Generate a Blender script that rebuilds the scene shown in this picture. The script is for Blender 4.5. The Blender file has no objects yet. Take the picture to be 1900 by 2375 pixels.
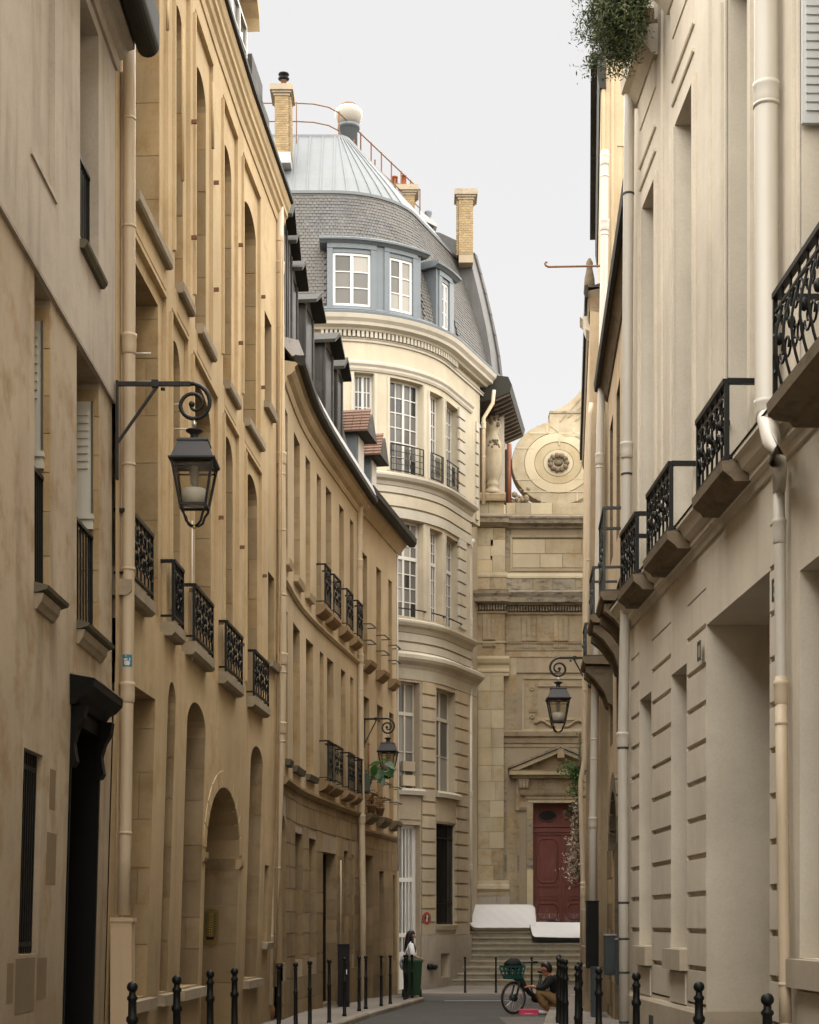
import bpy, bmesh, math, random
from mathutils import Vector, Matrix
random.seed(11)
SC = bpy.context.scene
COL = SC.collection
# ---------------------------------------------------------------- camera, sky, sun, exposure
FP, HY, CX0, CZ = 3900.0, 2140.0, 950.0, 1.62      # focal length / horizon / centre of the 1900x2375 photograph, eye height
cam_d = bpy.data.cameras.new('camera'); cam = bpy.data.objects.new('camera', cam_d); COL.objects.link(cam)
cam.location = (0, 0, CZ); cam.rotation_euler = (math.radians(90), 0, 0)
cam_d.sensor_fit = 'AUTO'; cam_d.sensor_width = 36.0; cam_d.lens = 36.0*FP/2375.0
cam_d.shift_x = 0.0; cam_d.shift_y = (HY-1187.5)/2375.0
cam_d.clip_start = 0.1; cam_d.clip_end = 2000
SC.camera = cam
W = bpy.data.worlds.new('World'); SC.world = W; W.use_nodes = True
nt = W.node_tree; nt.nodes.clear()
SUN_EL, SUN_AZ = math.radians(84), math.radians(176)
sky = nt.nodes.new('ShaderNodeTexSky'); sky.sky_type = 'NISHITA'; sky.sun_disc = False
sky.sun_elevation = SUN_EL; sky.sun_rotation = SUN_AZ
sky.air_density = 1.0; sky.dust_density = 4.0; sky.ozone_density = 1.0
hs = nt.nodes.new('ShaderNodeHueSaturation'); hs.inputs['Saturation'].default_value = 0.12
mixc = nt.nodes.new('ShaderNodeMix'); mixc.data_type = 'RGBA'; mixc.blend_type = 'MIX'
mixc.inputs[0].default_value = 0.90
mixc.inputs[7].default_value = (0.612, 0.592, 0.580, 1)      # even overcast cloud cover
bg = nt.nodes.new('ShaderNodeBackground'); bg.inputs['Strength'].default_value = 0.10
wo = nt.nodes.new('ShaderNodeOutputWorld')
nt.links.new(sky.outputs[0], hs.inputs['Color']); nt.links.new(hs.outputs[0], mixc.inputs[6])
nt.links.new(mixc.outputs[2], bg.inputs['Color']); nt.links.new(bg.outputs[0], wo.inputs['Surface'])
sd = bpy.data.lights.new('sun', 'SUN'); sd.energy = 1.5; sd.angle = math.radians(172); sd.color = (1.0, 0.96, 0.90)
sun = bpy.data.objects.new('sun', sd); COL.objects.link(sun)
sun.location = (0, 0, 60)
_sd = Vector((math.sin(SUN_AZ)*math.cos(SUN_EL), math.cos(SUN_AZ)*math.cos(SUN_EL), math.sin(SUN_EL)))
sun.rotation_euler = (_sd).to_track_quat('Z', 'Y').to_euler()
vs = SC.view_settings; vs.view_transform = 'Standard'; vs.look = 'None'; vs.gamma = 1.0; vs.use_curve_mapping = False
vs.exposure = 3.3
SC.display_settings.display_device = 'sRGB'
SC.render.engine = 'CYCLES'
SC.cycles.max_bounces = 8; SC.cycles.diffuse_bounces = 5; SC.cycles.transparent_max_bounces = 12
# ---------------------------------------------------------------- materials
MT = {}
class NB:
    def __init__(s, m): s.t = m.node_tree; s.n = s.t.nodes; s.l = s.t.links
    def new(s, t, **k):
        n = s.n.new(t)
        for a, b in k.items(): setattr(n, a, b)
        return n
    def link(s, a, b): s.l.new(a, b)
def basemat(name, col, rough=0.8, metal=0.0, spec=0.3):
    m = bpy.data.materials.new(name); m.use_nodes = True
    b = m.node_tree.nodes['Principled BSDF']
    b.inputs['Base Color'].default_value = (*col, 1); b.inputs['Roughness'].default_value = rough
    b.inputs['Metallic'].default_value = metal; b.inputs['Specular IOR Level'].default_value = spec
    MT[name] = m
    return m, NB(m), b
def posvec(nb, scale=(1, 1, 1)):
    g = nb.new('ShaderNodeNewGeometry'); mp = nb.new('ShaderNodeMapping'); mp.inputs['Scale'].default_value = scale
    nb.link(g.outputs['Position'], mp.inputs['Vector']); return mp.outputs['Vector']
def noise(nb, vec, scale, detail=4, rough=0.6):
    n = nb.new('ShaderNodeTexNoise'); n.inputs['Scale'].default_value = scale
    n.inputs['Detail'].default_value = detail; n.inputs['Roughness'].default_value = rough
    nb.link(vec, n.inputs['Vector']); return n.outputs['Fac']
def ramp(nb, fac, stops):
    r = nb.new('ShaderNodeValToRGB'); e = r.color_ramp.elements
    e[0].position, e[0].color = stops[0][0], (*stops[0][1], 1)
    e[1].position, e[1].color = stops[1][0], (*stops[1][1], 1)
    for p, c in stops[2:]:
        x = e.new(p); x.color = (*c, 1)
    nb.link(fac, r.inputs[0]); return r.outputs[0]
def mix(nb, fac, a, b, mode='MIX'):
    m = nb.new('ShaderNodeMix'); m.data_type = 'RGBA'; m.blend_type = mode
    if isinstance(fac, (int, float)): m.inputs[0].default_value = fac
    else: nb.link(fac, m.inputs[0])
    for i, v in ((6, a), (7, b)):
        if isinstance(v, tuple): m.inputs[i].default_value = (*v, 1)
        else: nb.link(v, m.inputs[i])
    return m.outputs[2]
def mulc(c, k): return tuple(min(1, x*k) for x in c)
def wallmat(name, col, dirt=(0.16, 0.115, 0.06), streak=0.35, blotch=0.35, bump=0.35, rough=0.9, tint=None, rnd=0.0, fine=1.0, grime_shade=0.0, gz=3.0, soot=0.0):
    """weathered plaster / stone: broad blotches, vertical rain streaks, fine grain, optional dirt and painted shade towards the ground, per-piece tone"""
    k_ = 0.72 if max(col) > 0.33 else 0.85
    col = mulc(col, k_); tint = mulc(tint, k_) if tint else None; dirt = mulc(dirt, 0.8)
    m, nb, b = basemat(name, col, rough, 0.0, 0.12)
    v = posvec(nb); vst = posvec(nb, (2.1, 2.1, 0.26))
    n1 = noise(nb, v, 0.55, 5, 0.62); n2 = noise(nb, v, 2.3, 6, 0.65); ns = noise(nb, vst, 1.6, 5, 0.6); nf = noise(nb, v, 38, 3, 0.7)
    c = mix(nb, ramp(nb, n1, [(0.32, (0, 0, 0)), (0.68, (1, 1, 1))]), mulc(col, 0.86), mulc(col, 1.10))
    if tint: c = mix(nb, ramp(nb, n2, [(0.48, (0, 0, 0)), (0.66, (0.75,)*3)]), c, tint)
    d = ramp(nb, ns, [(0.48, (0, 0, 0)), (0.74, (streak,)*3)])
    d = mix(nb, 1.0, d, ramp(nb, noise(nb, v, 0.9, 3, 0.6), [(0.36, (0.12,)*3), (0.62, (1.0,)*3)]), 'MULTIPLY')
    c = mix(nb, d, c, dirt)
    d2 = ramp(nb, n2, [(0.53, (0, 0, 0)), (0.75, (blotch,)*3)])
    c = mix(nb, d2, c, mulc(dirt, 1.6))
    if grime_shade > 0:      # wall foot browned: street dirt plus painted-in shade of the narrow street
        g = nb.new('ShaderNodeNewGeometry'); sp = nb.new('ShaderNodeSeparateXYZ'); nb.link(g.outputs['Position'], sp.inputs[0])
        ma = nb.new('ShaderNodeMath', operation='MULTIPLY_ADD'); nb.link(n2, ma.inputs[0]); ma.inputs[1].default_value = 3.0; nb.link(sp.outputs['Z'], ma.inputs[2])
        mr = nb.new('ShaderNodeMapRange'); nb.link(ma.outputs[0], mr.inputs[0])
        mr.inputs[1].default_value = 1.2; mr.inputs[2].default_value = gz+1.6; mr.inputs[3].default_value = grime_shade; mr.inputs[4].default_value = 0
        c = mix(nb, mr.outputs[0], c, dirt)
    if soot > 0:       # black crust patches on weather-exposed ledges
        vs_ = posvec(nb, (1, 1, 2.5)); n5 = noise(nb, vs_, 3.1, 8, 0.72)
        c = mix(nb, ramp(nb, n5, [(0.50, (0, 0, 0)), (0.66, (soot,)*3)]), c, (0.035, 0.033, 0.028))
    c = mix(nb, ramp(nb, nf, [(0.35, (0.90,)*3), (0.65, (1.06,)*3)]), c, c) if False else c
    fm = mix(nb, nf, (0.86,)*3, (1.12,)*3); c = mix(nb, 1.0, c, fm, 'MULTIPLY')
    if rnd > 0:
        oi = nb.new('ShaderNodeObjectInfo')
        rc = ramp(nb, oi.outputs['Random'], [(0, (1-rnd, 1-rnd*1.05, 1-rnd*1.2)), (1, (1+rnd*0.75, 1+rnd*0.72, 1+rnd*0.6)), (0.55, (1.0, 0.99, 0.97)), (0.8, (1.0, 0.95, 0.84))])
        c = mix(nb, 1.0, c, rc, 'MULTIPLY')
    nb.link(c, b.inputs['Base Color'])
    bp = nb.new('ShaderNodeBump'); bp.inputs['Strength'].default_value = bump; bp.inputs['Distance'].default_value = 0.012
    mm = nb.new('ShaderNodeMath', operation='MULTIPLY_ADD'); nb.link(nf, mm.inputs[0]); mm.inputs[1].default_value = 0.4*fine; nb.link(n2, mm.inputs[2])
    nb.link(mm.outputs[0], bp.inputs['Height']); nb.link(bp.outputs[0], b.inputs['Normal'])
    return m
def paintmat(name, col, rough=0.5, var=0.12, metal=0.0, spec=0.4, scale=3.0, stain=None, stv=0.3, bump=0.08, rnd=0.0):
    m, nb, b = basemat(name, col, rough, metal, spec)
    v = posvec(nb); n = noise(nb, v, scale, 5, 0.65); n2 = noise(nb, v, scale*9, 3, 0.6)
    c = mix(nb, n, mulc(col, 1-var), mulc(col, 1+var))
    if stain:
        vs_ = posvec(nb, (2.5, 2.5, 0.4)); n3 = noise(nb, vs_, scale*1.3, 6, 0.7)
        c = mix(nb, ramp(nb, n3, [(0.52, (0, 0, 0)), (0.72, (stv,)*3)]), c, stain)
    if rnd:
        oi = nb.new('ShaderNodeObjectInfo'); rc = ramp(nb, oi.outputs['Random'], [(0, (1-rnd,)*3), (1, (1+rnd,)*3)])
        c = mix(nb, 1.0, c, rc, 'MULTIPLY')
    nb.link(c, b.inputs['Base Color'])
    rr = nb.new('ShaderNodeMapRange'); nb.link(n2, rr.inputs[0]); rr.inputs[3].default_value = max(0.05, rough-0.12); rr.inputs[4].default_value = min(1, rough+0.12)
    nb.link(rr.outputs[0], b.inputs['Roughness'])
    if bump:
        bp = nb.new('ShaderNodeBump'); bp.inputs['Strength'].default_value = bump; bp.inputs['Distance'].default_value = 0.004
        nb.link(n2, bp.inputs['Height']); nb.link(bp.outputs[0], b.inputs['Normal'])
    return m
PL1 = wallmat('pale_plaster', (0.60, 0.52, 0.43), streak=0.5, blotch=0.28, grime_shade=0.55, gz=2.6)
PL1L = wallmat('patched_plaster', (0.56, 0.455, 0.325), streak=0.6, blotch=0.5, tint=(0.48, 0.335, 0.19), grime_shade=0.6, gz=2.8, dirt=(0.15, 0.105, 0.055))
OC = wallmat('ochre_render', (0.68, 0.515, 0.305), streak=0.3, blotch=0.15, tint=(0.64, 0.45, 0.235), grime_shade=0.7, gz=2.8, dirt=(0.15, 0.105, 0.052))
OCS = wallmat('ochre_jamb_stone', (0.52, 0.385, 0.225), streak=0.25, blotch=0.3, tint=(0.44, 0.29, 0.14), rnd=0.14)
CR = wallmat('cream_render', (0.60, 0.47, 0.30), streak=0.28, blotch=0.18, grime_shade=0.5, gz=3.2)
CRS = wallmat('cream_jamb_stone', (0.53, 0.40, 0.24), streak=0.3, blotch=0.35, tint=(0.42, 0.28, 0.13), rnd=0.15)
GRS = wallmat('stained_ground_stone', (0.38, 0.285, 0.175), streak=0.5, blotch=0.45, tint=(0.30, 0.21, 0.11), rnd=0.2, grime_shade=0.6, gz=2.2)
LS = wallmat('pale_limestone', (0.57, 0.525, 0.435), streak=0.18, blotch=0.12, bump=0.2, rnd=0.05)
LSB = wallmat('limestone_base', (0.60, 0.515, 0.385), streak=0.25, blotch=0.2, bump=0.25, rnd=0.12)
LSD = wallmat('grey_plinth_stone', (0.52, 0.46, 0.38), streak=0.35, blotch=0.3, grime_shade=0.35, gz=1.6)
CH = wallmat('church_stone', (0.56, 0.485, 0.35), streak=0.4, blotch=0.3, tint=(0.52, 0.40, 0.22), rnd=0.17, soot=0.10)
CHD = wallmat('church_stone_dark', (0.46, 0.38, 0.265), streak=0.55, blotch=0.4, tint=(0.40, 0.28, 0.15), rnd=0.14, soot=0.28)
CHB = wallmat('church_stone_sooty', (0.40, 0.35, 0.27), streak=0.5, blotch=0.4, rnd=0.15, soot=0.85)
CHW = wallmat('church_stone_new', (0.66, 0.57, 0.40), streak=0.2, blotch=0.12, rnd=0.09)
MORT = wallmat('lime_mortar', (0.44, 0.36, 0.25), streak=0.3)
R1M = wallmat('rendered_cream', (0.80, 0.715, 0.575), streak=0.20, blotch=0.10, bump=0.22, grime_shade=0.25, gz=2.2)
R1P = wallmat('rendered_plinth', (0.62, 0.535, 0.41), streak=0.25, blotch=0.2, bump=0.25, grime_shade=0.35, gz=2.0)
R2M = wallmat('pinkish_render', (0.60, 0.47, 0.31), streak=0.35, blotch=0.25, tint=(0.52, 0.34, 0.18), grime_shade=0.4)
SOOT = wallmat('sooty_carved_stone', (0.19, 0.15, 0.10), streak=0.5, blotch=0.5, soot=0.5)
STEP = wallmat('mossy_step_stone', (0.42, 0.375, 0.29), streak=0.35, blotch=0.5, dirt=(0.10, 0.10, 0.045), rnd=0.14, soot=0.25)
SILL = wallmat('weathered_sill', (0.42, 0.345, 0.245), streak=0.4, blotch=0.4, soot=0.2)
SILLD = wallmat('dark_sill', (0.13, 0.115, 0.085), streak=0.4, blotch=0.4)
BRK = wallmat('yellow_brick', (0.33, 0.245, 0.14), streak=0.2, blotch=0.3, rnd=0.22, soot=0.1)
TER = wallmat('terracotta', (0.36, 0.115, 0.05), streak=0.2, blotch=0.3)
TILE = wallmat('brown_roof_tile', (0.17, 0.105, 0.078), streak=0.3, blotch=0.4, rnd=0.25)
SLT = wallmat('roof_slate', (0.118, 0.115, 0.114), dirt=(0.055, 0.052, 0.044), streak=0.55, blotch=0.3, rough=0.6, bump=0.25, rnd=0.16)
SLTD = wallmat('dark_slate', (0.065, 0.062, 0.056), dirt=(0.19, 0.17, 0.15), streak=0.5, blotch=0.3, rough=0.7, bump=0.4)
ZNC = paintmat('roof_zinc', (0.125, 0.135, 0.14), 0.6, 0.10, 0.1, scale=1.6, stain=(0.13, 0.11, 0.085), stv=0.45)
ZNB = paintmat('blue_grey_zinc', (0.105, 0.120, 0.128), 0.55, 0.12, 0.1, scale=2.2, stain=(0.085, 0.083, 0.078), stv=0.5)
LEAD = paintmat('dark_gutter_zinc', (0.022, 0.021, 0.015), 0.7, 0.25, 0.0, spec=0.2, scale=4)
GUTG = paintmat('pale_flashing', (0.34, 0.33, 0.32), 0.55, 0.15, 0.2, scale=5, stain=(0.12, 0.11, 0.09), stv=0.6)
IRON = paintmat('black_iron', (0.006, 0.006, 0.005), 0.5, 0.3, 0.0, spec=0.22, scale=8)
IRONG = paintmat('grey_green_iron', (0.03, 0.035, 0.032), 0.55, 0.3, 0.0, scale=8, stain=(0.09, 0.075, 0.055), stv=0.4)
LMP = paintmat('lamp_iron', (0.014, 0.013, 0.012), 0.5, 0.25, 0.0, spec=0.3, scale=6)
LMPR = paintmat('lamp_roof_metal', (0.05, 0.047, 0.05), 0.6, 0.12, 0.0, scale=6)
RUST = paintmat('rusty_iron', (0.16, 0.075, 0.035), 0.85, 0.4, 0.0, scale=12, stain=(0.05, 0.035, 0.025), stv=0.8)
PIPE = paintmat('cream_pipe_paint', (0.46, 0.37, 0.255), 0.45, 0.06, 0.0, scale=2.0, stain=(0.33, 0.22, 0.11), stv=0.35)
PIPEG = paintmat('grey_cream_pipe', (0.47, 0.435, 0.37), 0.4, 0.05, 0.0, scale=2.0, stain=(0.45, 0.37, 0.26), stv=0.25)
PIPER = paintmat('red_brown_pipe', (0.21, 0.075, 0.035), 0.6, 0.25, 0.0, scale=5, stain=(0.06, 0.03, 0.02), stv=0.6)
WHT = paintmat('white_joinery', (0.50, 0.485, 0.445), 0.45, 0.05, 0.0, scale=3)
WHD = paintmat('bright_white_door_paint', (0.74, 0.72, 0.68), 0.45, 0.05, 0.0, scale=3)
WHS = paintmat('white_shutter', (0.50, 0.475, 0.41), 0.55, 0.05, 0.0, scale=3, stain=(0.48, 0.42, 0.32), stv=0.2)
WHL = paintmat('pale_grey_shutter', (0.52, 0.52, 0.50), 0.5, 0.04, 0.0, scale=2)
BLK = paintmat('black_door_paint', (0.0045, 0.004, 0.0032), 0.6, 0.4, 0.0, spec=0.1, scale=5)
BRW = paintmat('dark_brown_joinery', (0.075, 0.05, 0.03), 0.55, 0.3, 0.0, scale=4)
RED = paintmat('oxblood_door', (0.135, 0.038, 0.028), 0.6, 0.22, 0.0, scale=4, stain=(0.30, 0.15, 0.11), stv=0.25)
REDP = paintmat('peeling_red_door', (0.15, 0.07, 0.058), 0.8, 0.3, 0.0, scale=9, stain=(0.52, 0.42, 0.36), stv=0.85)
GLS = paintmat('window_glass', (0.02, 0.02, 0.018), 0.12, 0.2, 0.0, spec=0.4, scale=1.3, bump=0.02)
DIMG = paintmat('dim_dormer_glass', (0.012, 0.012, 0.012), 0.5, 0.2, 0.0, spec=0.12, scale=2)
GLW = paintmat('curtained_glass', (0.22, 0.205, 0.175), 0.2, 0.12, 0.0, spec=0.3, scale=1.5, bump=0.02, rnd=0.2)
GLG = paintmat('dusty_glass', (0.105, 0.098, 0.085), 0.2, 0.2, 0.0, spec=0.3, scale=1.5, bump=0.02, rnd=0.3)
ASP = wallmat('asphalt', (0.082, 0.078, 0.072), dirt=(0.045, 0.042, 0.036), streak=0.0, blotch=0.5, rough=0.85, bump=0.5, fine=2.0)
PAVE = wallmat('pavement_asphalt', (0.24, 0.21, 0.18), dirt=(0.13, 0.11, 0.085), streak=0.0, blotch=0.5, rough=0.9, bump=0.4, fine=2.0)
GRN = wallmat('granite_kerb', (0.29, 0.255, 0.21), dirt=(0.12, 0.10, 0.075), streak=0.1, blotch=0.4, rnd=0.16, fine=2.0)
LINE = wallmat('worn_road_paint', (0.42, 0.40, 0.37), dirt=(0.10, 0.095, 0.09), streak=0.0, blotch=0.9)
GBIN = paintmat('green_plastic', (0.006, 0.036, 0.009), 0.42, 0.12, 0.0, scale=3, stain=(0.03, 0.06, 0.03), stv=0.4)
GBOX = paintmat('grey_green_metal', (0.045, 0.055, 0.055), 0.6, 0.2, 0.0, scale=3)
MATW = paintmat('white_mattress_cloth', (0.60, 0.585, 0.57), 0.9, 0.04, 0.0, spec=0.1, scale=3, stain=(0.55, 0.50, 0.44), stv=0.18, bump=0.3)
MATS = paintmat('mattress_side_cloth', (0.40, 0.34, 0.255), 0.9, 0.1, 0.0, spec=0.1, scale=3)
MATK = paintmat('black_mattress_side', (0.025, 0.025, 0.025), 0.8, 0.2, 0.0, scale=3)
BLNK = paintmat('dark_blue_cloth', (0.018, 0.021, 0.035), 0.95, 0.35, 0.0, spec=0.05, scale=7)
SKIN = paintmat('skin', (0.36, 0.175, 0.095), 0.55, 0.08, 0.0, scale=8)
SKIN2 = paintmat('tanned_skin', (0.25, 0.10, 0.045), 0.55, 0.08, 0.0, scale=8)
HAIR = paintmat('black_hair', (0.012, 0.009, 0.008), 0.45, 0.3, 0.0, scale=20)
SHRT = paintmat('white_cotton', (0.78, 0.77, 0.77), 0.9, 0.05, 0.0, spec=0.1, scale=6)
JCK = paintmat('black_jacket', (0.016, 0.018, 0.018), 0.85, 0.3, 0.0, spec=0.15, scale=6)
KHK = paintmat('khaki_cotton', (0.20, 0.125, 0.055), 0.9, 0.12, 0.0, spec=0.1, scale=6)
SHOE = paintmat('pale_shoe', (0.50, 0.47, 0.43), 0.7, 0.1, 0.0, scale=6)
TEAL = paintmat('teal_plastic', (0.012, 0.085, 0.075), 0.4, 0.15, 0.0, scale=4)
BIKE = paintmat('dark_bike_paint', (0.022, 0.030, 0.026), 0.35, 0.2, 0.1, scale=4)
RUB = paintmat('tyre_rubber', (0.02, 0.019, 0.017), 0.8, 0.2, 0.0, scale=9)
STL = paintmat('bright_steel', (0.55, 0.53, 0.48), 0.3, 0.1, 0.8, scale=6)
PINK = paintmat('pink_plastic', (0.62, 0.06, 0.13), 0.5, 0.08, 0.0, scale=4)
BLUE = paintmat('blue_sticker', (0.02, 0.16, 0.24), 0.5, 0.12, 0.0, scale=20)
GLOBE = paintmat('yellowed_globe', (0.27, 0.25, 0.21), 0.5, 0.08, 0.0, scale=3, stain=(0.36, 0.27, 0.15), stv=0.5)
SGNR = paintmat('sign_red', (0.28, 0.055, 0.025), 0.5, 0.1, 0.0, scale=9)
SGNB = paintmat('sign_dark_blue', (0.02, 0.022, 0.05), 0.5, 0.1, 0.0, scale=9)
BRS = paintmat('old_brass', (0.17, 0.115, 0.03), 0.5, 0.15, 0.4, scale=9)
BRSB = paintmat('bright_brass', (0.55, 0.40, 0.08), 0.3, 0.1, 0.7, scale=9)
CRT = paintmat('cream_metal_casing', (0.42, 0.31, 0.19), 0.55, 0.05, 0.0, scale=2, stain=(0.34, 0.23, 0.12), stv=0.3)
FRST = paintmat('frosted_lamp_glass', (0.62, 0.61, 0.60), 0.35, 0.04, 0.0, scale=6)
POT = paintmat('clay_pot', (0.21, 0.13, 0.075), 0.9, 0.2, 0.0, scale=8)
POTG = paintmat('green_pot', (0.03, 0.045, 0.035), 0.6, 0.2, 0.0, scale=8)
def leafmat(name, a, b_, rough=0.55):
    m, nb, b = basemat(name, a, rough, 0, 0.3)
    v = posvec(nb); n = noise(nb, v, 7.0, 4, 0.6)
    c = ramp(nb, n, [(0.35, a), (0.65, b_)]); nb.link(c, b.inputs['Base Color'])
    return m
LEAF = leafmat('dark_feathery_leaf', (0.026, 0.044, 0.016), (0.085, 0.10, 0.036))
LEAFB = leafmat('broad_green_leaf', (0.012, 0.036, 0.008), (0.03, 0.085, 0.016), 0.4)
LEAFG = leafmat('fresh_green_leaf', (0.03, 0.09, 0.02), (0.07, 0.16, 0.04))
DRY = leafmat('dry_flower_head', (0.22, 0.12, 0.05), (0.34, 0.21, 0.11), 0.9)
FLW = leafmat('cream_blossom', (0.28, 0.22, 0.155), (0.52, 0.44, 0.34), 0.9)
def lampglass():
    m = bpy.data.materials.new('clear_lamp_glass'); m.use_nodes = True; t = m.node_tree; t.nodes.clear()
    o = t.nodes.new('ShaderNodeOutputMaterial'); mx = t.nodes.new('ShaderNodeMixShader'); a = t.nodes.new('ShaderNodeBsdfTransparent'); g = t.nodes.new('ShaderNodeBsdfGlossy')
    a.inputs[0].default_value = (0.93, 0.92, 0.88, 1); g.inputs['Roughness'].default_value = 0.05; mx.inputs[0].default_value = 0.08
    n = t.nodes.new('ShaderNodeTexNoise'); n.inputs['Scale'].default_value = 6; mr = t.nodes.new('ShaderNodeMapRange'); mr.inputs[3].default_value = 0.03; mr.inputs[4].default_value = 0.14
    t.links.new(n.outputs['Fac'], mr.inputs[0]); t.links.new(mr.outputs[0], mx.inputs[0])
    t.links.new(a.outputs[0], mx.inputs[1]); t.links.new(g.outputs[0], mx.inputs[2]); t.links.new(mx.outputs[0], o.inputs['Surface'])
    return m
LGL = lampglass()
# ---------------------------------------------------------------- objects
WM = {}
def tag(o, label=None, cat=None, group=None, kind=None):
    if label: o['label'] = label
    if cat: o['category'] = cat
    if group: o['group'] = group
    if kind: o['kind'] = kind
    return o
def thing(name, label, cat, loc=(0, 0, 0), group=None, rotz=0.0):
    o = bpy.data.objects.new(name, None); COL.objects.link(o); o.empty_display_size = 0.2
    o.location = loc; o.rotation_euler = (0, 0, rotz)
    WM[o] = Matrix.Translation(loc) @ Matrix.Rotation(rotz, 4, 'Z')
    return tag(o, label, cat, group)
def attach(o, parent):
    if parent is not None:
        o.parent = parent; o.matrix_parent_inverse = WM[parent].inverted()
def link_mesh(name, me, parent=None, M=None):
    o = bpy.data.objects.new(name, me); COL.objects.link(o); attach(o, parent)
    if M is not None: o.matrix_basis = M; WM[o] = M
    else: WM[o] = Matrix.Identity(4)
    return o
def copy_tree(o, loc=None, rotz=None, label=None):
    def rec(a, p):
        c = a.copy(); COL.objects.link(c)
        if p is not None: c.parent = p
        for ch in list(a.children): rec(ch, c)
        return c
    c = rec(o, None)
    if loc is not None: c.location = loc
    if rotz is not None: c.rotation_euler = (0, 0, rotz)
    if label: c['label'] = label
    return c
class MB:
    def __init__(s): s.v = []; s.f = []; s.m = []; s.sm = []
    def add(s, vs, fs, mi=0, sm=False):
        b = len(s.v); s.v += [tuple(x) for x in vs]
        for f in fs: s.f.append([b+i for i in f]); s.m.append(mi); s.sm.append(sm)
    def quad(s, a, b, c, d, mi=0): s.add([a, b, c, d], [(0, 1, 2, 3)], mi)
    def hexa(s, p, mi=0):   # p: 8 points, bottom ring 0-3, top ring 4-7
        s.add(p, [(3, 2, 1, 0), (4, 5, 6, 7), (0, 1, 5, 4), (1, 2, 6, 5), (2, 3, 7, 6), (3, 0, 4, 7)], mi)
    def box(s, x0, x1, y0, y1, z0, z1, mi=0):
        s.hexa([(x0, y0, z0), (x1, y0, z0), (x1, y1, z0), (x0, y1, z0), (x0, y0, z1), (x1, y0, z1), (x1, y1, z1), (x0, y1, z1)], mi)
    def fbox(s, fa, u0, u1, w0, w1, z0, z1, mi=0):
        us = fa.cuts(u0, u1)
        n = len(us); vs = []
        for u in us: vs += [fa.map(u, w0, z0), fa.map(u, w1, z0), fa.map(u, w1, z1), fa.map(u, w0, z1)]
        fs = [(0, 1, 2, 3), ((n-1)*4+3, (n-1)*4+2, (n-1)*4+1, (n-1)*4)]
        for i in range(n-1):
            a, b = i*4, i*4+4
            for k in range(4): fs.append((a+k, b+k, b+(k+1) % 4, a+(k+1) % 4))
        s.add(vs, fs, mi)
    def prof(s, fa, u0, u1, pr, mi=0, cap=True):   # closed profile of (w,z) swept along u
        us = fa.cuts(u0, u1); n = len(us); k = len(pr); vs = []
        for u in us: vs += [fa.map(u, w, z) for w, z in pr]
        fs = []
        for i in range(n-1):
            for j in range(k): fs.append((i*k+j, (i+1)*k+j, (i+1)*k+(j+1) % k, i*k+(j+1) % k))
        if cap: fs += [tuple(range(k)), tuple(range((n-1)*k+k-1, (n-1)*k-1, -1))]
        s.add(vs, fs, mi)
    def tube(s, pts, r, n=8, mi=0, cap=True, closed=False):
        pts = [Vector(p) for p in pts]; m = len(pts); rr = r if isinstance(r, (list, tuple)) else [r]*m
        up = None; vs = []
        for i in range(m):
            if closed: t = pts[(i+1) % m]-pts[i-1]
            else: t = pts[min(i+1, m-1)]-pts[max(i-1, 0)]
            t.normalize()
            if up is None: up = Vector((0, 0, 1)) if abs(t.z) < 0.9 else Vector((1, 0, 0))
            sd_ = t.cross(up)
            if sd_.length < 1e-6: sd_ = t.cross(Vector((0, 1, 0)))
            sd_.normalize(); up = sd_.cross(t).normalized()
            for j in range(n):
                a = 2*math.pi*j/n; vs.append(pts[i]+(sd_*math.cos(a)+up*math.sin(a))*rr[i])
        fs = []
        for i in range(m if closed else m-1):
            i2 = (i+1) % m
            for j in range(n): fs.append((i*n+j, i*n+(j+1) % n, i2*n+(j+1) % n, i2*n+j))
        if cap and not closed: fs += [tuple(range(n-1, -1, -1)), tuple(range((m-1)*n, m*n))]
        s.add(vs, fs, mi, n > 5)
    def bar(s, a, b, t=0.02, t2=None, mi=0):     # square bar between two points
        a = Vector(a); b = Vector(b); d = (b-a).normalized(); up = Vector((0, 0, 1)) if abs(d.z) < 0.9 else Vector((0, 1, 0))
        x = d.cross(up).normalized(); y = x.cross(d); t2 = t2 or t
        c = [(-1, -1), (1, -1), (1, 1), (-1, 1)]
        s.hexa([a+x*i*t/2+y*j*t2/2 for i, j in c]+[b+x*i*t/2+y*j*t2/2 for i, j in c], mi)
    def lathe(s, c, pr, n=16, mi=0, sm=True, sq=False):   # profile (r,z) about a vertical axis at c; sq = square section
        c = Vector(c); vs = []; k = len(pr); n_ = 4 if sq else n
        for r, z in pr:
            for j in range(n_):
                a = 2*math.pi*(j+(0.5 if sq else 0))/n_; q = r*(math.sqrt(2) if sq else 1)
                vs.append(c+Vector((q*math.cos(a), q*math.sin(a), z)))
        fs = []
        for i in range(k-1):
            for j in range(n_): fs.append((i*n_+j, i*n_+(j+1) % n_, (i+1)*n_+(j+1) % n_, (i+1)*n_+j))
        fs += [tuple(range(n_-1, -1, -1)), tuple(range((k-1)*n_, k*n_))]
        s.add(vs, fs, mi, sm and not sq)
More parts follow.
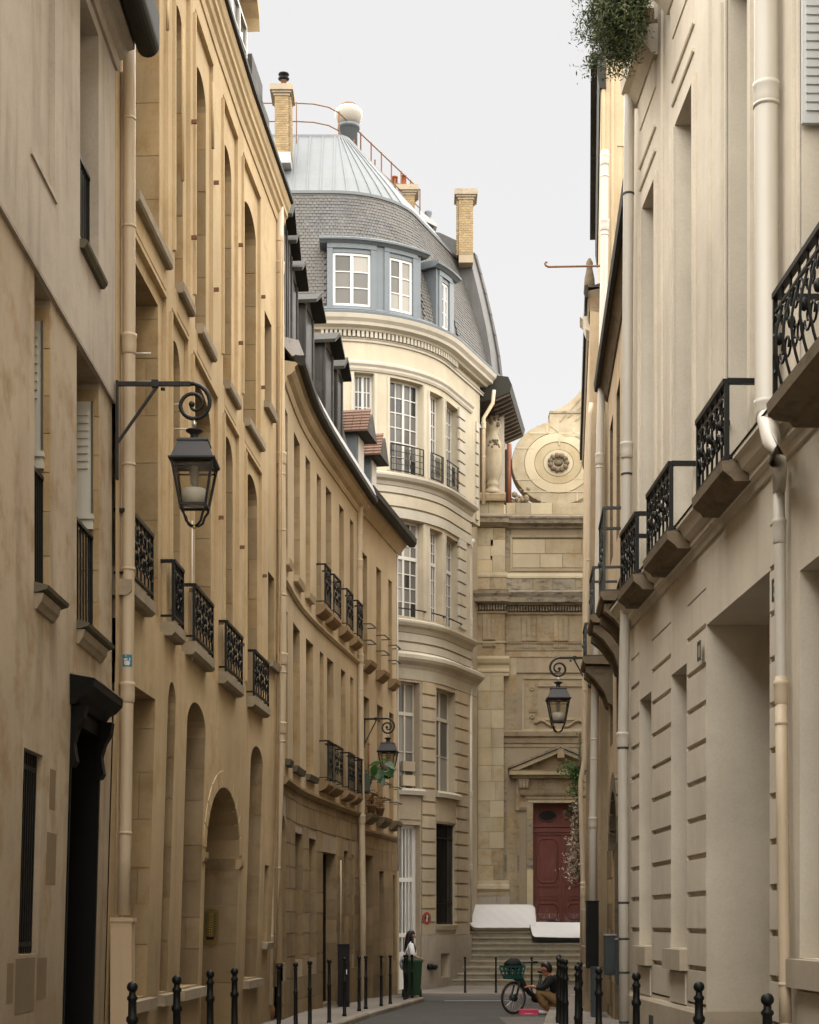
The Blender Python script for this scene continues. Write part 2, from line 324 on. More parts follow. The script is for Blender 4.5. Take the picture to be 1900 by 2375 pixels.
    def sphere(s, c, r, n=10, mi=0, sc=(1, 1, 1)):
        c = Vector(c); vs = []; k = n//2+1
        for i in range(k):
            th = math.pi*(i+0.02)/(k-1+0.04)
            for j in range(n):
                a = 2*math.pi*j/n; vs.append(c+Vector((r*sc[0]*math.sin(th)*math.cos(a), r*sc[1]*math.sin(th)*math.sin(a), r*sc[2]*math.cos(th))))
        fs = [(i*n+j, (i+1)*n+j, (i+1)*n+(j+1) % n, i*n+(j+1) % n) for i in range(k-1) for j in range(n)]
        fs += [tuple(range(n)), tuple(range((k-1)*n+n-1, (k-1)*n-1, -1))]
        s.add(vs, fs, mi, True)
    def build(s, name, mats, parent=None, M=None, **kw):
        me = bpy.data.meshes.new(name); me.from_pydata(s.v, [], s.f)
        if not isinstance(mats, (list, tuple)): mats = [mats]
        for m in mats: me.materials.append(m)
        me.polygons.foreach_set('material_index', s.m); me.polygons.foreach_set('use_smooth', s.sm)
        me.update()
        o = link_mesh(name, me, parent, M)
        if kw: tag(o, **kw)
        return o
UB = {}
def unit_box(mat):
    if mat not in UB:
        b = MB(); e = 0.06
        b.box(-0.5, 0.5, -0.5, 0.5, -0.5, 0.5); me = bpy.data.meshes.new('unit_piece'); me.from_pydata(b.v, [], b.f); me.materials.append(mat); UB[mat] = me
    return UB[mat]
class Fac:
    """a facade: u runs along the wall in plan, w stands out from it towards the street, z is height"""
    def __init__(s, pts, side=1, lean=0.0, zl=0.0, w0=0.0, step=None):
        s.p = [Vector((x, y)) for x, y in pts]; s.side = side; s.lean = lean; s.zl = zl; s.w0 = w0; s.step = step
        s.u = [0.0]
        for a, b in zip(s.p, s.p[1:]): s.u.append(s.u[-1]+(b-a).length)
        s.L = s.u[-1]; n = len(s.p); seg = []
        for a, b in zip(s.p, s.p[1:]):
            d = (b-a).normalized(); seg.append(Vector((d.y, -d.x))*side)
        s.nv = []
        for i in range(n):
            if i == 0: v = seg[0]
            elif i == n-1: v = seg[-1]
            else:
                v = (seg[i-1]+seg[i]).normalized(); v = v/max(0.3, v.dot(seg[i]))
            s.nv.append(v)
    def off(s, w, lean=None):
        f = Fac([tuple(p) for p in s.p], s.side, s.lean if lean is None else lean, s.zl, s.w0+w, s.step); return f
    def plan(s, u):
        i = 0
        while i < len(s.p)-2 and u > s.u[i+1]: i += 1
        t = (u-s.u[i])/(s.u[i+1]-s.u[i]); tc = min(1, max(0, t))
        return s.p[i].lerp(s.p[i+1], t) if 0 <= t <= 1 else s.p[i]+(s.p[i+1]-s.p[i])*t, s.nv[i].lerp(s.nv[i+1], tc), (s.p[i+1]-s.p[i]).normalized()
    def map(s, u, w, z):
        p, n, d = s.plan(u); w2 = w+s.w0-(s.lean*(s.zl-z) if z < s.zl else 0)
        return Vector((p.x+n.x*w2, p.y+n.y*w2, z))
    def cuts(s, a, b):
        c = [a]+[x for x in s.u[1:-1] if a+1e-4 < x < b-1e-4]+[b]
        return c
    def px(s, u, w=0, z=5): q = s.map(u, w, z); return CX0+FP*q.x/q.y
    def U(s, x, w=0, z=6.0):
        n = 300; lo = None
        us = [s.L*(-0.1)+s.L*1.2*i/n for i in range(n+1)]
        fs = [s.px(u, w, z)-x if s.map(u, w, z).y > 0.5 else None for u in us]
        for i in range(n):
            a, b = fs[i], fs[i+1]
            if a is None or b is None: continue
            if a == 0: return us[i]
            if a*b < 0:
                l, h = us[i], us[i+1]
                for _ in range(30):
                    m = (l+h)/2; f = s.px(m, w, z)-x
                    if f*a > 0: l = m
                    else: h = m
                return (l+h)/2
        raise ValueError('no u for x=%s' % x)
    def Z(s, u, y, w=0): q = s.map(u, w, 4); return CZ+(HY-y)*q.y/FP
def block(fa, u0, u1, w0, w1, z0, z1, name, mat, parent):
    if fa.step or fa.lean:
        b = MB(); b.fbox(fa, u0, u1, w0, w1, z0, z1); return b.build(name, mat, parent)
    c = fa.map((u0+u1)/2, (w0+w1)/2, (z0+z1)/2); _, n, d = fa.plan((u0+u1)/2); n = n.normalized()
    M = Matrix(((d.x*(u1-u0), n.x*(w1-w0), 0, c.x), (d.y*(u1-u0), n.y*(w1-w0), 0, c.y), (0, 0, z1-z0, c.z), (0, 0, 0, 1)))
    return link_mesh(name, unit_box(mat), parent, M)
# ---------------------------------------------------------------- walls and their openings
def O(u0, u1, z0, z1, d=0.3, rise=0.0, mi=1, **k): return dict(u0=u0, u1=u1, z0=z0, z1=z1, d=d, rise=rise, mi=mi, **k)
def OX(fa, xa, xb, z0, z1, d=0.3, rise=0.0, w=0, zz=None, **k):
    zz = zz if zz is not None else max(z0+0.2, (z0+z1)/2)
    a, b = fa.U(xa, w, zz), fa.U(xb, w, zz); return O(min(a, b), max(a, b), z0, z1, d, rise, **k)
def wall(mb, fa, u0, u1, z0, z1, ops=(), w=0.0, mi=0):
    us = {u0, u1}; zs = {z0, z1}
    for o in ops: us |= {o['u0'], o['u1']}; zs |= {o['z0'], o['z1']}
    us |= set(x for x in fa.u if u0 < x < u1)
    if fa.lean and z0 < fa.zl < z1: zs.add(fa.zl)
    us = sorted(x for x in us if u0-1e-6 <= x <= u1+1e-6); zs = sorted(x for x in zs if z0-1e-6 <= x <= z1+1e-6)
    idx = {}; vs = []; fs = []
    def V(i, j):
        if (i, j) not in idx: idx[(i, j)] = len(vs); vs.append(fa.map(us[i], w, zs[j]))
        return idx[(i, j)]
    for i in range(len(us)-1):
        for j in range(len(zs)-1):
            if us[i+1]-us[i] < 1e-5 or zs[j+1]-zs[j] < 1e-5: continue
            cu, cz = (us[i]+us[i+1])/2, (zs[j]+zs[j+1])/2
            if any(o['u0'] < cu < o['u1'] and o['z0'] < cz < o['z1'] for o in ops): continue
            fs.append((V(i, j), V(i+1, j), V(i+1, j+1), V(i, j+1)))
    mb.add(vs, fs, mi)
    for o in ops:
        a, b, c, d_, dp, r, m2 = o['u0'], o['u1'], o['z0'], o['z1'], o['d'], o['rise'], o['mi']
        us_ = fa.cuts(a, b)
        for ux in (a, b):
            zz = [c]+([fa.zl] if fa.lean and c < fa.zl < d_-r else [])+[d_-r]
            for k in range(len(zz)-1):
                mb.quad(fa.map(ux, w, zz[k]), fa.map(ux, w-dp, zz[k]), fa.map(ux, w-dp, zz[k+1]), fa.map(ux, w, zz[k+1]), m2)
        for k in range(len(us_)-1):
            mb.quad(fa.map(us_[k], w, c), fa.map(us_[k+1], w, c), fa.map(us_[k+1], w-dp, c), fa.map(us_[k], w-dp, c), m2)
            if not r: mb.quad(fa.map(us_[k], w, d_), fa.map(us_[k+1], w, d_), fa.map(us_[k+1], w-dp, d_), fa.map(us_[k], w-dp, d_), m2)
        if r:
            n = 12; pr = None; cu = (a+b)/2; hw = (b-a)/2
            for k in range(n+1):
                t = math.pi*(1-k/n); q = (cu+hw*math.cos(t), d_-r+r*math.sin(t))
                if pr:
                    mb.quad(fa.map(pr[0], w, pr[1]), fa.map(q[0], w, q[1]), fa.map(q[0], w, d_), fa.map(pr[0], w, d_), mi)
                    mb.quad(fa.map(pr[0], w, pr[1]), fa.map(q[0], w, q[1]), fa.map(q[0], w-dp, q[1]), fa.map(pr[0], w-dp, pr[1]), m2)
                pr = q
def window(fa, parent, o, w=0.0, nx=2, nz=4, fm=None, gm=None, fw=0.055, each=False, name='window', transom=None, mw=0.028, w_in=None):
    """joinery in an opening: frame, meeting stile, glazing bars, and its panes as sub-parts"""
    fm = fm or WHT; gm = gm or GLS
    a, b, c, d = o['u0'], o['u1'], o['z0'], o['z1']; wp = w-(w_in if w_in is not None else o['d']-0.04)
    f = MB()
    f.fbox(fa, a, a+fw, wp-0.03, wp+0.03, c, d); f.fbox(fa, b-fw, b, wp-0.03, wp+0.03, c, d)
    f.fbox(fa, a+fw, b-fw, wp-0.03, wp+0.03, d-fw, d); f.fbox(fa, a+fw, b-fw, wp-0.03, wp+0.03, c, c+fw)
    m = (a+b)/2; f.fbox(fa, m-fw*0.6, m+fw*0.6, wp-0.028, wp+0.035, c+fw, d-fw)
    top = d-fw
    if transom: f.fbox(fa, a+fw, b-fw, wp-0.025, wp+0.04, transom-0.05, transom+0.05)
    lights = []
    for sx in (0, 1):
        l, r_ = (a+fw, m-fw*0.6) if sx == 0 else (m+fw*0.6, b-fw)
        k = max(1, nx//2); cw = (r_-l)/k
        for i in range(1, k): f.fbox(fa, l+cw*i-mw/2, l+cw*i+mw/2, wp-0.016, wp+0.022, c+fw, d-fw)
        zs = [(c+fw, d-fw, nz)] if not transom else [(c+fw, transom-0.05, max(1, round(nz*(transom-c)/(d-c)))), (transom+0.05, d-fw, max(1, round(nz*(d-transom)/(d-c))))]
        for z0, z1, q in zs:
            ch = (z1-z0)/q
            for j in range(1, q): f.fbox(fa, l, r_, wp-0.014, wp+0.02, z0+ch*j-mw/2, z0+ch*j+mw/2)
            for i in range(k):
                for j in range(q): lights.append((l+cw*i, l+cw*(i+1), z0+ch*j, z0+ch*(j+1)))
    wo_ = f.build(name, fm, parent)
    if each:
        for (p, q, r_, s_) in lights:
            g = MB(); g.fbox(fa, p, q, wp-0.012, wp-0.004, r_, s_); g.build('pane', random.choice(gm) if isinstance(gm, list) else gm, wo_)
    else:
        g = MB(); g.fbox(fa, a+fw*0.5, b-fw*0.5, wp-0.012, wp-0.004, c+fw*0.5, d-fw*0.5); g.build('pane', gm[0] if isinstance(gm, list) else gm, wo_)
    return wo_
def jamb_stones(fa, parent, u, dirn, z0, z1, d, mat, h=0.42, w=0.0, name='jamb_stone', back=0.0):
    """ashlar lining of the jamb that faces the viewer; each course a stone of its own"""
    z = z0+0.004
    while z < z1-0.08:
        t = min(z1, z+h*random.uniform(0.8, 1.25)); e = random.uniform(0.012, 0.02)
        u0, u1 = (u-e, u+0.001) if dirn < 0 else (u-0.001, u+e)
        k = random.choice((0, 0, 1))
        if k and d > 0.3:
            s_ = d*random.uniform(0.35, 0.65)
            block(fa, u0, u1, w-d+0.02, w-s_-0.004, z, t-0.007, name, mat, parent); block(fa, u0, u1, w-s_+0.003, w-0.006, z, t-0.007, name, mat, parent)
        else: block(fa, u0, u1, w-d+0.02, w-0.006, z, t-0.007, name, mat, parent)
        z = t
def ashlar(fa, parent, u0, u1, z0, z1, ops, mat, ch=0.4, ln=0.7, w=0.0, th=0.02, gap=0.010, name='stone', margin=0.0, mats=None, limit=300, jit=0.006):
    """wall stones course by course around the openings; mortar shows in the recessed joints"""
    z = z0; row = 0; n = 0
    while z < z1-0.05:
        h = ch*random.uniform(0.92, 1.08); t = min(z1, z+h)
        if z1-t < 0.12: t = z1
        iv = [(u0, u1)]
        for o in ops:
            if o['z0']-margin < t-0.01 and o['z1']+margin > z+0.01:
                nv = []
                for a, b in iv:
                    if o['u1']+margin <= a or o['u0']-margin >= b: nv.append((a, b)); continue
                    if o['u0']-margin > a: nv.append((a, o['u0']-margin))
                    if o['u1']+margin < b: nv.append((o['u1']+margin, b))
                iv = nv
        for a, b in iv:
            if b-a < 0.05: continue
            k = max(1, round((b-a)/ln)); c = [a+(b-a)*i/k for i in range(k+1)]
            for i in range(1, k): c[i] += random.uniform(-0.16, 0.16)*ln+(0.22*ln if row % 2 else -0.22*ln)*(1 if k > 1 else 0)
            for i in range(k):
                if c[i+1]-c[i] < 0.03: continue
                mt = random.choices(mats[0], mats[1])[0] if mats else mat
                block(fa, c[i]+gap/2, c[i+1]-gap/2, w-0.03, w+th-random.uniform(0, jit), z+gap/2, t-gap/2, name, mt, parent); n += 1
        z = t; row += 1
    return n
def pipe_run(parent, pts, r, mat, collars=(), name='downpipe', n=14, straps=(), smat=None):
    p = MB(); p.tube(pts, r, n); po = p.build(name, mat, parent); r = r[0] if isinstance(r, list) else r; kf = 0.35 if r > 0.1 else 0.7
    for z in collars:
        q = pts_at(pts, z)
        if q is None: continue
        c = MB(); c.lathe((q.x, q.y, z), [(r*1.02, -0.14), (r*(1+.22*kf), -0.12), (r*(1+.28*kf), -0.05), (r*(1+.28*kf), 0.03), (r*(1+.4*kf), 0.045), (r*(1+.4*kf), 0.075), (r*1.02, 0.08)], 16)
        c.build('pipe_collar', mat, po)
    for z in straps:
        q = pts_at(pts, z)
        if q is None: continue
        c = MB(); c.lathe((q.x, q.y, z), [(r*1.0, -0.016), (r*1.10, -0.013), (r*1.10, 0.013), (r*1.0, 0.016)], 14)
        c.build('pipe_strap', smat or mat, po)
    return po
def pts_at(pts, z):
    for a, b in zip(pts, pts[1:]):
        a = Vector(a); b = Vector(b)
        if (a.z-z)*(b.z-z) <= 0 and abs(a.z-b.z) > 1e-6: return a.lerp(b, (z-a.z)/(b.z-a.z))
    return None
def rail(fa, parent, u0, u1, w0, w1, z0, z1, nb=7, style=1, mat=None, name='railing', belly=0.0, t=0.022):
    """wrought iron window guard: rails, returns to the wall, balusters and scroll work, each bar a sub-part"""
    mat = mat or IRON
    r = MB()
    P = lambda u, w, z: fa.map(u, w, z)
    for z, tt in ((z1, t*1.5), (z0, t)):
        r.bar(P(u0, w1, z), P(u1, w1, z), tt*1.3, tt)
        if w1-w0 > 0.05:
            r.bar(P(u0, w0, z), P(u0, w1, z), tt*1.1, tt*0.9); r.bar(P(u1, w0, z), P(u1, w1, z), tt*1.1, tt*0.9)
    for u in (u0, u1): r.bar(P(u, w1, z0-0.06), P(u, w1, z1), t*1.2)
    if style:
        r.bar(P(u0, w1, z1-0.13*(z1-z0)/0.8), P(u1, w1, z1-0.13*(z1-z0)/0.8), t*0.8)
    ro = r.build(name, mat, parent)
    L = u1-u0
    for i in range(1, nb):
        u = u0+L*i/nb; b = MB()
        if belly:
            pts = [P(u, w1+belly*math.sin(math.pi*min(1, max(0, 1-k/8*1.25)))*1.0, z0+(z1-z0)*k/8) for k in range(9)]
            b.tube(pts, t*0.42, 5)
        else: b.bar(P(u, w1, z0), P(u, w1, z1), t*0.62)
        b.build('baluster', mat, ro)
    if style >= 1:
        k = max(1, int(round(L/0.42)))
        for i in range(k):
            cu = u0+L*(i+0.5)/k; h = (z1-z0); zc = z0+h*0.5
            sc_ = MB()
            for sg in (1, -1):
                for vz in (1, -1):
                    pts = []
                    for q in range(15):
                        a = q/14*2.3*math.pi; rr = 0.105*(1-q/14*0.72)
                        pts.append(P(cu+sg*(0.118-rr*math.cos(a)), w1+0.012, zc+vz*(h*0.16+rr*math.sin(a)*1.1)))
                    sc_.tube(pts, t*0.33, 5)
            sc_.sphere(P(cu, w1+0.012, zc), 0.035, 8, 0, (1, 1, 1.6))
            sc_.build('scrollwork', mat, ro)
    return ro
def gz(y):
    """street level along the street (it falls gently away from the viewer)"""
    pts = [(-50, 0.0), (15, 0.0), (33.6, -0.14), (45, -0.32), (55, -0.34), (400, -0.34)]
    for (a, p), (b, q) in zip(pts, pts[1:]):
        if a <= y <= b: return p+(q-p)*(y-a)/(b-a)
    return 0
# ================================================================ left side: plaster house (nearest)
def body(fa, parent, z1, w0=-0.75, w1=-7.0, u0=0, u1=None, mat=None, name='rear_walls'):
    b = MB(); b.fbox(fa, u0, fa.L if u1 is None else u1, w1, w0, -0.6, z1); return b.build(name, mat or MORT, parent)
F1 = Fac([(-3.20, -24.0), (-3.031, 17.333)], 1, lean=0.028, zl=3.6)
F1d = F1.off(-0.035)
L1 = thing('plaster_house', 'pale weathered plaster house nearest on the left with black door and deep moulded eaves', 'house', (-3.1, 10, 0))
zs1 = 6.99
uE = F1.L
# upper wall
oA = OX(F1, 186, 229, 7.95, 10.28, 0.42, zz=9)
uB0, uB1 = F1.U(72, 0, 8), F1.U(128, 0, 8)
oP = O(uB0, uB1, 7.83, 10.2, 0.05, mi=0)
oN = O(oA['u0']-5.6, oA['u0']-4.6, 7.95, 10.28, 0.42)
b = MB(); wall(b, F1, 0, uE, zs1, 10.42, [oA, oP, oN])
b.quad(F1.map(uB0, -0.05, 7.83), F1.map(uB1, -0.05, 7.83), F1.map(uB1, -0.05, 10.2), F1.map(uB0, -0.05, 10.2), 0)
b.fbox(F1, 0, uE, -0.5, -0.002, zs1-0.02, zs1, 0)
b.quad(F1.map(uE, 0, zs1), F1.map(uE, -0.7, zs1), F1.map(uE, -0.7, 10.42), F1.map(uE, 0, 10.42), 0)
b.build('upper_wall', [PL1, PL1], L1)
blk = MB(); blk.prof(F1, uB0-0.02, uB1+0.03, [(-0.045, 7.80), (0.018, 7.80), (0.018, 7.84), (-0.045, 7.88)]); blk.build('blind_window_sill', PL1, L1)
for o in (oA, oN):
    window(F1, L1, o, nx=2, nz=4, fm=WHS)
    rl = rail(F1, L1, o['u0']+0.01, o['u1']-0.01, -0.10, -0.10, 8.02, 8.87, 9, 0, IRON, 'window_guard')
    s = MB(); s.prof(F1, o['u0']-0.02, o['u1']+0.10, [(-0.12, 7.84), (0.04, 7.84), (0.07, 7.88), (0.075, 7.91), (-0.12, 7.955)]); s.build('window_sill', SILLD, L1)
# lower wall, set back a little under the upper one
oB = OX(F1d, 80, 118, 4.38, 6.96, 0.40, zz=5.5); oC = OX(F1d, 178, 231, 4.38, 6.96, 0.40, zz=5.5)
oD = OX(F1d, 163, 232, 0.0, 3.62, 0.45, zz=3.3); oE = OX(F1d, 55, 99, 1.36, 3.03, 0.34, zz=2.9)
oB2 = O(oB['u0']-3.0, oB['u0']-2.1, 4.38, 6.96, 0.4)
ops = [oB, oC, oD, oE, oB2]
b = MB(); wall(b, F1d, 0, uE-0.012, -0.3, zs1-0.02, ops)
b.quad(F1d.map(uE-0.012, 0, -0.3), F1d.map(uE-0.012, -0.7, -0.3), F1d.map(uE-0.012, -0.7, zs1-0.02), F1d.map(uE-0.012, 0, zs1-0.02), 0)
b.build('lower_wall', [PL1L, PL1L], L1)
for o in (oB, oC, oB2):
    window(F1d, L1, o, nx=2, nz=5, fm=BRW)
    jamb_stones(F1d, L1, o['u1'], -1, 4.38, 6.9, 0.36, OCS, 0.38)
    sh = MB(); ua, ub = o['u1']-0.062, o['u1']-0.024
    sh.fbox(F1d, ua, ub, -0.36, -0.055, 5.56, 6.76)
    sh.fbox(F1d, ua-0.012, ub, -0.36, -0.05, 5.50, 5.56); sh.fbox(F1d, ua-0.022, ub, -0.36, -0.045, 5.60, 5.64)
    so = sh.build('folded_shutter', WHS, L1)
    for k in range(8):
        z = 6.62-k*0.075; q = MB(); q.prof(F1d, ua-0.016, ua+0.002, [(-0.30, z), (-0.10, z), (-0.10, z+0.045), (-0.30, z+0.035)]); q.build('louvre_slat', WHS, so)
    q = MB(); q.fbox(F1d, ua-0.012, ua+0.002, -0.07, -0.05, 5.66, 6.76); q.build('shutter_edge', SILLD, so)
    rail(F1d, L1, o['u0']+0.01, o['u1']-0.03, -0.075, -0.075, 4.46, 5.42, 8, 0, IRON, 'window_guard')
    s = MB(); s.prof(F1d, o['u0']-0.02, o['u1']+0.20, [(-0.2, 4.335), (0.03, 4.335), (0.11, 4.36), (0.12, 4.39), (0.0, 4.42), (-0.2, 4.42)])
    so = s.build('window_sill', SILLD, L1)
    s = MB(); s.prof(F1d, o['u0']+0.0, o['u1']+0.06, [(-0.05, 4.20), (0.02, 4.20), (0.04, 4.235), (0.06, 4.26), (0.075, 4.33), (-0.05, 4.33)]); s.build('sill_moulding', SILL, so)
# grille window low down
g = MB()
window(F1d, L1, oE, nx=2, nz=3, fm=BRW)
gr = MB(); gr.fbox(F1d, oE['u0'], oE['u1'], -0.075, -0.05, 1.42, 1.46); gr.fbox(F1d, oE['u0'], oE['u1'], -0.075, -0.05, 2.88, 2.92)
go = gr.build('window_grille', IRON, L1)
for k in range(9):
    u = oE['u0']+0.015+(oE['u1']-oE['u0']-0.03)*k/8; q = MB(); q.fbox(F1d, u-0.011, u+0.011, -0.072, -0.050, 1.37, 3.02); q.build('grille_bar', IRON, go)
for (xa, xb, za, zb) in ((14, 29, 0.98, 1.30), (33, 78, 0.88, 1.33), (84, 106, 0.97, 1.32), (114, 127, 2.6, 2.95), (106, 128, 1.95, 2.4)):
    q = MB(); q.fbox(F1d, F1d.U(xa, 0, za), F1d.U(xb, 0, za), -0.01, 0.002, za, zb); q.build('cement_patch', wallmat('cement_patch', (0.22, 0.165, 0.10), streak=0.4, blotch=0.4) if 'cement_patch' not in MT else MT['cement_patch'], L1)
# door
d = MB(); d.fbox(F1d, oD['u0'], oD['u1'], -0.44, -0.36, 0.0, 3.62)
do = d.build('front_door', BLK, L1)
dd = MB(); dd.fbox(F1d, oD['u1']-0.06, oD['u1']-0.002, -0.36, 0.012, 0.0, 3.60); dd.fbox(F1d, oD['u0']+0.002, oD['u0']+0.05, -0.36, 0.012, 0.0, 3.60); dd.fbox(F1d, oD['u0']+0.05, oD['u1']-0.06, -0.36, 0.01, 3.45, 3.61)
dd.build('door_frame', BLK, do)
for k in (0, 1):
    um = (oD['u0']+oD['u1'])/2; l = [oD['u0']+0.1, um+0.03][k]; r = [um-0.03, oD['u1']-0.1][k]
    for (za, zb) in ((0.15, 1.0), (1.12, 2.5), (2.62, 3.35)):
        q = MB(); q.prof(F1d, l, r, [(-0.37, za), (-0.335, za+0.03), (-0.335, zb-0.03), (-0.37, zb)]); q.build('door_panel', BLK, do)
h = MB(); hu0, hu1 = F1d.U(163, 0.0, 3.7)-0.02, F1d.U(281, 0.2, 3.7)
h.prof(F1d, hu0, hu1, [(-0.01, 3.60), (0.05, 3.60), (0.09, 3.66), (0.15, 3.69), (0.215, 3.76), (0.22, 3.83), (-0.01, 3.87)])
ho = h.build('door_hood', BLK, L1)
tp = MB(); tp.prof(F1d, hu0, hu1+0.005, [(-0.005, 3.875), (0.225, 3.835), (0.225, 3.845), (-0.005, 3.888)]); tp.build('hood_cover', SILL, ho)
for uu in (oD['u0']+0.01, oD['u1']-0.10):
    c = MB(); pr = [(-0.01, 3.04), (0.03, 3.04), (0.06, 3.09), (0.045, 3.16), (0.03, 3.26), (0.06, 3.38), (0.115, 3.48), (0.13, 3.60), (-0.01, 3.60)]
    c.prof(F1d, uu, uu+0.15, pr); c.build('hood_bracket', BLK, L1)
# eaves cornice and gutter
c = MB(); c.prof(F1, 0, uE+0.0, [(-0.3, 10.40), (0.03, 10.40), (0.05, 10.44), (0.05, 10.50), (0.11, 10.54), (0.13, 10.60), (0.20, 10.62), (0.20, 10.70), (0.26, 10.74), (0.30, 10.84), (-0.3, 10.90)])
c.build('eaves_cornice', PL1, L1)
gq = MB()
gq.prof(F1, 0, uE+0.03, [(0.21, 10.95)]+[(0.33+0.12*math.cos(math.pi+math.pi*k/10), 10.68+0.13*math.sin(math.pi+math.pi*k/10)) for k in range(11)]+[(0.45, 10.98), (0.43, 10.99)])
gq.build('gutter', LEAD, L1)
r = MB(); r.prof(F1, 0, uE, [(0.28, 10.98), (-3.2, 13.9), (-7.0, 10.98)]); r.build('roof', SLTD, L1)
body(F1, L1, 10.9)
# ================================================================ ochre house with arched windows
F2 = Fac([(-3.031, 17.34), (-2.737, 23.72), (-2.602, 26.02), (-2.294, 30.02)], 1, lean=0.03, zl=4.4)
L2 = thing('ochre_house', 'tall ochre rendered house with arched window bays and iron window guards beside the plaster house', 'house', (-2.9, 22, 0))
F2p = F2.off(-0.05)
ZC2 = 14.0
sT, sM, sG = (9.80, 13.12), (5.34, 9.02), (0.75, 4.58)
T = [OX(F2p, 298, 370, 9.55, 13.12, 0.42, zz=11), OX(F2p, 403, 425, 9.55, 13.12, 0.42, 0.32, zz=11), OX(F2p, 450, 478, 9.55, 13.12, 0.42, 0.32, zz=11), OX(F2p, 515, 537, 9.55, 13.12, 0.42, 0.32, zz=11), OX(F2p, 562, 594, 9.55, 13.12, 0.42, 0.36, zz=11)]
M_ = [OX(F2p, 298, 367, 5.22, 8.9, 0.42, zz=7), OX(F2p, 396, 418, 5.22, 8.85, 0.42, 0.3, zz=7), OX(F2p, 446, 489, 5.22, 8.85, 0.42, 0.34, zz=7), OX(F2p, 518, 540, 5.22, 8.85, 0.42, 0.3, zz=7), OX(F2p, 569, 597, 5.22, 8.85, 0.42, 0.34, zz=7)]
G = [OX(F2, 296, 356, 0.78, 4.2, 0.45, zz=3.4), OX(F2, 386, 404, 0.78, 4.55, 0.45, 0.3, zz=3.6), OX(F2, 431, 474, 0.78, 4.52, 0.45, 0.34, zz=3.6), OX(F2, 475, 553, -0.05, 3.60, 1.15, 0.95, zz=2.2), OX(F2, 579, 607, 0.72, 4.5, 0.45, 0.3, zz=3.6)]
G[2]['u1'] = min(G[2]['u1'], G[3]['u0']-0.06)
sm = [OX(F2, 614, 630, 10.38, 11.9, 0.35, zz=11), OX(F2, 622, 636.5, 6.1, 7.6, 0.35, zz=7), OX(F2, 612, 622, 1.3, 2.6, 0.35, zz=2)]
pan = []
def bays(ops, za, zb):
    out = []
    for i, o in enumerate(ops):
        l = o['u0']-0.16 if i == 0 else max(o['u0']-0.2, (ops[i-1]['u1']+o['u0'])/2+0.14)
        r = min(o['u1']+0.30, (ops[i+1]['u0']+o['u1'])/2-0.14) if i+1 < len(ops) else o['u1']+0.16
        out.append(O(l, r, za, zb, 0.05, mi=0))
    return out
pT = bays(T, 9.42, 13.62); pM = bays(M_, 5.04, 9.1)
b = MB(); wall(b, F2, 0, F2.L, -0.4, ZC2+0.3, pT+pM+G+sm)
for ps, os_ in ((pT, T), (pM, M_)):
    for p, o in zip(ps, os_):
        wall(b, F2, p['u0'], p['u1'], p['z0'], p['z1'], [o], w=-0.05)
b.quad(F2.map(0, 0, -0.4), F2.map(0, -0.8, -0.4), F2.map(0, -0.8, ZC2+0.3), F2.map(0, 0, ZC2+0.3)); b.build('wall', [OC, OCS], L2)
for grp in (T, M_):
    for i, o in enumerate(grp):
        window(F2p, L2, o, nx=2, nz=6, fm=BRW, w_in=0.38)
        jamb_stones(F2p, L2, o['u1'], -1, o['z0'], o['z1']-o['rise'], 0.38, OCS, 0.55)
for i, o in enumerate(G):
    if i == 3: continue
    window(F2, L2, o, nx=2, nz=5, fm=BRW, w_in=0.42)
    jamb_stones(F2, L2, o['u1'], -1, o['z0'], o['z1']-o['rise'], 0.4, GRS if i else OCS, 0.5)
    s = MB(); s.prof(F2, o['u0']-0.12, o['u1']+0.14, [(-0.3, o['z0']-0.16), (0.10, o['z0']-0.16), (0.10, o['z0']-0.03), (-0.3, o['z0'])]); s.build('stone_sill', SILL, L2)
for o in sm:
    window(F2, L2, o, nx=2, nz=2, fm=BRW)
    s = MB(); s.prof(F2, o['u0']-0.08, o['u1']+0.10, [(-0.2, o['z0']-0.13), (0.09, o['z0']-0.13), (0.11, o['z0']-0.02), (-0.2, o['z0']+0.004)]); s.build('window_sill', SILL, L2)
for i, o in enumerate(T):     # heavy sills of the top row, aprons under them
    s = MB(); s.prof(F2, o['u0']-0.06, o['u1']+0.14, [(-0.3, 9.40), (0.07, 9.40), (0.09, 9.43), (0.09, 9.53), (-0.3, 9.555)]); s.build('window_sill', SILL, L2)
    s = MB(); s.prof(F2, o['u0']-0.06, o['u1']+0.12, [(-0.045, 9.12), (-0.02, 9.12), (0.008, 9.16), (0.008, 9.398), (-0.045, 9.398)]); s.build('sill_apron', OC, L2)
    k = MB(); k.fbox(F2, pT[i]['u0']+0.02, pT[i]['u1']-0.02, -0.049, 0.014, 13.59, 13.62); k.build('hood_mould', OC, L2)
RX = [(300, 353), (402, 424), (450, 493), (524, 561), (589, 622)]
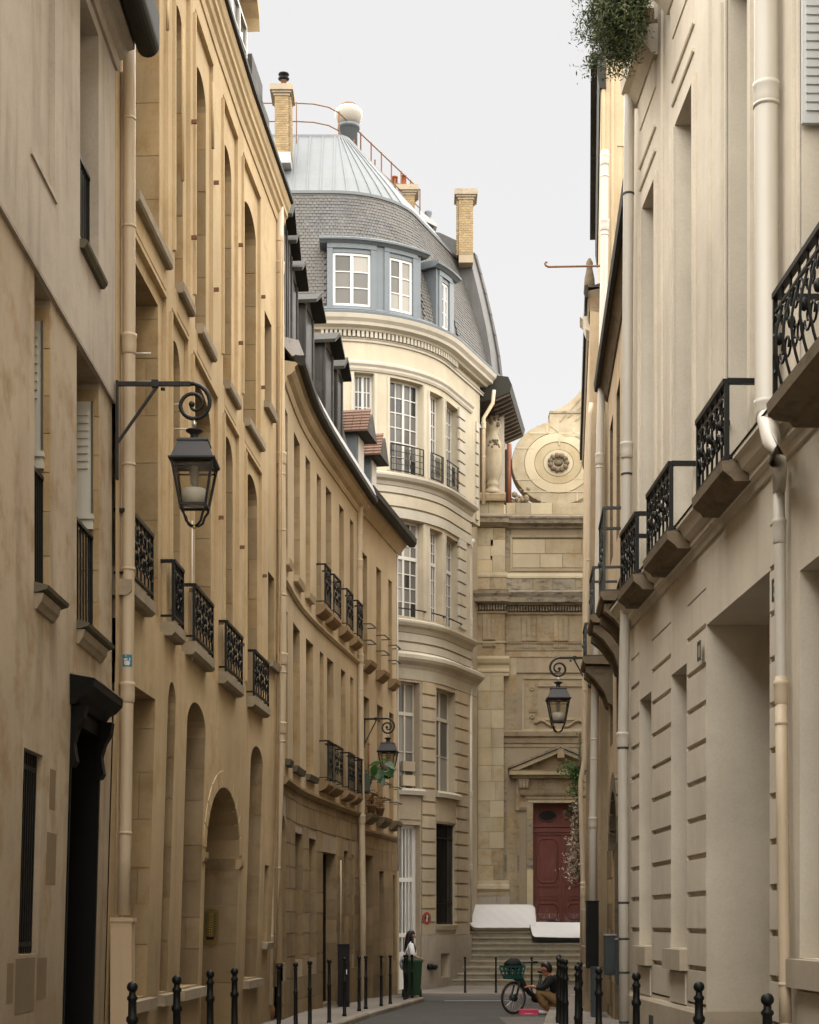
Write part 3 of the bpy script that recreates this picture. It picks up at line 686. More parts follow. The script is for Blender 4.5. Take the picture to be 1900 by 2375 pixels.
for i, o in enumerate(M_):
    s = MB(); s.prof(F2, F2.U(RX[i][0], 0.1, 5.2)-0.05, F2.U(RX[i][1], 0.1, 5.2)+0.05, [(-0.3, 5.03), (0.09, 5.03), (0.13, 5.07), (0.13, 5.19), (-0.3, 5.215)]); so = s.build('window_sill', SILL, L2)
    rail(F2, L2, F2.U(RX[i][0], 0.1, 5.5), F2.U(RX[i][1], 0.1, 5.5), -0.06, 0.10, 5.27, 5.92, 6, 1, IRON, 'window_guard', t=0.028)
    k = MB(); k.fbox(F2, pM[i]['u0']+0.02, pM[i]['u1']-0.02, -0.049, 0.012, 9.07, 9.1); k.build('hood_mould', OC, L2)
    for zz in (5.9, 7.4):
        if i > 0:
            q = MB(); q.bar(F2.map(pM[i]['u1']+0.08, -0.02, zz), F2.map(pM[i]['u1']+0.08, 0.07, zz), 0.03, 0.05); q.build('shutter_stay', RUST, L2)
            q = MB(); q.bar(F2.map(pT[i]['u1']+0.07, -0.02, zz+4.6), F2.map(pT[i]['u1']+0.07, 0.07, zz+4.6), 0.03, 0.05); q.build('shutter_stay', RUST, L2)
# strips between the bays
for i in range(1, 5):
    for ps, za, zb in ((pT, 9.82, 13.5), (pM, 5.4, 9.0)):
        q = MB(); u = ps[i]['u0']-0.10; q.fbox(F2, u-0.03, u+0.03, -0.01, 0.035, za, zb); q.build('vertical_band', OC, L2)
# portal with its arched stone surround
o = G[3]; cu = (o['u0']+o['u1'])/2; hw = (o['u1']-o['u0'])/2
for k in range(11):
    t0, t1 = math.pi*k/11+0.012, math.pi*(k+1)/11-0.012
    q = MB(); ring = []
    for t in (t0, (t0+t1)/2, t1):
        ring.append(((cu-hw*math.cos(t), o['z1']-o['rise']+o['rise']*math.sin(t)), (cu-(hw+0.22)*math.cos(t), o['z1']-o['rise']+(o['rise']+0.24)*math.sin(t))))
    vs = []
    for (a, c2) in ring:
        vs += [F2.map(a[0], -0.06, a[1]), F2.map(a[0], 0.012, a[1]), F2.map(c2[0], 0.012, c2[1]), F2.map(c2[0], -0.06, c2[1])]
    fs = [(0, 1, 2, 3), (11, 10, 9, 8)]
    for i in range(2):
        for j in range(4): fs.append((i*4+j, i*4+4+j, i*4+4+(j+1) % 4, i*4+(j+1) % 4))
    q.add(vs, fs); q.build('arch_stone', OC, L2)
for zz in (2.55,):
    for uu in (o['u0']-0.24, o['u1']-0.02):
        q = MB(); q.prof(F2, uu, uu+0.26, [(-0.05, zz-0.10), (0.02, zz-0.09), (0.04, zz-0.04), (0.04, zz+0.04), (-0.05, zz+0.06)]); q.build('impost_stone', OCS, L2)
jamb_stones(F2, L2, o['u1'], -1, 0, 2.62, 0.7, GRS, 0.55)
d = MB(); d.fbox(F2, o['u0'], o['u1'], -1.14, -1.06, 0.0, 3.62); do = d.build('carriage_door', BRW, L2)
for k in range(2):
    for za, zb in ((0.2, 1.1), (1.25, 2.5)):
        l = o['u0']+0.15+k*hw; q = MB(); q.prof(F2, l, l+hw-0.3, [(-1.07, za), (-1.03, za+0.05), (-1.03, zb-0.05), (-1.07, zb)]); q.build('door_panel', BRW, do)
q = MB(); q.prof(F2, o['u0'], o['u1'], [(-1.07, 2.55), (-0.95, 2.58), (-0.95, 2.72), (-1.07, 2.78)]); q.build('door_transom', BRW, do)
# intercom on the far jamb of the portal
ip = MB(); ui = o['u1']-0.035; wi, zi = -0.40, 1.62+(2140-2150)/153
pr = [(-0.115, -0.24), (-0.06, -0.29), (0.0, -0.305), (0.06, -0.29), (0.115, -0.24), (0.115, 0.24), (0.06, 0.275), (0.0, 0.285), (-0.06, 0.275), (-0.115, 0.24)]
vs = [F2.map(ui, wi+a, zi+c2) for a, c2 in pr]+[F2.map(ui+0.03, wi+a, zi+c2) for a, c2 in pr]; n = len(pr)
ip.add(vs, [tuple(range(n)), tuple(range(2*n-1, n-1, -1))]+[(i, (i+1) % n, n+(i+1) % n, n+i) for i in range(n)])
io_ = ip.build('intercom_panel', BRS, L2)
for r_ in range(10):
    for cc in (-0.02, 0.012):
        q = MB(); q.sphere(F2.map(ui-0.004, wi+cc, zi+0.20-r_*0.038), 0.009, 6); q.build('call_button', BRSB, io_)
    for cc in (-0.075, 0.06):
        q = MB(); p0 = F2.map(ui-0.003, wi+cc, zi+0.20-r_*0.038); q.box(p0.x-0.02, p0.x+0.02, p0.y-0.003, p0.y+0.003, p0.z-0.009, p0.z+0.009); q.build('name_label', IRONG, io_)
q = MB(); p0 = F2.map(ui-0.004, wi-0.01, zi-0.17); q.box(p0.x-0.06, p0.x+0.06, p0.y-0.004, p0.y+0.004, p0.z-0.03, p0.z+0.02); q.build('speaker_slot', IRON, io_)
# cornice
c = MB(); c.prof(F2, -0.0, F2.L+0.02, [(-0.3, 13.92), (0.02, 13.92), (0.03, 13.99), (0.03, 14.05), (0.07, 14.09), (0.085, 14.17), (0.12, 14.20), (0.12, 14.29), (0.15, 14.33), (0.18, 14.44), (-0.3, 14.52)]); c.build('eaves_cornice', OC, L2)
q = MB(); q.prof(F2, 0, F2.L+0.03, [(0.05, 14.47), (0.20, 14.45), (0.225, 14.47), (0.225, 14.54), (0.05, 14.58)]); q.build('gutter', LEAD, L2)
r = MB(); r.prof(F2, 0, F2.L-0.05, [(0.08, 14.53), (-0.62, 15.35), (-0.9, 16.4), (-3.5, 17.4), (-7, 14.56)]); r.build('roof', SLTD, L2)
body(F2, L2, 14.5)
b = MB(); b.fbox(F2, F2.L-0.25, F2.L-0.002, -6.9, -0.002, 9, 14.4); b.build('end_wall', OC, L2)
# white dormer on the roof edge and dark roof light rails against the sky
um = F2.U(560, -0.05, 16); dz = MB()
for (ua, ub) in ((um-0.9, um+0.75),):
    dz.fbox(F2, ua, ub, -1.4, -0.12, 14.6, 16.0)
    for k in range(9): pass
    dm = dz.build('dormer', WHS, L2)
    q = MB(); pts = [(-0.15, 0)]; n = 9
    vs = []
    for k in range(n+1):
        t = math.pi*k/n; uu = (ua+ub)/2-(ub-ua)/2*1.12*math.cos(t); zz = 16.0+0.55*math.sin(t)
        vs += [F2.map(uu, -1.5, zz), F2.map(uu, 0.10, zz), F2.map(uu, 0.10, zz+0.13), F2.map(uu, -1.5, zz+0.13)]
    fs = [(0, 1, 2, 3), (n*4+3, n*4+2, n*4+1, n*4)]
    for i in range(n):
        for j in range(4): fs.append((i*4+j, i*4+4+j, i*4+4+(j+1) % 4, i*4+(j+1) % 4))
    q.add(vs, fs); q.build('dormer_hood', OC, dm)
    window(F2, L2, O(ua+0.15, ub-0.15, 14.75, 15.95, 0.1), w=-0.06, nx=2, nz=3, w_in=0.03)
for (xa, za, zb) in ((606, 14.7, 15.75), (622, 14.7, 15.5)):
    u = F2.U(xa, 0, 14.8); q = MB(); q.fbox(F2, u-0.55, u+0.5, -0.55, -0.06, za, zb); q.build('roof_light', SLTD, L2)
# big rainwater pipe, its cable pipes, casing and sticker
def ppos(x, s, w): return ((x-CX0)/s, FP/s)
s_ = 222; px_, py_ = (300-CX0)/s_, FP/s_
r_ = 14.5/s_
pts = [(px_, py_, 11.9), (px_, py_, 10.2), (px_-0.005, py_, 6), (px_-0.02, py_, 4.0), (px_-0.045, py_, 2.4), (px_-0.06, py_, 1.7)]
zp = lambda y: CZ+(HY-y)/s_
p1 = pipe_run(L2, pts, r_, PIPE, [zp(792), zp(1600)], straps=[zp(276), zp(526), zp(815), zp(1078), zp(1320), zp(1622), zp(1932)])
q = MB(); c0 = Vector((px_-0.062, py_, 0)); x0, x1 = (260-CX0)/s_, (309-CX0)/s_
q.box(x0, x1, py_-0.10, py_+0.12, 0, zp(2138)); q.box(x0-0.006, x1+0.018, py_-0.115, py_+0.12, zp(2138)+0.002, zp(2128)); q.box(x0+0.105, x0+0.109, py_-0.1025, py_-0.10, 0.0, zp(2142))
q.build('pipe_casing', CRT, L2)
st = MB()   # sticker wrapped on the pipe
def wrap(mb, a0, a1, z0, z1, rr, n=8, mi=0):
    vs = []
    for k in range(n+1):
        a = math.radians(-90+a0+(a1-a0)*k/n); vs += [(px_-0.012+rr*math.cos(a), py_+rr*math.sin(a), z0), (px_-0.012+rr*math.cos(a), py_+rr*math.sin(a), z1)]
    mb.add(vs, [(2*k, 2*k+2, 2*k+3, 2*k+1) for k in range(n)], mi)
pz = pts_at(pts, zp(1534)); px_s = px_; px_ = pz.x+0.012
wrap(st, -42, 52, zp(1548), zp(1520), r_+0.002); so = st.build('sticker', BLUE, p1)
st = MB()
for (a0, a1, ya, yb) in ((-22, 30, 1543, 1536), (-16, 24, 1545, 1543), (-26, 8, 1533.5, 1529), (22, 34, 1534, 1528), (-10, -2, 1525, 1522), (-20, 26, 1536, 1534.5)):
    wrap(st, a0, a1, zp(ya), zp(yb), r_+0.004, 5)
st.build('sticker_crown', WHT, so)
px_ = px_s
for (xx, ya, yb, rr) in ((276, 165, 1420, 0.012), (282.5, 165, 2130, 0.013), (272, 1500, 2125, 0.009)):
    q = MB(); X = (xx-CX0)/s_; q.tube([(X, py_+0.02, zp(ya)), (X, py_+0.02, zp((ya+yb)/2)), (X-(0.02 if yb > 2000 else 0), py_+0.0, zp(yb))], rr, 8); q.build('cable_pipe', PIPE if xx > 270 else CR, L2)
lump = MB(); lump.box((257-CX0)/s_, (289-CX0)/s_, py_+0.02, py_+0.16, zp(1432), zp(1312)); lump.build('stone_bracket', PL1L, L2)
# slim service pipes on the ochre front
for (xx, ya, yb) in ((494, 190, 345), (389, 0, 70), (424, 60, 420)):
    u = F2.U(xx, 0.05, 12); q = MB(); q.tube([F2.map(u, 0.05, F2.Z(u, yb)), F2.map(u, 0.05, F2.Z(u, ya))], 0.02, 8); q.build('cable_pipe', OC, L2)
u = F2.U(446, 0.03, 7); q = MB(); q.tube([F2.map(u, 0.03, 5.0), F2.map(u, 0.03, 6.8)], 0.012, 6); q.build('cable', PIPEG, L2)
for (xa, xb, y) in ((315, 350, 820), (316, 372, 886), (394, 425, 938), (394, 440, 995)):
    sx2 = 222 if xa < 320 else 186; q = MB(); q.tube([((xa-CX0)/sx2, FP/sx2, CZ+(HY-y)/sx2), ((xb-CX0)/sx2, FP/sx2, CZ+(HY-y)/sx2)], 0.011, 6); q.build('cable_bracket', PIPEG, L2)
# pipe at the far end of the ochre house
def zline(x, s): return (x-CX0)/s, FP/s
def vpipe(parent, xs, s, r, mat, collars=(), straps=(), n=12, name='downpipe'):
    """xs: list of (x,y) photo points at pixel scale s"""
    pts = [((x-CX0)/s, FP/s, CZ+(HY-y)/s) for x, y in xs]
    z = lambda y: CZ+(HY-y)/s
    return pipe_run(parent, pts, r, mat, [z(y) for y in collars], name, n, [z(y) for y in straps])
vpipe(L2, [(648, 480), (648, 600), (652, 1000), (655, 1500), (652, 1700), (640, 2040), (628, 2180), (623, 2330)], 132, 0.075, PIPE, [618, 1060, 1525, 1685, 2180], [560, 760, 1100, 1230, 1380, 1560, 1720, 2014])
q = MB(); X, Y = zline(621, 131); q.lathe((X, Y, 0), [(0.085, -0.06), (0.13, -0.04), (0.13, 0.12), (0.10, 0.16), (0.085, 0.25)], 12); q.build('cast_iron_boot', RUST, L2)
for dx in (-10, -16): 
    q = MB(); X, Y = zline(648+dx*0.8, 133); q.tube([(X, Y, 0.5), (X+0.1, Y, 8), (X+0.13, Y, 13.6)], 0.014, 6); q.build('cable_pipe', OC, L2)
# ================================================================ curved cream house
P3 = [(663, 128.2), (695, 119.6), (734, 112.6), (776, 106.3), (831, 98.3), (839.5, 97.2)]
pl3 = [(-2.25, 30.03)]+[((x-CX0)/s, FP/s) for x, s in P3]
def smooth(pts, n=4):
    out = []
    for i in range(len(pts)-1):
        p0 = pts[max(i-1, 0)]; p1 = pts[i]; p2 = pts[i+1]; p3 = pts[min(i+2, len(pts)-1)]
        for k in range(n):
            t = k/n; t2, t3 = t*t, t**3
            out.append(tuple(0.5*((2*p1[j])+(-p0[j]+p2[j])*t+(2*p0[j]-5*p1[j]+4*p2[j]-p3[j])*t2+(-p0[j]+3*p1[j]-3*p2[j]+p3[j])*t3) for j in (0, 1)))
    out.append(pts[-1]); return out
F3 = Fac(smooth(pl3, 3), 1, step=1)
L3 = thing('curved_cream_house', 'bowed cream house with slate dormers and small iron balconies beyond the ochre house', 'house', (-2, 36, 0))
Z3 = CZ+9.667
def ox3(fa, xa, xb, za, zb, d=0.32, **k): return OX(fa, xa, xb, za, zb, d, zz=(za+zb)/2, **k)
U3 = [ox3(F3, a, b_, 8.2, 10.9) for a, b_ in ((661, 667.5), (682, 696), (709, 720), (735, 745), (756, 769), (787, 798), (812, 820.5))]
V3 = [ox3(F3, a, b_, 4.6, 7.28) for a, b_ in ((662, 667.5), (680, 696), (710, 727), (742, 751), (759, 774), (791, 802), (812.6, 820))]
W3 = [ox3(F3, a, b_, c, e, rise=r_) for a, b_, c, e, r_ in ((656, 664.5, 0.9, 3.55, 0.35), (685, 703, 0.9, 3.35, 0), (717, 735, 0.9, 3.33, 0), (749, 781, -0.1, 3.12, 0), (798, 809, 0.9, 3.25, 0), (816, 822.5, 0.9, 3.2, 0))]
b = MB(); wall(b, F3, 0, F3.L, 4.25, Z3+0.3, U3+V3); b.build('wall', [CR, CRS], L3)
b = MB(); wall(b, F3, 0, F3.L, -0.6, 4.25, W3, w=-0.012); b.build('ground_floor_wall', [MORT, GRS], L3)
ashlar(F3, L3, 0.02, F3.L-0.02, -0.3, 4.12, W3, GRS, 0.42, 0.75, w=-0.006, th=0.012, gap=0.014, name='wall_stone')
for o in U3+V3:
    window(F3, L3, o, nx=2, nz=4, fm=WHS); jamb_stones(F3, L3, o['u1'], -1, o['z0'], o['z1'], 0.3, CRS, 0.5)
for i, o in enumerate(W3):
    if i == 3:
        d = MB(); d.fbox(F3, o['u0'], o['u1'], -0.30, -0.24, -0.3, 3.12); d.build('front_door', BLK, L3)
    else: window(F3, L3, o, nx=2, nz=3, fm=BRW)
    jamb_stones(F3, L3, o['u1'], -1, max(-0.2, o['z0']), o['z1']-o['rise'], 0.3, GRS, 0.42)
for row, zz in ((U3, 8.2), (V3, 4.6)):
    for i, o in enumerate(row):
        if i <= 2:
            s = MB(); s.prof(F3, o['u0']-0.05, o['u1']+0.12, [(-0.2, zz-0.14), (0.08, zz-0.14), (0.11, zz-0.03), (-0.2, zz)]); s.build('window_sill', SILLD if row is V3 else CR, L3)
            if row is V3 and i > 0:
                for k in range(5):
                    q = MB(); q.fbox(F3, o['u0']+0.05+0.06*k, o['u0']+0.10+0.06*k, -0.12, -0.06, zz+0.02, zz+0.75-0.12*(k % 2)); q.build('guard_slat', IRON, L3)
        else:
            ua, ub = o['u0']-0.10, o['u1']+0.16
            s = MB(); s.prof(F3, ua, ub, [(-0.1, zz-0.24), (0.05, zz-0.24), (0.16, zz-0.17), (0.20, zz-0.11), (0.20, zz-0.03), (-0.1, zz-0.01)])
            so = s.build('balcony_slab', wallmat('rusty_balcony_stone', (0.34, 0.235, 0.13), streak=0.4, blotch=0.4) if 'rusty_balcony_stone' not in MT else MT['rusty_balcony_stone'], L3)
            rail(F3, L3, ua+0.04, ub-0.04, -0.05, 0.18, zz+0.04, zz+0.80, 6, 1, IRON, 'balcony_railing')
def string(fa, parent, zz, w, mat, h=0.09, name='string_course'):
    s = MB(); s.prof(fa, 0.0, fa.L, [(-0.05, zz-h), (w*0.4, zz-h), (w, zz-h*0.4), (w, zz), (-0.05, zz+h*0.35)]); return s.build(name, mat, parent)
string(F3, L3, 7.78, 0.07, CR); string(F3, L3, 4.22, 0.10, GRS, 0.12)
c = MB(); c.prof(F3, 0.0, F3.L, [(-0.3, Z3-0.02), (0.03, Z3-0.02), (0.06, Z3+0.05), (0.06, Z3+0.10), (0.14, Z3+0.14), (0.20, Z3+0.2), (0.20, Z3+0.26), (0.28, Z3+0.34), (-0.3, Z3+0.42)]); c.build('eaves_cornice', CR, L3)
gq = MB(); gq.prof(F3, 0.0, F3.L+0.05, [(0.2, Z3+0.36), (0.28, Z3+0.29), (0.35, Z3+0.29), (0.39, Z3+0.34), (0.39, Z3+0.45), (0.2, Z3+0.48)]); gq.build('gutter', LEAD, L3)
gq = MB(); gq.prof(F3, 0.0, F3.L, [(0.15, Z3+0.46), (0.37, Z3+0.47), (0.27, Z3+0.74), (0.0, Z3+0.80), (-0.05, Z3+0.7)]); gq.build('gutter_flashing', GUTG, L3)
r = MB(); r.prof(F3, 0.06, F3.L-0.05, [(0.02, Z3+0.62), (-0.75, Z3+3.1), (-3.5, Z3+4.0), (-7, Z3+0.6)]); r.build('roof', SLTD, L3)
body(F3, L3, Z3+0.5)
def dormer(fa, parent, uc, wd, zb, zt, hood, front=0.0, mat=None):
    d = MB(); d.fbox(fa, uc-wd/2, uc+wd/2, -1.3, front, zb, zt); do = d.build('dormer', mat or SLTD, parent)
    q = MB()      # pitched hood with a deep overhang
    vs = []
    for w in (-1.6, front+hood):
        vs += [fa.map(uc-wd/2-0.10, w, zt-0.02), fa.map(uc, w, zt+0.30), fa.map(uc+wd/2+0.10, w, zt-0.02), fa.map(uc+wd/2+0.10, w, zt+0.05), fa.map(uc, w, zt+0.38), fa.map(uc-wd/2-0.10, w, zt+0.05)]
    fs = [tuple(range(6)), tuple(range(11, 5, -1))]+[(i, (i+1) % 6, 6+(i+1) % 6, 6+i) for i in range(6)]
    q.add(vs, fs); q.build('dormer_hood', LEAD, do)
    q = MB(); q.add([fa.map(uc-wd/2-0.1, front+0.02, zt), fa.map(uc+wd/2+0.1, front+0.02, zt), fa.map(uc, front+0.02, zt+0.30), fa.map(uc-wd/2-0.1, front-0.06, zt), fa.map(uc+wd/2+0.1, front-0.06, zt), fa.map(uc, front-0.06, zt+0.30)], [(0, 1, 2), (5, 4, 3), (0, 3, 4, 1), (1, 4, 5, 2), (2, 5, 3, 0)]); q.build('dormer_gable', SLTD, do)
    for sx in (-1, 1):
        q = MB(); q.fbox(fa, uc+sx*(wd/2-0.05)-0.05, uc+sx*(wd/2-0.05)+0.05, front-0.02, front+0.045, zb, zt); q.build('corner_post', SLTD, do)
    g = MB(); g.fbox(fa, uc-wd/2+0.14, uc+wd/2-0.14, front+0.002, front+0.02, zb+0.4, zt-0.15); g.build('dormer_window', DIMG, do)
    return do
for i, (x, y, wd, hd) in enumerate(((686, 509, 0.6, 0.2), (699, 581, 0.6, 0.2), (717, 658, 0.85, 0.24), (763, 750, 1.0, 0.28), (806, 834, 0.95, 0.28), (821, 885, 0.7, 0.22))):
    uc = F3.U(x, hd, 13.5); zt = F3.Z(uc, y, hd)+0.02; uc = max(uc-wd/2-0.10, 0.5+0.75*i)
    dormer(F3, L3, uc, wd, Z3+0.55, zt, hd, front=-0.05)
# ================================================================ corner house at the end of the left side
F4 = Fac([(-1.352, 40.12), (-0.3275, 45.61)], 1)
L4 = thing('corner_house', 'last cream house on the left with tiled dormers and potted plants at its windows', 'house', (-0.8, 43, -0.2))
Z4 = CZ+10.0
U4 = [OX(F4, a, b_, 8.08, 10.7, 0.3) for a, b_ in ((841, 852), (873, 884), (901, 909.5))]
V4 = [OX(F4, a, b_, 4.35, 7.2, 0.3) for a, b_ in ((843, 857), (875, 888), (903, 913))]
W4 = [OX(F4, 846, 865, -0.3, 3.3, 0.3, zz=2), OX(F4, 879.5, 891, 0.6, 2.95, 0.3, zz=2), OX(F4, 911, 917, 0.6, 2.9, 0.3, zz=2)]
b = MB(); wall(b, F4, 0.0, F4.L, 3.9, Z4+0.2, U4+V4)
b.quad(F4.map(F4.L, 0, 3.9), F4.map(F4.L, -5, 3.9), F4.map(F4.L, -5, Z4), F4.map(F4.L, 0, Z4), 0); b.build('wall', [CR, CRS], L4)
b = MB(); wall(b, F4, 0.0, F4.L, -0.7, 3.9, W4, w=0.0)
b.quad(F4.map(F4.L, 0, -0.7), F4.map(F4.L, -5, -0.7), F4.map(F4.L, -5, 3.9), F4.map(F4.L, 0, 3.9), 0); b.build('ground_floor_wall', [GRS, GRS], L4)
ashlar(F4, L4, 0.02, F4.L-0.01, -0.6, 3.78, W4, GRS, 0.45, 0.8, w=0.0, th=0.012, gap=0.014, name='wall_stone')
for o in U4+V4: window(F4, L4, o, nx=2, nz=4, fm=WHS); jamb_stones(F4, L4, o['u1'], -1, o['z0'], o['z1'], 0.28, CRS, 0.5)
d = MB(); d.fbox(F4, W4[0]['u0'], W4[0]['u1'], -0.28, -0.22, -0.5, 3.3); d.build('front_door', BRW, L4)
for o in W4[1:]: window(F4, L4, o, nx=2, nz=3, fm=BRW)
for o in W4: jamb_stones(F4, L4, o['u1'], -1, max(-0.4, o['z0']), o['z1'], 0.28, GRS, 0.45)
BST = MT['rusty_balcony_stone']
for row, zz in ((U4, 8.08), (V4, 4.35)):
    for o in row:
        s = MB(); s.prof(F4, o['u0']-0.08, o['u1']+0.10, [(-0.1, zz-0.28), (0.06, zz-0.28), (0.22, zz-0.14), (0.24, zz-0.04), (-0.1, zz-0.02)]); s.build('window_bracket', BST if row is U4 else SOOT, L4)
        for zr in (0.45, 0.85):
            q = MB(); q.bar(F4.map(o['u0']-0.04, -0.02, zz+zr), F4.map(o['u0']-0.04, 0.22, zz+zr), 0.03, 0.022); q.bar(F4.map(o['u0']-0.05, 0.22, zz+zr), F4.map(o['u1']+0.05, 0.22, zz+zr), 0.03, 0.022); q.bar(F4.map(o['u1']+0.04, -0.02, zz+zr), F4.map(o['u1']+0.04, 0.22, zz+zr), 0.03, 0.022); q.build('window_rail', IRONG, L4)
string(F4, L4, 3.92, 0.10, GRS, 0.12)
c = MB(); c.prof(F4, -0.0, F4.L+0.12, [(-0.3, Z4-0.02), (0.03, Z4-0.02), (0.22, Z4+0.22), (0.30, Z4+0.30), (-0.3, Z4+0.36)]); c.build('eaves_cornice', CR, L4)
gq = MB(); gq.prof(F4, 0.02, F4.L+0.16, [(0.22, Z4+0.30), (0.30, Z4+0.20), (0.42, Z4+0.19), (0.50, Z4+0.28), (0.51, Z4+0.42), (0.22, Z4+0.44)]); gq.build('gutter', LEAD, L4)
r = MB(); r.prof(F4, 0.0, F4.L+0.08, [(0.3, Z4+0.43), (-3.5, Z4+2.6), (-7, Z4+0.43)]); r.build('roof', SLTD, L4)
body(F4, L4, Z4+0.3, u1=F4.L-0.02)
for (x, y, wd) in ((836, 1008, 0.8), (866, 1062, 0.75)):
    uc = F4.U(x, 0.0, 12); zt = F4.Z(uc, y, 0.0)
    q = MB(); q.fbox(F4, uc-wd/2, uc+wd/2, -1.6, 0.0, Z4+0.4, zt); do = q.build('dormer', ZNB, L4)
    q = MB(); q.fbox(F4, uc-wd/2+0.12, uc+wd/2-0.12, 0.002, 0.03, Z4+0.65, zt-0.12); q.build('dormer_window', WHT, do)
    # hipped tiled roof: rows of tiles on the slope facing down the street
    nr = 7; rows = MB(); ov = 0.18
    for k in range(nr):
        t0, t1 = k/nr, (k+1.25)/nr
        ua, ub = uc-wd/2-ov+t0*(wd/2+ov)*0.75, uc-wd/2-ov+t1*(wd/2+ov)*0.75
        za, zb = zt-0.08+t0*0.62, zt-0.08+t1*0.62
        m_ = 9
        for j in range(m_):
            wa, wb = -1.5+1.8*j/m_+0.005, -1.5+1.8*(j+1)/m_-0.005
            rows.hexa([F4.map(ua, wa, za), F4.map(ua, wb, za), F4.map(ub, wb, zb), F4.map(ub, wa, zb), F4.map(ua-0.012, wa, za+0.045), F4.map(ua-0.012, wb, za+0.045), F4.map(ub, wb, zb+0.012), F4.map(ub, wa, zb+0.012)])
    rows.build('roof_tiles', TILE, do, kind='stuff')
    q = MB(); q.add([F4.map(uc-wd/2-ov, 0.3, zt-0.08), F4.map(uc+wd/2+ov, 0.3, zt-0.08), F4.map(uc+0.05, 0.3, zt+0.5), F4.map(uc-wd/2-ov, -1.6, zt-0.08), F4.map(uc+wd/2+ov, -1.6, zt-0.08), F4.map(uc+0.05, -1.6, zt+0.5)], [(0, 1, 2), (5, 4, 3), (0, 3, 4, 1), (1, 4, 5, 2), (2, 5, 3, 0)]); q.build('dormer_roof', SLTD, do)
# pipe between the curved house and the corner house
vpipe(L4, [(846, 1158), (838, 1166), (833.5, 1190), (833.5, 1300), (835, 1500), (837, 1700), (839, 1900), (842, 2100), (842, 2318)], 98.5, 0.075, PIPE, [1305, 1525, 1898], [1240, 1320, 1600, 1760, 2050])
vpipe(L4, [(921.5, 1285), (922, 1600), (924, 1850), (924, 2020)], 87, 0.025, PIPEG, n=8, name='cable_pipe')
# ================================================================ rotunda building at the end of the street
RC = (-2.2, 51.35); RR = 3.6
arc = []
pts = [(-9.0, 47.75), (-4.0, 47.75), (-2.2, 47.75)]
NA = 14; AEND = math.radians(68)
for k in range(1, NA+1):
    a = AEND*k/NA; pts.append((RC[0]+RR*math.sin(a), RC[1]-RR*math.cos(a)))
e = Vector(pts[-1]); td = Vector((math.cos(AEND), math.sin(AEND)))
for s_ in (0.35, 1.9, 3.2, 4.3): q = e+td*s_; pts.append((q.x, q.y))
FR = Fac(pts, 1, step=1)
uA, uB = FR.u[2], FR.u[2+NA]          # the curved stretch
uR = FR.U(1090, 0, 8)                 # where the church butts against it
RB = thing('rotunda_building', 'pale limestone building with rounded corner, slate mansard and zinc roof facing up the street', 'building', (-1, 49, -0.3))
R_ = lambda z: CZ+z
def oxr(xa, xb, za, zb, d=0.34, **k): return OX(FR, xa, xb, R_(za), R_(zb), d, **k)
yz = lambda y, x: FR.Z(FR.U(x, 0, 10), y)
W3r = [oxr(822, 868, 12.95, 15.66), oxr(905, 982, 12.95, 15.62), oxr(997, 1027, 12.95, 15.52), oxr(1035, 1064, 12.95, 15.50), oxr(735, 785, 12.95, 15.66), oxr(650, 700, 12.95, 15.66)]
W2r = [oxr(905, 982, 8.82, 11.6), oxr(997, 1027, 8.82, 11.52), oxr(1035, 1064, 8.82, 11.5), oxr(822, 868, 8.82, 11.6), oxr(735, 785, 8.82, 11.6), oxr(650, 700, 8.82, 11.6)]
W1r = [oxr(925, 974, 3.86, 6.95), oxr(1012, 1058, 3.86, 6.9), oxr(830, 880, 3.86, 6.95)]
W0r = [oxr(926, 975, -1.95, 2.83, 0.38), oxr(1012, 1055, -0.05, 2.92, 0.3), oxr(1019, 1040, -1.6, -0.92, 0.5), oxr(830, 880, 0.2, 2.83, 0.34)]
ops = W3r+W2r+W1r+W0r
ZTOP = R_(17.2)
uU = FR.U(1113, 0, 14); zU = R_(12.4)
b = MB(); wall(b, FR, 0, uR, -0.8, zU, [o for o in ops if o['z0'] < zU]); b.quad(FR.map(uR, 0, -0.8), FR.map(uR, -0.8, -0.8), FR.map(uR, -0.8, zU), FR.map(uR, 0, zU)); b.build('wall', [LSB, LSB], RB)
b = MB(); wall(b, FR, 0, uU, zU, ZTOP, [o for o in ops if o['z0'] > zU]); b.quad(FR.map(uU, 0, zU), FR.map(uU, -0.8, zU), FR.map(uU, -0.8, ZTOP), FR.map(uU, 0, ZTOP)); b.quad(FR.map(uR, 0, zU), FR.map(uU, 0, zU), FR.map(uU, -0.8, zU), FR.map(uR, -0.8, zU)); b.build('upper_wall', [LS, LS], RB)
# joinery, every light of glass a piece of its own
for o in W3r[:4]: window(FR, RB, o, nx=4, nz=6, fm=WHT, gm=[GLG, GLG, GLS], each=True, fw=0.06, w_in=0.26)
for o in W2r[:3]: window(FR, RB, o, nx=4, nz=7, fm=WHT, gm=[GLG, GLG, GLW, GLS], each=True, fw=0.06, transom=R_(10.55), w_in=0.26)
for o in W3r[4:]+W2r[3:]: window(FR, RB, o, nx=4, nz=6, fm=WHT, gm=[GLG], fw=0.06)
for o in W1r:
    window(FR, RB, o, nx=2, nz=3, fm=WHS, gm=[GLG, GLW], each=True, fw=0.045, transom=R_(6.05), w_in=0.28)
for o in W1r:
    s = MB(); s.prof(FR, o['u0']-0.10, o['u1']+0.10, [(-0.3, R_(3.68)), (0.16, R_(3.68)), (0.17, R_(3.80)), (0.10, R_(3.87)), (-0.3, R_(3.87))]); s.build('window_sill', LS, RB)
    s = MB(); s.fbox(FR, o['u0']-0.02, o['u1']+0.02, -0.02, 0.03, R_(2.98), R_(3.66)); s.build('apron_panel', LSB, RB)
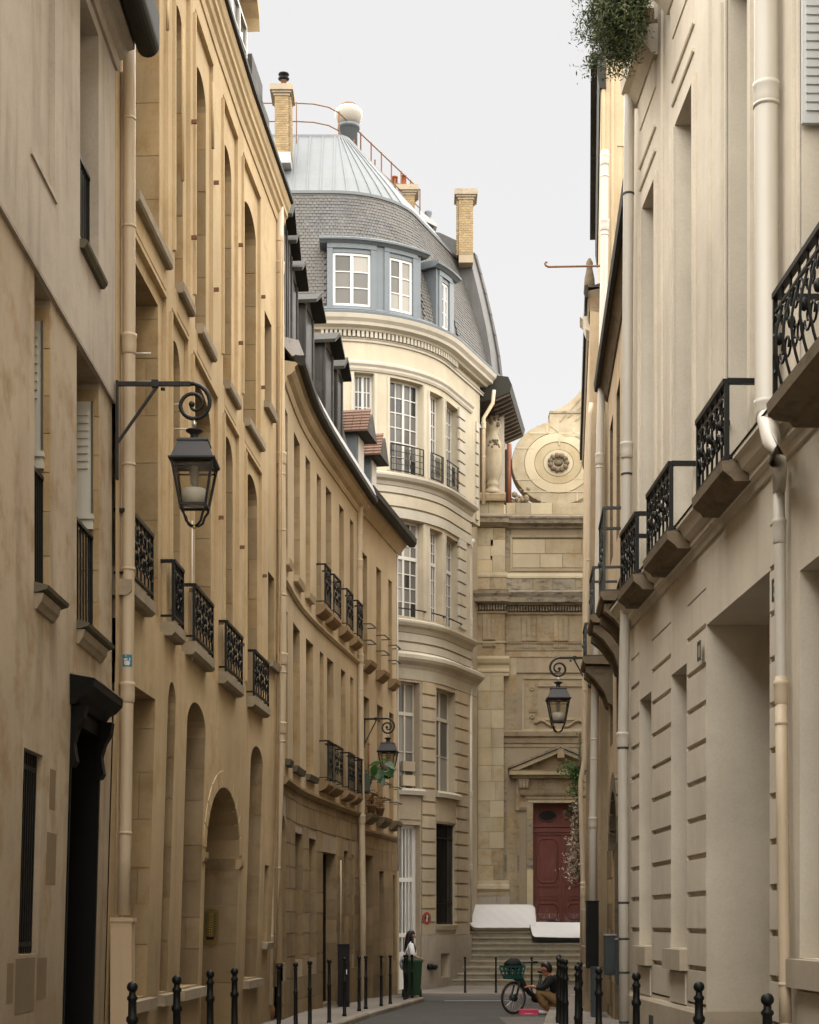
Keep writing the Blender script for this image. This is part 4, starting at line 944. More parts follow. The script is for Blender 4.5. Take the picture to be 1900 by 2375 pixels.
# storage boxes behind the glass of the first window
o = W1r[0]
for (ya, yb_) in ((1764, 1787), (1796, 1821)):
    za, zb = yz(yb_, 940), yz(ya, 940); q = MB(); q.fbox(FR, FR.U(931, -0.2, za), FR.U(958, -0.2, za), -0.22, -0.10, za, zb); q.build('window_box', LSB, RB)
# white gated door
o = W0r[0]; d = MB(); zt, zb = R_(2.83), -0.34
ua, ub = o['u0'], FR.U(958, -0.3, 2)
d.fbox(FR, o['u0'], o['u1'], -0.37, -0.33, zb, zt); do = d.build('door_backing', GLS, RB)
f = MB()
for (a, b2) in ((ua, ua+0.06), (ub-0.10, ub)): f.fbox(FR, a, b2, -0.33, -0.24, zb, zt)
for z in (zt-0.05, R_(1.25), R_(-0.9), R_(-0.35)): f.fbox(FR, ua+0.06, ub-0.10, -0.33, -0.245, z-0.07, z+0.05)
f.fbox(FR, ua+0.06, ub-0.10, -0.33, -0.26, zb, R_(-0.97)); f.fbox(FR, ub, o['u1'], -0.33, -0.2, zb, zt)
fo = f.build('front_door', WHD, RB)
for za, zb_ in ((R_(1.3), zt-0.12), (R_(-0.3), R_(1.18)), (R_(-0.85), R_(-0.42))):
    for k in range(4):
        u = ua+0.09+(ub-ua-0.24)*(k+0.5)/4; q = MB(); q.fbox(FR, u-0.022, u+0.022, -0.33, -0.25, za, zb_); q.build('door_bar', WHD, fo)
# black grilled window on the ground floor
o = W0r[1]; g = MB(); g.fbox(FR, o['u0'], o['u1'], -0.29, -0.25, o['z0'], o['z1']); go = g.build('window', GLS, RB)
g = MB()
for z in (o['z0']+0.03, o['z0']+0.62, o['z1']-0.42, o['z1']-0.02): g.fbox(FR, o['u0']+0.0, o['u1'], -0.10, -0.07, z-0.025, z+0.025)
g2 = g.build('window_grille', IRON, RB)
for k in range(13):
    u = o['u0']+0.02+(o['u1']-o['u0']-0.04)*k/12; q = MB(); q.fbox(FR, u-0.012, u+0.012, -0.095, -0.073, o['z0'], o['z1']); q.build('grille_bar', IRON, g2)
s = MB(); s.prof(FR, o['u0']-0.05, o['u1']+0.05, [(-0.1, o['z0']-0.16), (0.06, o['z0']-0.16), (0.08, o['z0']-0.02), (-0.1, o['z0'])]); s.build('window_sill', LS, RB)
# rusticated piers, stone by stone
def pier(xa, xb, za, zb, h, mat, w=0.055, gap=0.06):
    a, b2 = FR.U(xa, w, (za+zb)/2), FR.U(xb, w, (za+zb)/2); n = max(1, round((zb-za)/h)); hh = (zb-za)/n
    for k in range(n): block(FR, a, b2, -0.01, w, za+hh*k+gap*0.5, za+hh*(k+1)-gap*0.5, 'pier_stone', mat, RB)
HP = 0.395
pier(980, 1010.5, R_(-0.38), R_(7.02), HP, LSB); pier(1060, 1088, R_(-0.38), R_(7.02), HP, LSB)
pier(1066, 1083, R_(8.9), R_(11.7), 0.345, LS); pier(1066, 1081, R_(12.95), R_(15.6), 0.345, LS)
pier(1106, 1112, R_(12.5), R_(15.6), 0.36, LS)
pl = MB(); pl.prof(FR, FR.U(977, 0.04, 0), uR, [(-0.01, -0.7), (0.055, -0.7), (0.055, R_(-0.42)), (0.02, R_(-0.36)), (-0.01, R_(-0.36))])
# the plinth is cut round the cellar opening
a, b2, c2, d2 = FR.U(977, 0.04, 0), W0r[2]['u0'], W0r[2]['u1'], uR
for (l, r_) in ((a, b2), (c2, d2)):
    for z0_, z1_ in ((-0.7, R_(-1.15)), (R_(-1.15), R_(-0.36))):
        q = MB(); q.fbox(FR, l+0.004, r_-0.004, -0.01, 0.055, z0_+0.004, z1_-0.004); q.build('plinth_stone', LSD, RB)
q = MB(); q.fbox(FR, b2+0.004, c2-0.004, -0.01, 0.055, R_(-0.90), R_(-0.364)); q.build('plinth_stone', LSD, RB)
q = MB(); q.fbox(FR, b2+0.004, c2-0.004, -0.01, 0.055, -0.7, R_(-1.62)); q.build('plinth_stone', LSD, RB)
# fire brigade outlet
u = FR.U(998, 0.06, 0.1); q = MB(); zo = yz(2242, 998)
q.tube([FR.map(u-0.06, 0.05, zo), FR.map(u-0.06, 0.17, zo)], 0.09, 10); q.tube([FR.map(u+0.1, 0.05, zo-0.01), FR.map(u+0.1, 0.20, zo-0.01)], 0.075, 10); q.tube([FR.map(u-0.1, 0.12, zo), FR.map(u+0.24, 0.12, zo)], 0.04, 8); q.build('hose_outlet', IRON, RB)
# string courses, ledges and cornices
def ledge(z0_, pr, mat, name, u0=0.0, u1=None): q = MB(); q.prof(FR, u0, uR+0.1 if u1 is None else u1, [(w, R_(z0_)+z) for w, z in pr]); return q.build(name, mat, RB)
ledge(12.52, [(-0.02, 0), (0.06, 0), (0.10, 0.10), (0.20, 0.16), (0.25, 0.24), (0.25, 0.30), (0.1, 0.36), (-0.02, 0.38)], LS, 'sill_course')
ledge(8.36, [(-0.02, 0), (0.05, 0), (0.10, 0.12), (0.20, 0.18), (0.24, 0.26), (0.24, 0.32), (0.1, 0.38), (-0.02, 0.40)], LS, 'sill_course')
ledge(7.02, [(-0.02, 0), (0.03, 0.0), (0.05, 0.30), (0.10, 0.40), (0.22, 0.50), (0.27, 0.58), (0.27, 0.68), (0.05, 0.8), (-0.02, 0.8)], LS, 'entablature', u1=uR+0.6)
for z in (8.18, 12.3): pass
# broad flat bands of stone between the storeys, with recessed joints
for z0_, z1_ in ((7.84, 8.05), (8.11, 8.34), (11.62, 11.89), (11.95, 12.26), (12.32, 12.50)):
    q = MB(); q.fbox(FR, 0, uR, -0.02, 0.06, R_(z0_), R_(z1_)); q.build('stone_band', LS, RB)
ledge(15.70, [(-0.02, 0), (0.04, 0), (0.07, 0.06), (0.07, 0.12), (0.12, 0.18), (0.12, 0.24), (0.05, 0.30), (-0.02, 0.3)], LS, 'window_cornice')
ledge(16.52, [(-0.02, 0), (0.05, 0), (0.05, 0.06), (0.08, 0.08), (0.08, 0.10), (-0.02, 0.1)], LS, 'bed_mould', u1=FR.L-1.2)
ledge(16.80, [(-0.02, 0), (0.16, 0), (0.20, 0.05), (0.34, 0.10), (0.36, 0.18), (0.44, 0.26), (0.47, 0.36), (0.47, 0.40), (-0.02, 0.44)], LS, 'main_cornice', u1=FR.L-0.55)
# dentils
u = FR.U(745, 0.1, 16); 
while u < uB+0.5:
    q = MB(); q.fbox(FR, u, u+0.075, 0.02, 0.145, R_(16.63), R_(16.795)); q.build('dentil', LS, RB); u += 0.125
for o in W3r[:4]+W2r[:3]+W1r[:2]:      # thin reveals/architraves
    for ux in (o['u0']-0.09, o['u1']+0.02):
        q = MB(); q.fbox(FR, ux, ux+0.07, -0.005, 0.02, o['z0'], o['z1']-0.0); q.build('architrave_strip', LS, RB)
# window guards of the upper storey, thin rails of the lower one
for o, nb in ((W3r[1], 9), (W3r[2], 5), (W3r[3], 5), (W3r[0], 6)):
    z0_, z1_ = R_(12.98), R_(13.72)
    r0 = MB(); ua, ub = o['u0']+0.02, o['u1']-0.02
    for z in (z0_, z0_+0.18, z0_+0.36, z0_+0.54, z1_):
        us_ = FR.cuts(ua, ub)
        for a, b2 in zip(us_, us_[1:]): r0.bar(FR.map(a, 0.03, z), FR.map(b2, 0.03, z), 0.028 if z in (z0_, z1_) else 0.014)
    ro = r0.build('window_guard', IRON, RB)
    for uu in (ua, ub, ua+0.13*(ub-ua), ub-0.13*(ub-ua)):
        q = MB(); q.bar(FR.map(uu, 0.03, z0_), FR.map(uu, 0.03, z1_), 0.03); q.build('baluster', IRON, ro)
    um = (ua+ub)/2
    for k in range(-2, 3):
        q = MB(); pts_ = [FR.map(um+k*0.05+0.02*math.sin(t*2.2), 0.03, z0_+(z1_-z0_)*(0.12+0.76*t/6)) for t in range(7)]; q.tube(pts_, 0.010, 5); q.build('scrollwork', IRON, ro)
for o in W2r[:3]:
    q = MB(); us_ = FR.cuts(o['u0']-0.02, o['u1']+0.02)
    for a, b2 in zip(us_, us_[1:]): q.bar(FR.map(a, 0.10, R_(9.02)), FR.map(b2, 0.10, R_(9.02)), 0.03)
    q.bar(FR.map(o['u1']+0.02, 0.10, R_(9.02)), FR.map(o['u1']+0.02, -0.02, R_(9.02)), 0.03); q.build('window_rail', IRON, RB)
# ---------------------------------------------------------------- roof
zc_ = R_(17.22)
def ring(w, z): return [FR.map(u, w, z) for u in FR.u]
pr_ = MB(); q = [(0.48, R_(17.18)), (0.49, R_(17.24)), (0.42, R_(17.28)), (0.30, R_(17.25)), (0.10, R_(17.37)), (0.14, R_(17.40)), (0.12, R_(17.46)), (-0.1, R_(17.48)), (-0.1, R_(17.18))]
pr_.prof(FR, 0, FR.L-0.15, q); pr_.build('gutter', ZNB, RB)
# mansard: slates in courses
def man(t): # profile of the steep slope: t 0..1 -> (w, z)
    return (0.04-1.12*t**1.25, R_(17.47)+3.74*t)
mb = MB(); vs = []; n = 8
us_ = FR.u; us2 = [x for x in us_ if x <= FR.L]
for k in range(n+1):
    w, z = man(k/n); vs += [FR.map(u, w-0.03, z) for u in us2]
m = len(us2)
mb.add(vs, [(k*m+i, k*m+i+1, (k+1)*m+i+1, (k+1)*m+i) for k in range(n) for i in range(m-1)]); mb.build('mansard_roof', SLT, RB)
DORM = [(FR.U(755, 0, 19), FR.U(985, 0, 18.5), R_(17.4), R_(19.5)), (FR.U(1006, 0, 18.5), FR.U(1062, 0, 18), R_(17.4), R_(19.5))]
slates = []; NC = 36
u_lo = FR.U(640, 0, 19); u_hi = FR.L-0.35
rest = MB()
cand = []
for r in range(NC):
    t0, t1 = r/NC, (r+1.35)/NC
    w0_, z0_ = man(t0); w1_, z1_ = man(min(1.02, t1))
    u = u_lo+(0.06 if r % 2 else 0)
    while u < u_hi:
        shr = 1.0
        du = 0.125
        um = u+du/2
        if not any(a < um < b2 and zb < (z0_+z1_)/2 < zt for a, b2, zb, zt in DORM):
            cand.append((u, du, w0_, z0_, w1_, z1_))
        u += du
def slate_mesh(mb, c):
    u, du, w0_, z0_, w1_, z1_ = c; g = 0.006; lift = random.uniform(0.008, 0.018); dz = random.uniform(-0.006, 0.006)
    a = [FR.map(u+g, w0_+lift, z0_+dz), FR.map(u+du-g, w0_+lift, z0_+dz), FR.map(u+du-g, w1_-0.004, z1_), FR.map(u+g, w1_-0.004, z1_)]
    b_ = [FR.map(u+g, w0_+lift-0.014, z0_+dz), FR.map(u+du-g, w0_+lift-0.014, z0_+dz)]
    mb.add(a+b_, [(0, 1, 2, 3), (0, 4, 5, 1), (0, 3, 4), (1, 5, 2)])
vis = [c for c in cand if 700 < FR.px(c[0], 0, 18) < 1010]
vis.sort(key=lambda c: abs(FR.px(c[0], 0, 18)-800)*0.02+abs(c[3]-R_(20.2))*3)
pick = set(id(c) for c in vis[:296])
for c in cand:
    if id(c) in pick:
        q = MB(); slate_mesh(q, c); q.build('slate', SLT, RB)
    else: slate_mesh(rest, c)
rest.build('slates', SLT, RB, kind='stuff')
# zinc upper roof with standing seams
wa, za = man(1.0); ZT2 = R_(23.85); WT = -3.25
mb = MB(); vs = []; n = 5
def zin(t): return (wa+(WT-wa)*t, za+0.02+(ZT2-za)*(t**0.92))
for k in range(n+1):
    w, z = zin(k/n); vs += [FR.map(u, w, z) for u in us2]
mb.add(vs, [(k*m+i, k*m+i+1, (k+1)*m+i+1, (k+1)*m+i) for k in range(n) for i in range(m-1)])
top = [FR.map(u, WT, ZT2) for u in us2]
back = [Vector((p.x-0.2, p.y+5.0, p.z)) for p in top]
mb.add(top+back, [(i, i+1, m+i+1, m+i) for i in range(m-1)])
mb.build('zinc_roof', ZNC, RB)
q = MB(); q.prof(FR, 0, FR.L, [(wa-0.05, za-0.04), (wa+0.06, za-0.05), (wa+0.07, za+0.03), (wa-0.05, za+0.06)]); q.build('roof_break_moulding', ZNC, RB)
q = MB(); q.prof(FR, 0, FR.L, [(WT-0.02, ZT2-0.16), (WT+0.10, ZT2-0.17), (WT+0.06, ZT2+0.03), (WT-0.02, ZT2+0.03)]); q.build('ridge_capping', ZNC, RB)
for xs in [680, 712, 743, 774, 806, 838, 866, 893, 918, 940]:
    try: u = FR.U(xs, -1.0, 21)
    except ValueError: continue
    q = MB()
    pts_ = [FR.map(u, *zin(k/6)) for k in range(7)]
    for a, b2 in zip(pts_, pts_[1:]): q.bar(a, b2, 0.045, 0.05)
    q.build('standing_seam', ZNC, RB)
# pair of zinc clad dormer windows following the curve, and a third one
def zdorm(ua, ub, wins, zb, zt, hood_ov=0.22, wf=0.10):
    mb = MB(); ops_ = [O(FR.U(a, wf, 18.5), FR.U(b2, wf, 18.5), R_(c), R_(d_), 0.14) for a, b2, c, d_ in wins]
    wall(mb, FR, ua, ub, zb, zt, ops_, w=wf)
    for uu in (ua, ub): mb.quad(FR.map(uu, wf, zb), FR.map(uu, -1.2, zb), FR.map(uu, -1.2, zt), FR.map(uu, wf, zt))
    do = mb.build('dormer', [ZNB, ZNB], RB)
    for o in ops_:
        window(FR, RB, o, w=wf, nx=2, nz=3, fm=WHT, gm=[GLG, GLG, GLW], each=True, fw=0.07, w_in=0.06, name='dormer_window')
        for ux, sg in ((o['u0'], -1), (o['u1'], 1)):
            q = MB(); q.fbox(FR, min(ux, ux+sg*0.16), max(ux, ux+sg*0.16), wf, wf+0.035, zb, o['z1']+0.12); q.build('zinc_trim', ZNB, do)
        q = MB(); q.fbox(FR, o['u0']-0.16, o['u1']+0.16, wf, wf+0.05, o['z1']+0.12, o['z1']+0.26); q.build('zinc_trim', ZNB, do)
    h = MB(); h.prof(FR, ua-hood_ov, ub+hood_ov, [(-1.2, zt+0.02), (wf+0.06, zt-0.02), (wf+0.12, zt+0.02), (wf+0.19, zt+0.05), (wf+0.20, zt+0.10), (wf+0.08, zt+0.17), (-1.2, zt+0.30)]); h.build('dormer_hood', ZNB, do)
zdorm(FR.U(759, 0.1, 18.5), FR.U(976, 0.1, 18.5), [(772, 860, 17.5, 19.0), (903, 957, 17.5, 19.02)], R_(17.42), R_(19.27))
zdorm(FR.U(1012, 0.1, 18), FR.U(1053, 0.1, 18), [(1024, 1041, 17.5, 18.85)], R_(17.42), R_(19.15), 0.15)
# end wall of the roof, slate hung, with its own coping
ue = FR.L-0.25
q = MB()
prf = [(0.10, R_(17.55))]+[(man(k/6)[0]+0.14+0.24*k/6, man(k/6)[1]+0.06*k) for k in range(7)]+[(-1.6, R_(22.1)), (-3.4, R_(22.5)), (-3.4, R_(17.5))]
q.prof(FR, ue-0.55, ue+0.25, prf); q.build('party_wall', SLT, RB)
for k in range(6):
    a, b2 = man(k/6), man((k+1)/6); q = MB(); e1, e2 = 0.24*k/6, 0.24*(k+1)/6; q.prof(FR, ue+0.1, ue+0.32, [(a[0]+0.15+e1, a[1]+0.06*k), (a[0]+0.20+e1, a[1]+0.06*k), (b2[0]+0.20+e2, b2[1]+0.06*k+0.04), (b2[0]+0.15+e2, b2[1]+0.06*k+0.05)]); q.build('coping', SLTD, RB)
# eave of the rear wing, seen from below, beyond the end wall
cE = [(3.19, 52.6), (3.92, 57.4)]
FE = Fac([(2.55, 52.75), (3.3, 57.6)], 1)
q = MB(); q.prof(FE, 0.0, FE.L, [(-0.6, R_(16.35)), (0.05, R_(16.40)), (0.60, R_(16.62)), (0.66, R_(16.85)), (0.55, R_(17.1)), (-0.6, R_(17.3))]); q.build('rear_eave', LEAD, RB)
for k in range(12):
    q = MB(); u = 0.1+k*0.4; q.bar(FE.map(u, 0.0, R_(16.36)), FE.map(u, 0.58, R_(16.58)), 0.07, 0.06); q.build('rafter_end', BRW, RB)
q = MB(); q.fbox(FE, 2.9, FE.L, -2.2, 0.0, -0.5, R_(16.4)); q.build('rear_wing_wall', CHD, RB)
b = MB()
for i in range(len(us2)-1): b.hexa([FR.map(us2[i], -0.6, -0.5), FR.map(us2[i+1], -0.6, -0.5), FR.map(us2[i+1], -3.0, -0.5), FR.map(us2[i], -3.0, -0.5), FR.map(us2[i], -0.6, R_(17.5)), FR.map(us2[i+1], -0.6, R_(17.5)), FR.map(us2[i+1], -3.0, R_(17.5)), FR.map(us2[i], -3.0, R_(17.5))])
b.build('rear_walls', MORT, RB)
b = MB(); b.box(-9, -1.0, 50.5, 57, -0.5, R_(21)); b.build('rear_wing', MORT, RB)
# ---------------------------------------------------------------- chimneys, railings and vents on the roof
def chimney(parent, x0, x1, xs, yt, yb, s, depth, cap=True, pots=(), bh=0.068, bw=0.135):
    """brick stack: x0..x1 front face in the photograph at scale s"""
    X0, X1, Y = (x0-CX0)/s, (x1-CX0)/s, FP/s; zt, zb = CZ+(HY-yt)/s, CZ+(HY-yb)/s
    q = MB(); q.box(X0+0.008, X1-0.008, Y+0.008, Y+depth-0.008, zb-0.25, zt); ch = q.build('chimney', MORT, parent)
    r = 0; z = zb
    while z < zt-0.03:
        off = bw/2 if r % 2 else 0
        x = X0-off
        while x < X1-0.01:
            a, b2 = max(x, X0), min(x+bw, X1)
            if b2-a > 0.02:
                M = Matrix.Translation(((a+b2)/2, Y+0.03, z+bh/2)) @ Matrix.Diagonal((b2-a-0.010, 0.06+random.uniform(0, 0.006), bh-0.010, 1)); link_mesh('brick', unit_box(BRK), ch, M)
            x += bw
        sx = X1 if (X0+X1)/2 < 0 else X0
        y = Y+0.062-(0 if r % 2 else bw/2)
        while y < Y+depth-0.01:
            a, b2 = max(y, Y+0.062), min(y+bw, Y+depth)
            if b2-a > 0.02:
                M = Matrix.Translation((sx-math.copysign(0.03, sx), (a+b2)/2, z+bh/2)) @ Matrix.Diagonal((0.06+random.uniform(0, 0.006), b2-a-0.010, bh-0.010, 1)); link_mesh('brick', unit_box(BRK), ch, M)
            y += bw
        z += bh; r += 1
    if cap:
        q = MB(); e = 0.13; vs = []
        q.box(X0-0.03, X1+0.03, Y-0.03, Y+depth+0.03, zt, zt+0.07); q.box(X0-e*0.6, X1+e*0.6, Y-e*0.6, Y+depth+e*0.6, zt+0.07, zt+0.13); q.box(X0-e, X1+e, Y-e, Y+depth+e, zt+0.13, zt+0.30); q.build('chimney_cap', SILL, ch)
    for (xp, yt_, r_, mat) in pots:
        X = (xp-CX0)/s; zz = CZ+(HY-yt_)/s; q = MB(); q.lathe((X, Y+depth/2, 0), [(r_*1.1, zt+0.3), (r_, zt+0.36), (r_*0.9, zz-0.03), (r_*1.02, zz-0.03), (r_*1.02, zz), (r_*0.7, zz)], 12); q.build('chimney_pot', mat, ch)
    return ch, X0, X1, Y, zt
c1, X0, X1, Y, zt = chimney(RB, 637, 670, 0, 222, 352, 79.5, 0.75, pots=((656, 172, 0.085, RUST),))
q = MB(); zz = CZ+(HY-172)/79.5; X = (656-CX0)/79.5
q.lathe((X, Y+0.37, zz), [(0.03, 0), (0.16, 0.03), (0.17, 0.05), (0.05, 0.10), (0.05, 0.14), (0.16, 0.16), (0.16, 0.19), (0.06, 0.24)], 14); q.build('chimney_cowl', IRON, c1)
q = MB(); q.box(X0-0.03, X1+0.05, Y-0.03, Y+0.8, CZ+(HY-378)/79.5, CZ+(HY-353)/79.5); q.build('chimney_base', GUTG, c1)
chimney(RB, 1064, 1098, 0, 463, 590, 73.5, 0.55, pots=((1080, 437, 0.10, TER),), bh=0.075, bw=0.15)
c3, X0, X1, Y, zt = chimney(RB, 928, 962, 0, 452, 500, 70.5, 0.6, pots=((936, 398, 0.10, TER), (947, 425, 0.07, TER), (958, 432, 0.06, TER)), bh=0.075, bw=0.15)
q = MB(); Xl = (915-CX0)/70.5; q.box(Xl-0.15, Xl+0.17, Y, Y+0.5, CZ+(HY-510)/70.5, CZ+(HY-425)/70.5); cb = q.build('chimney_stack', ZNB, RB)
q = MB(); q.lathe((Xl, Y+0.25, CZ+(HY-425)/70.5), [(0.11, 0), (0.10, 0.28), (0.115, 0.28), (0.115, 0.32), (0.08, 0.32)], 12); q.build('chimney_pot', TER, cb)
# globe vent on a zinc drum
s_ = 75.0; X, Y = (809-CX0)/s_, FP/s_; zv = lambda y: CZ+(HY-y)/s_
q = MB(); q.lathe((X, Y, 0), [(0.27, zv(360)), (0.27, zv(300)), (0.34, zv(300)), (0.36, zv(293)), (0.27, zv(290))], 18); vo = q.build('roof_vent', ZNB, RB)
q = MB(); q.lathe((X, Y, 0), [(0.25, zv(292)), (0.36, zv(283)), (0.43, zv(270)), (0.42, zv(258)), (0.30, zv(250)), (0.24, zv(247))], 20); q.build('globe_cover', GLOBE, vo)
q = MB(); q.lathe((X, Y, 0), [(0.25, zv(249)), (0.26, zv(246)), (0.22, zv(243))], 18); q.build('vent_rim', RUST, vo)
# roof railings
rl = []
for a in range(9):
    t = a/8; rl.append(Vector((-2.15+2.5*t, 51.2+5.4*t, 0)))
Zr = R_(24.66); Zl = R_(23.95)
q = MB(); q.tube([p+Vector((0, 0, Zr)) for p in rl], 0.022, 6); q.tube([p+Vector((0, 0, Zl+0.1)) for p in rl], 0.018, 6)
lf = [Vector((-4.9, 50.6, 0)), Vector((-3.4, 50.6, 0)), Vector((-2.9, 50.65, 0)), Vector((-2.45, 50.85, 0)), Vector((-2.15, 51.2, 0))]
q.tube([p+Vector((0, 0, Zr)) for p in lf], 0.018, 6); q.tube([p+Vector((0, 0, Zr-0.55)) for p in lf], 0.018, 6)
ro = q.build('roof_railing', RUST, RB)
for p in [lf[1]]+[lf[4]]+rl[1:]:
    q = MB(); q.bar(p+Vector((0, 0, R_(23.3))), p+Vector((0, 0, Zr+0.03)), 0.045 if p.y > 51 else 0.03); q.build('railing_post', RUST, ro)
for p in rl[1:7:2]:
    q = MB(); q.bar(p+Vector((0.12, -0.1, R_(23.3))), p+Vector((0.12, -0.1, R_(24.1))), 0.05); q.build('railing_post', RUST, ro)
# small roof lights and a flue down the hip
for (x, y, s2) in ((996, 505, 71.5), (1040, 560, 70.5)):
    X, Y = (x-CX0)/s2, FP/s2; z = CZ+(HY-y)/s2; q = MB(); q.hexa([(X-0.3, Y-0.3, z-0.15), (X+0.25, Y+0.0, z-0.3), (X+0.2, Y+0.7, z-0.25), (X-0.3, Y+0.5, z-0.1), (X-0.3, Y-0.3, z+0.10), (X+0.25, Y, z-0.18), (X+0.2, Y+0.7, z-0.15), (X-0.3, Y+0.5, z+0.15)]); q.build('roof_light', GUTG, RB)
X, Y = (994-CX0)/71, FP/71; z = CZ+(HY-515)/71; q = MB(); q.lathe((X, Y, z), [(0.09, -0.2), (0.07, 0.12), (0.13, 0.28), (0.13, 0.33), (0.05, 0.34)], 10); q.build('flue', ZNB, RB)
# rain pipe at the junction with the church
vpipe(RB, [(1146, 905), (1143, 935), (1122, 970), (1122, 1170)], 74.3, 0.06, PIPE, [985], [1060])
vpipe(RB, [(1100, 1252), (1091, 1262), (1091, 1500), (1092, 1533)], 74.8, 0.07, PIPEG, [1262, 1440], [1380])
vpipe(RB, [(1091, 1545), (1091, 1900), (1091, 2140)], 75.2, 0.06, PIPEG, [1840, 2010], [1700, 1760])
# ================================================================ church front
SCH = 71.5; YC = FP/SCH
cx = lambda x: (x-CX0)/SCH
cz = lambda y: CZ+(HY-y)/SCH
FC = Fac([(cx(1080), YC), (cx(1640), YC)], 1)
ux = lambda x: cx(x)-cx(1080)
CHU = thing('church', 'ochre stone church front with scroll, entablature and pedimented red door closing the street', 'church', (cx(1298), YC, 0))
XR = 1516      # mirrored right side, mostly hidden
def cb(xa, xb, ya, yb, w, mat, name, parent=CHU, w0=-0.02):
    q = MB(); q.fbox(FC, ux(xa), ux(xb), w0, w, cz(max(ya, yb)), cz(min(ya, yb))); return q.build(name, mat, parent)
def cp(xa, xb, pr, mat, name, parent=CHU):      # profile given as (w, photo y)
    q = MB(); q.prof(FC, ux(xa), ux(xb), [(w, cz(y)) for w, y in pr]); return q.build(name, mat, parent)
oDoor = O(ux(1236), ux(1360), 1.3, cz(1862), 0.5)
oPan = O(ux(1198), ux(1398), cz(1722-20), cz(1560), 0.06, mi=0)
oAt = O(ux(1187), ux(1409), cz(1318), cz(1248), 0.05, mi=0)
b = MB(); wall(b, FC, 0, FC.L, -0.6, cz(1192), [oDoor, oPan, oAt])
for o in (oPan, oAt): b.quad(FC.map(o['u0'], -o['d'], o['z0']), FC.map(o['u1'], -o['d'], o['z0']), FC.map(o['u1'], -o['d'], o['z1']), FC.map(o['u0'], -o['d'], o['z1']))
b.build('wall', [MORT, CHD], CHU)
b = MB(); b.box(cx(1092), cx(1640), YC+0.65, YC+9, -0.6, cz(1205)); b.build('nave_walls', CHD, CHU)
random.seed(5)
big = [oDoor, O(ux(1178), ux(1420), 1.0, cz(1732), 1), oPan]
# wall stones
ashlar(FC, CHU, ux(1168), ux(1398), cz(1700), cz(1524), [oPan], CHD, 0.62, 0.95, w=0.0, th=0.012, gap=0.012, name='wall_stone', mats=([CHD, CH], [3, 1]))
ashlar(FC, CHU, ux(1168), ux(1236), cz(2100), cz(1732), [O(ux(1205), ux(1420), 1.0, cz(1862), 1), O(ux(1176), ux(1420), cz(1880), cz(1735), 1)], CHD, 0.55, 0.6, w=0.0, th=0.012, gap=0.012, name='wall_stone', mats=([CHD, CH, CHB], [3, 1, 1]))
ashlar(FC, CHU, ux(1087), ux(1107), cz(2110), cz(1440), [], CHD, 0.75, 0.6, w=0.0, th=0.012, gap=0.014, name='wall_stone')
ashlar(FC, CHU, ux(1187)+0.02, ux(1398), cz(1318)+0.02, cz(1248)-0.02, [], CH, 0.48, 1.0, w=-0.05, th=0.02, gap=0.03, name='wall_stone', mats=([CH, CHW], [2, 1]))
ashlar(FC, CHU, ux(1172), ux(1186), cz(1330), cz(1228), [], CHD, 0.5, 1.0, w=0.0, th=0.015, gap=0.012, name='wall_stone', mats=([CHB, CHD], [2, 1]))
# giant pilaster in new and old ashlar
z = cz(2042); zt = cz(1570); i = 0
cb(1109, 1166, 2042, 1570, 0.235, MORT, 'pilaster_core')
while z < zt-0.1:
    h = random.uniform(0.44, 0.66); t = min(zt, z+h)
    if zt-t < 0.25: t = zt
    sp = random.uniform(0.42, 0.68); a, b2 = ux(1108), ux(1167.5); c2 = a+(b2-a)*sp
    q1 = random.choices([CHW, CH], [4, 1])[0]; q2 = random.choices([CHW, CH, CHD], [2, 3, 1])[0]
    if z < cz(1985): q1 = CH; q2 = CHD
    block(FC, a, c2-0.006, 0.0, 0.25+random.uniform(0, 0.006), z+0.006, t-0.006, 'pilaster_stone', q1, CHU); block(FC, c2+0.006, b2, 0.0, 0.25+random.uniform(0, 0.006), z+0.006, t-0.006, 'pilaster_stone', q2, CHU)
    z = t
cp(1101, 1180, [(-0.02, 1570), (0.26, 1570), (0.27, 1563), (0.31, 1561), (0.31, 1556), (0.27, 1554), (0.28, 1546), (0.36, 1541), (0.42, 1532), (0.42, 1526), (-0.02, 1525)], CHW, 'pilaster_capital')
cp(1098, 1180, [(-0.02, 2042), (0.26, 2042), (0.30, 2052), (0.36, 2054), (0.40, 2062), (0.33, 2070), (0.33, 2078), (-0.02, 2078)], CH, 'pilaster_base')
for (xa, xb, ya, yb) in ((1094, 1150, 2079, 2098), (1150.6, 1181, 2079, 2098), (1094, 1138, 2099, 2170), (1138.6, 1183, 2099, 2170)): cb(xa, xb, ya, yb, 0.34, LSD, 'pedestal_stone')
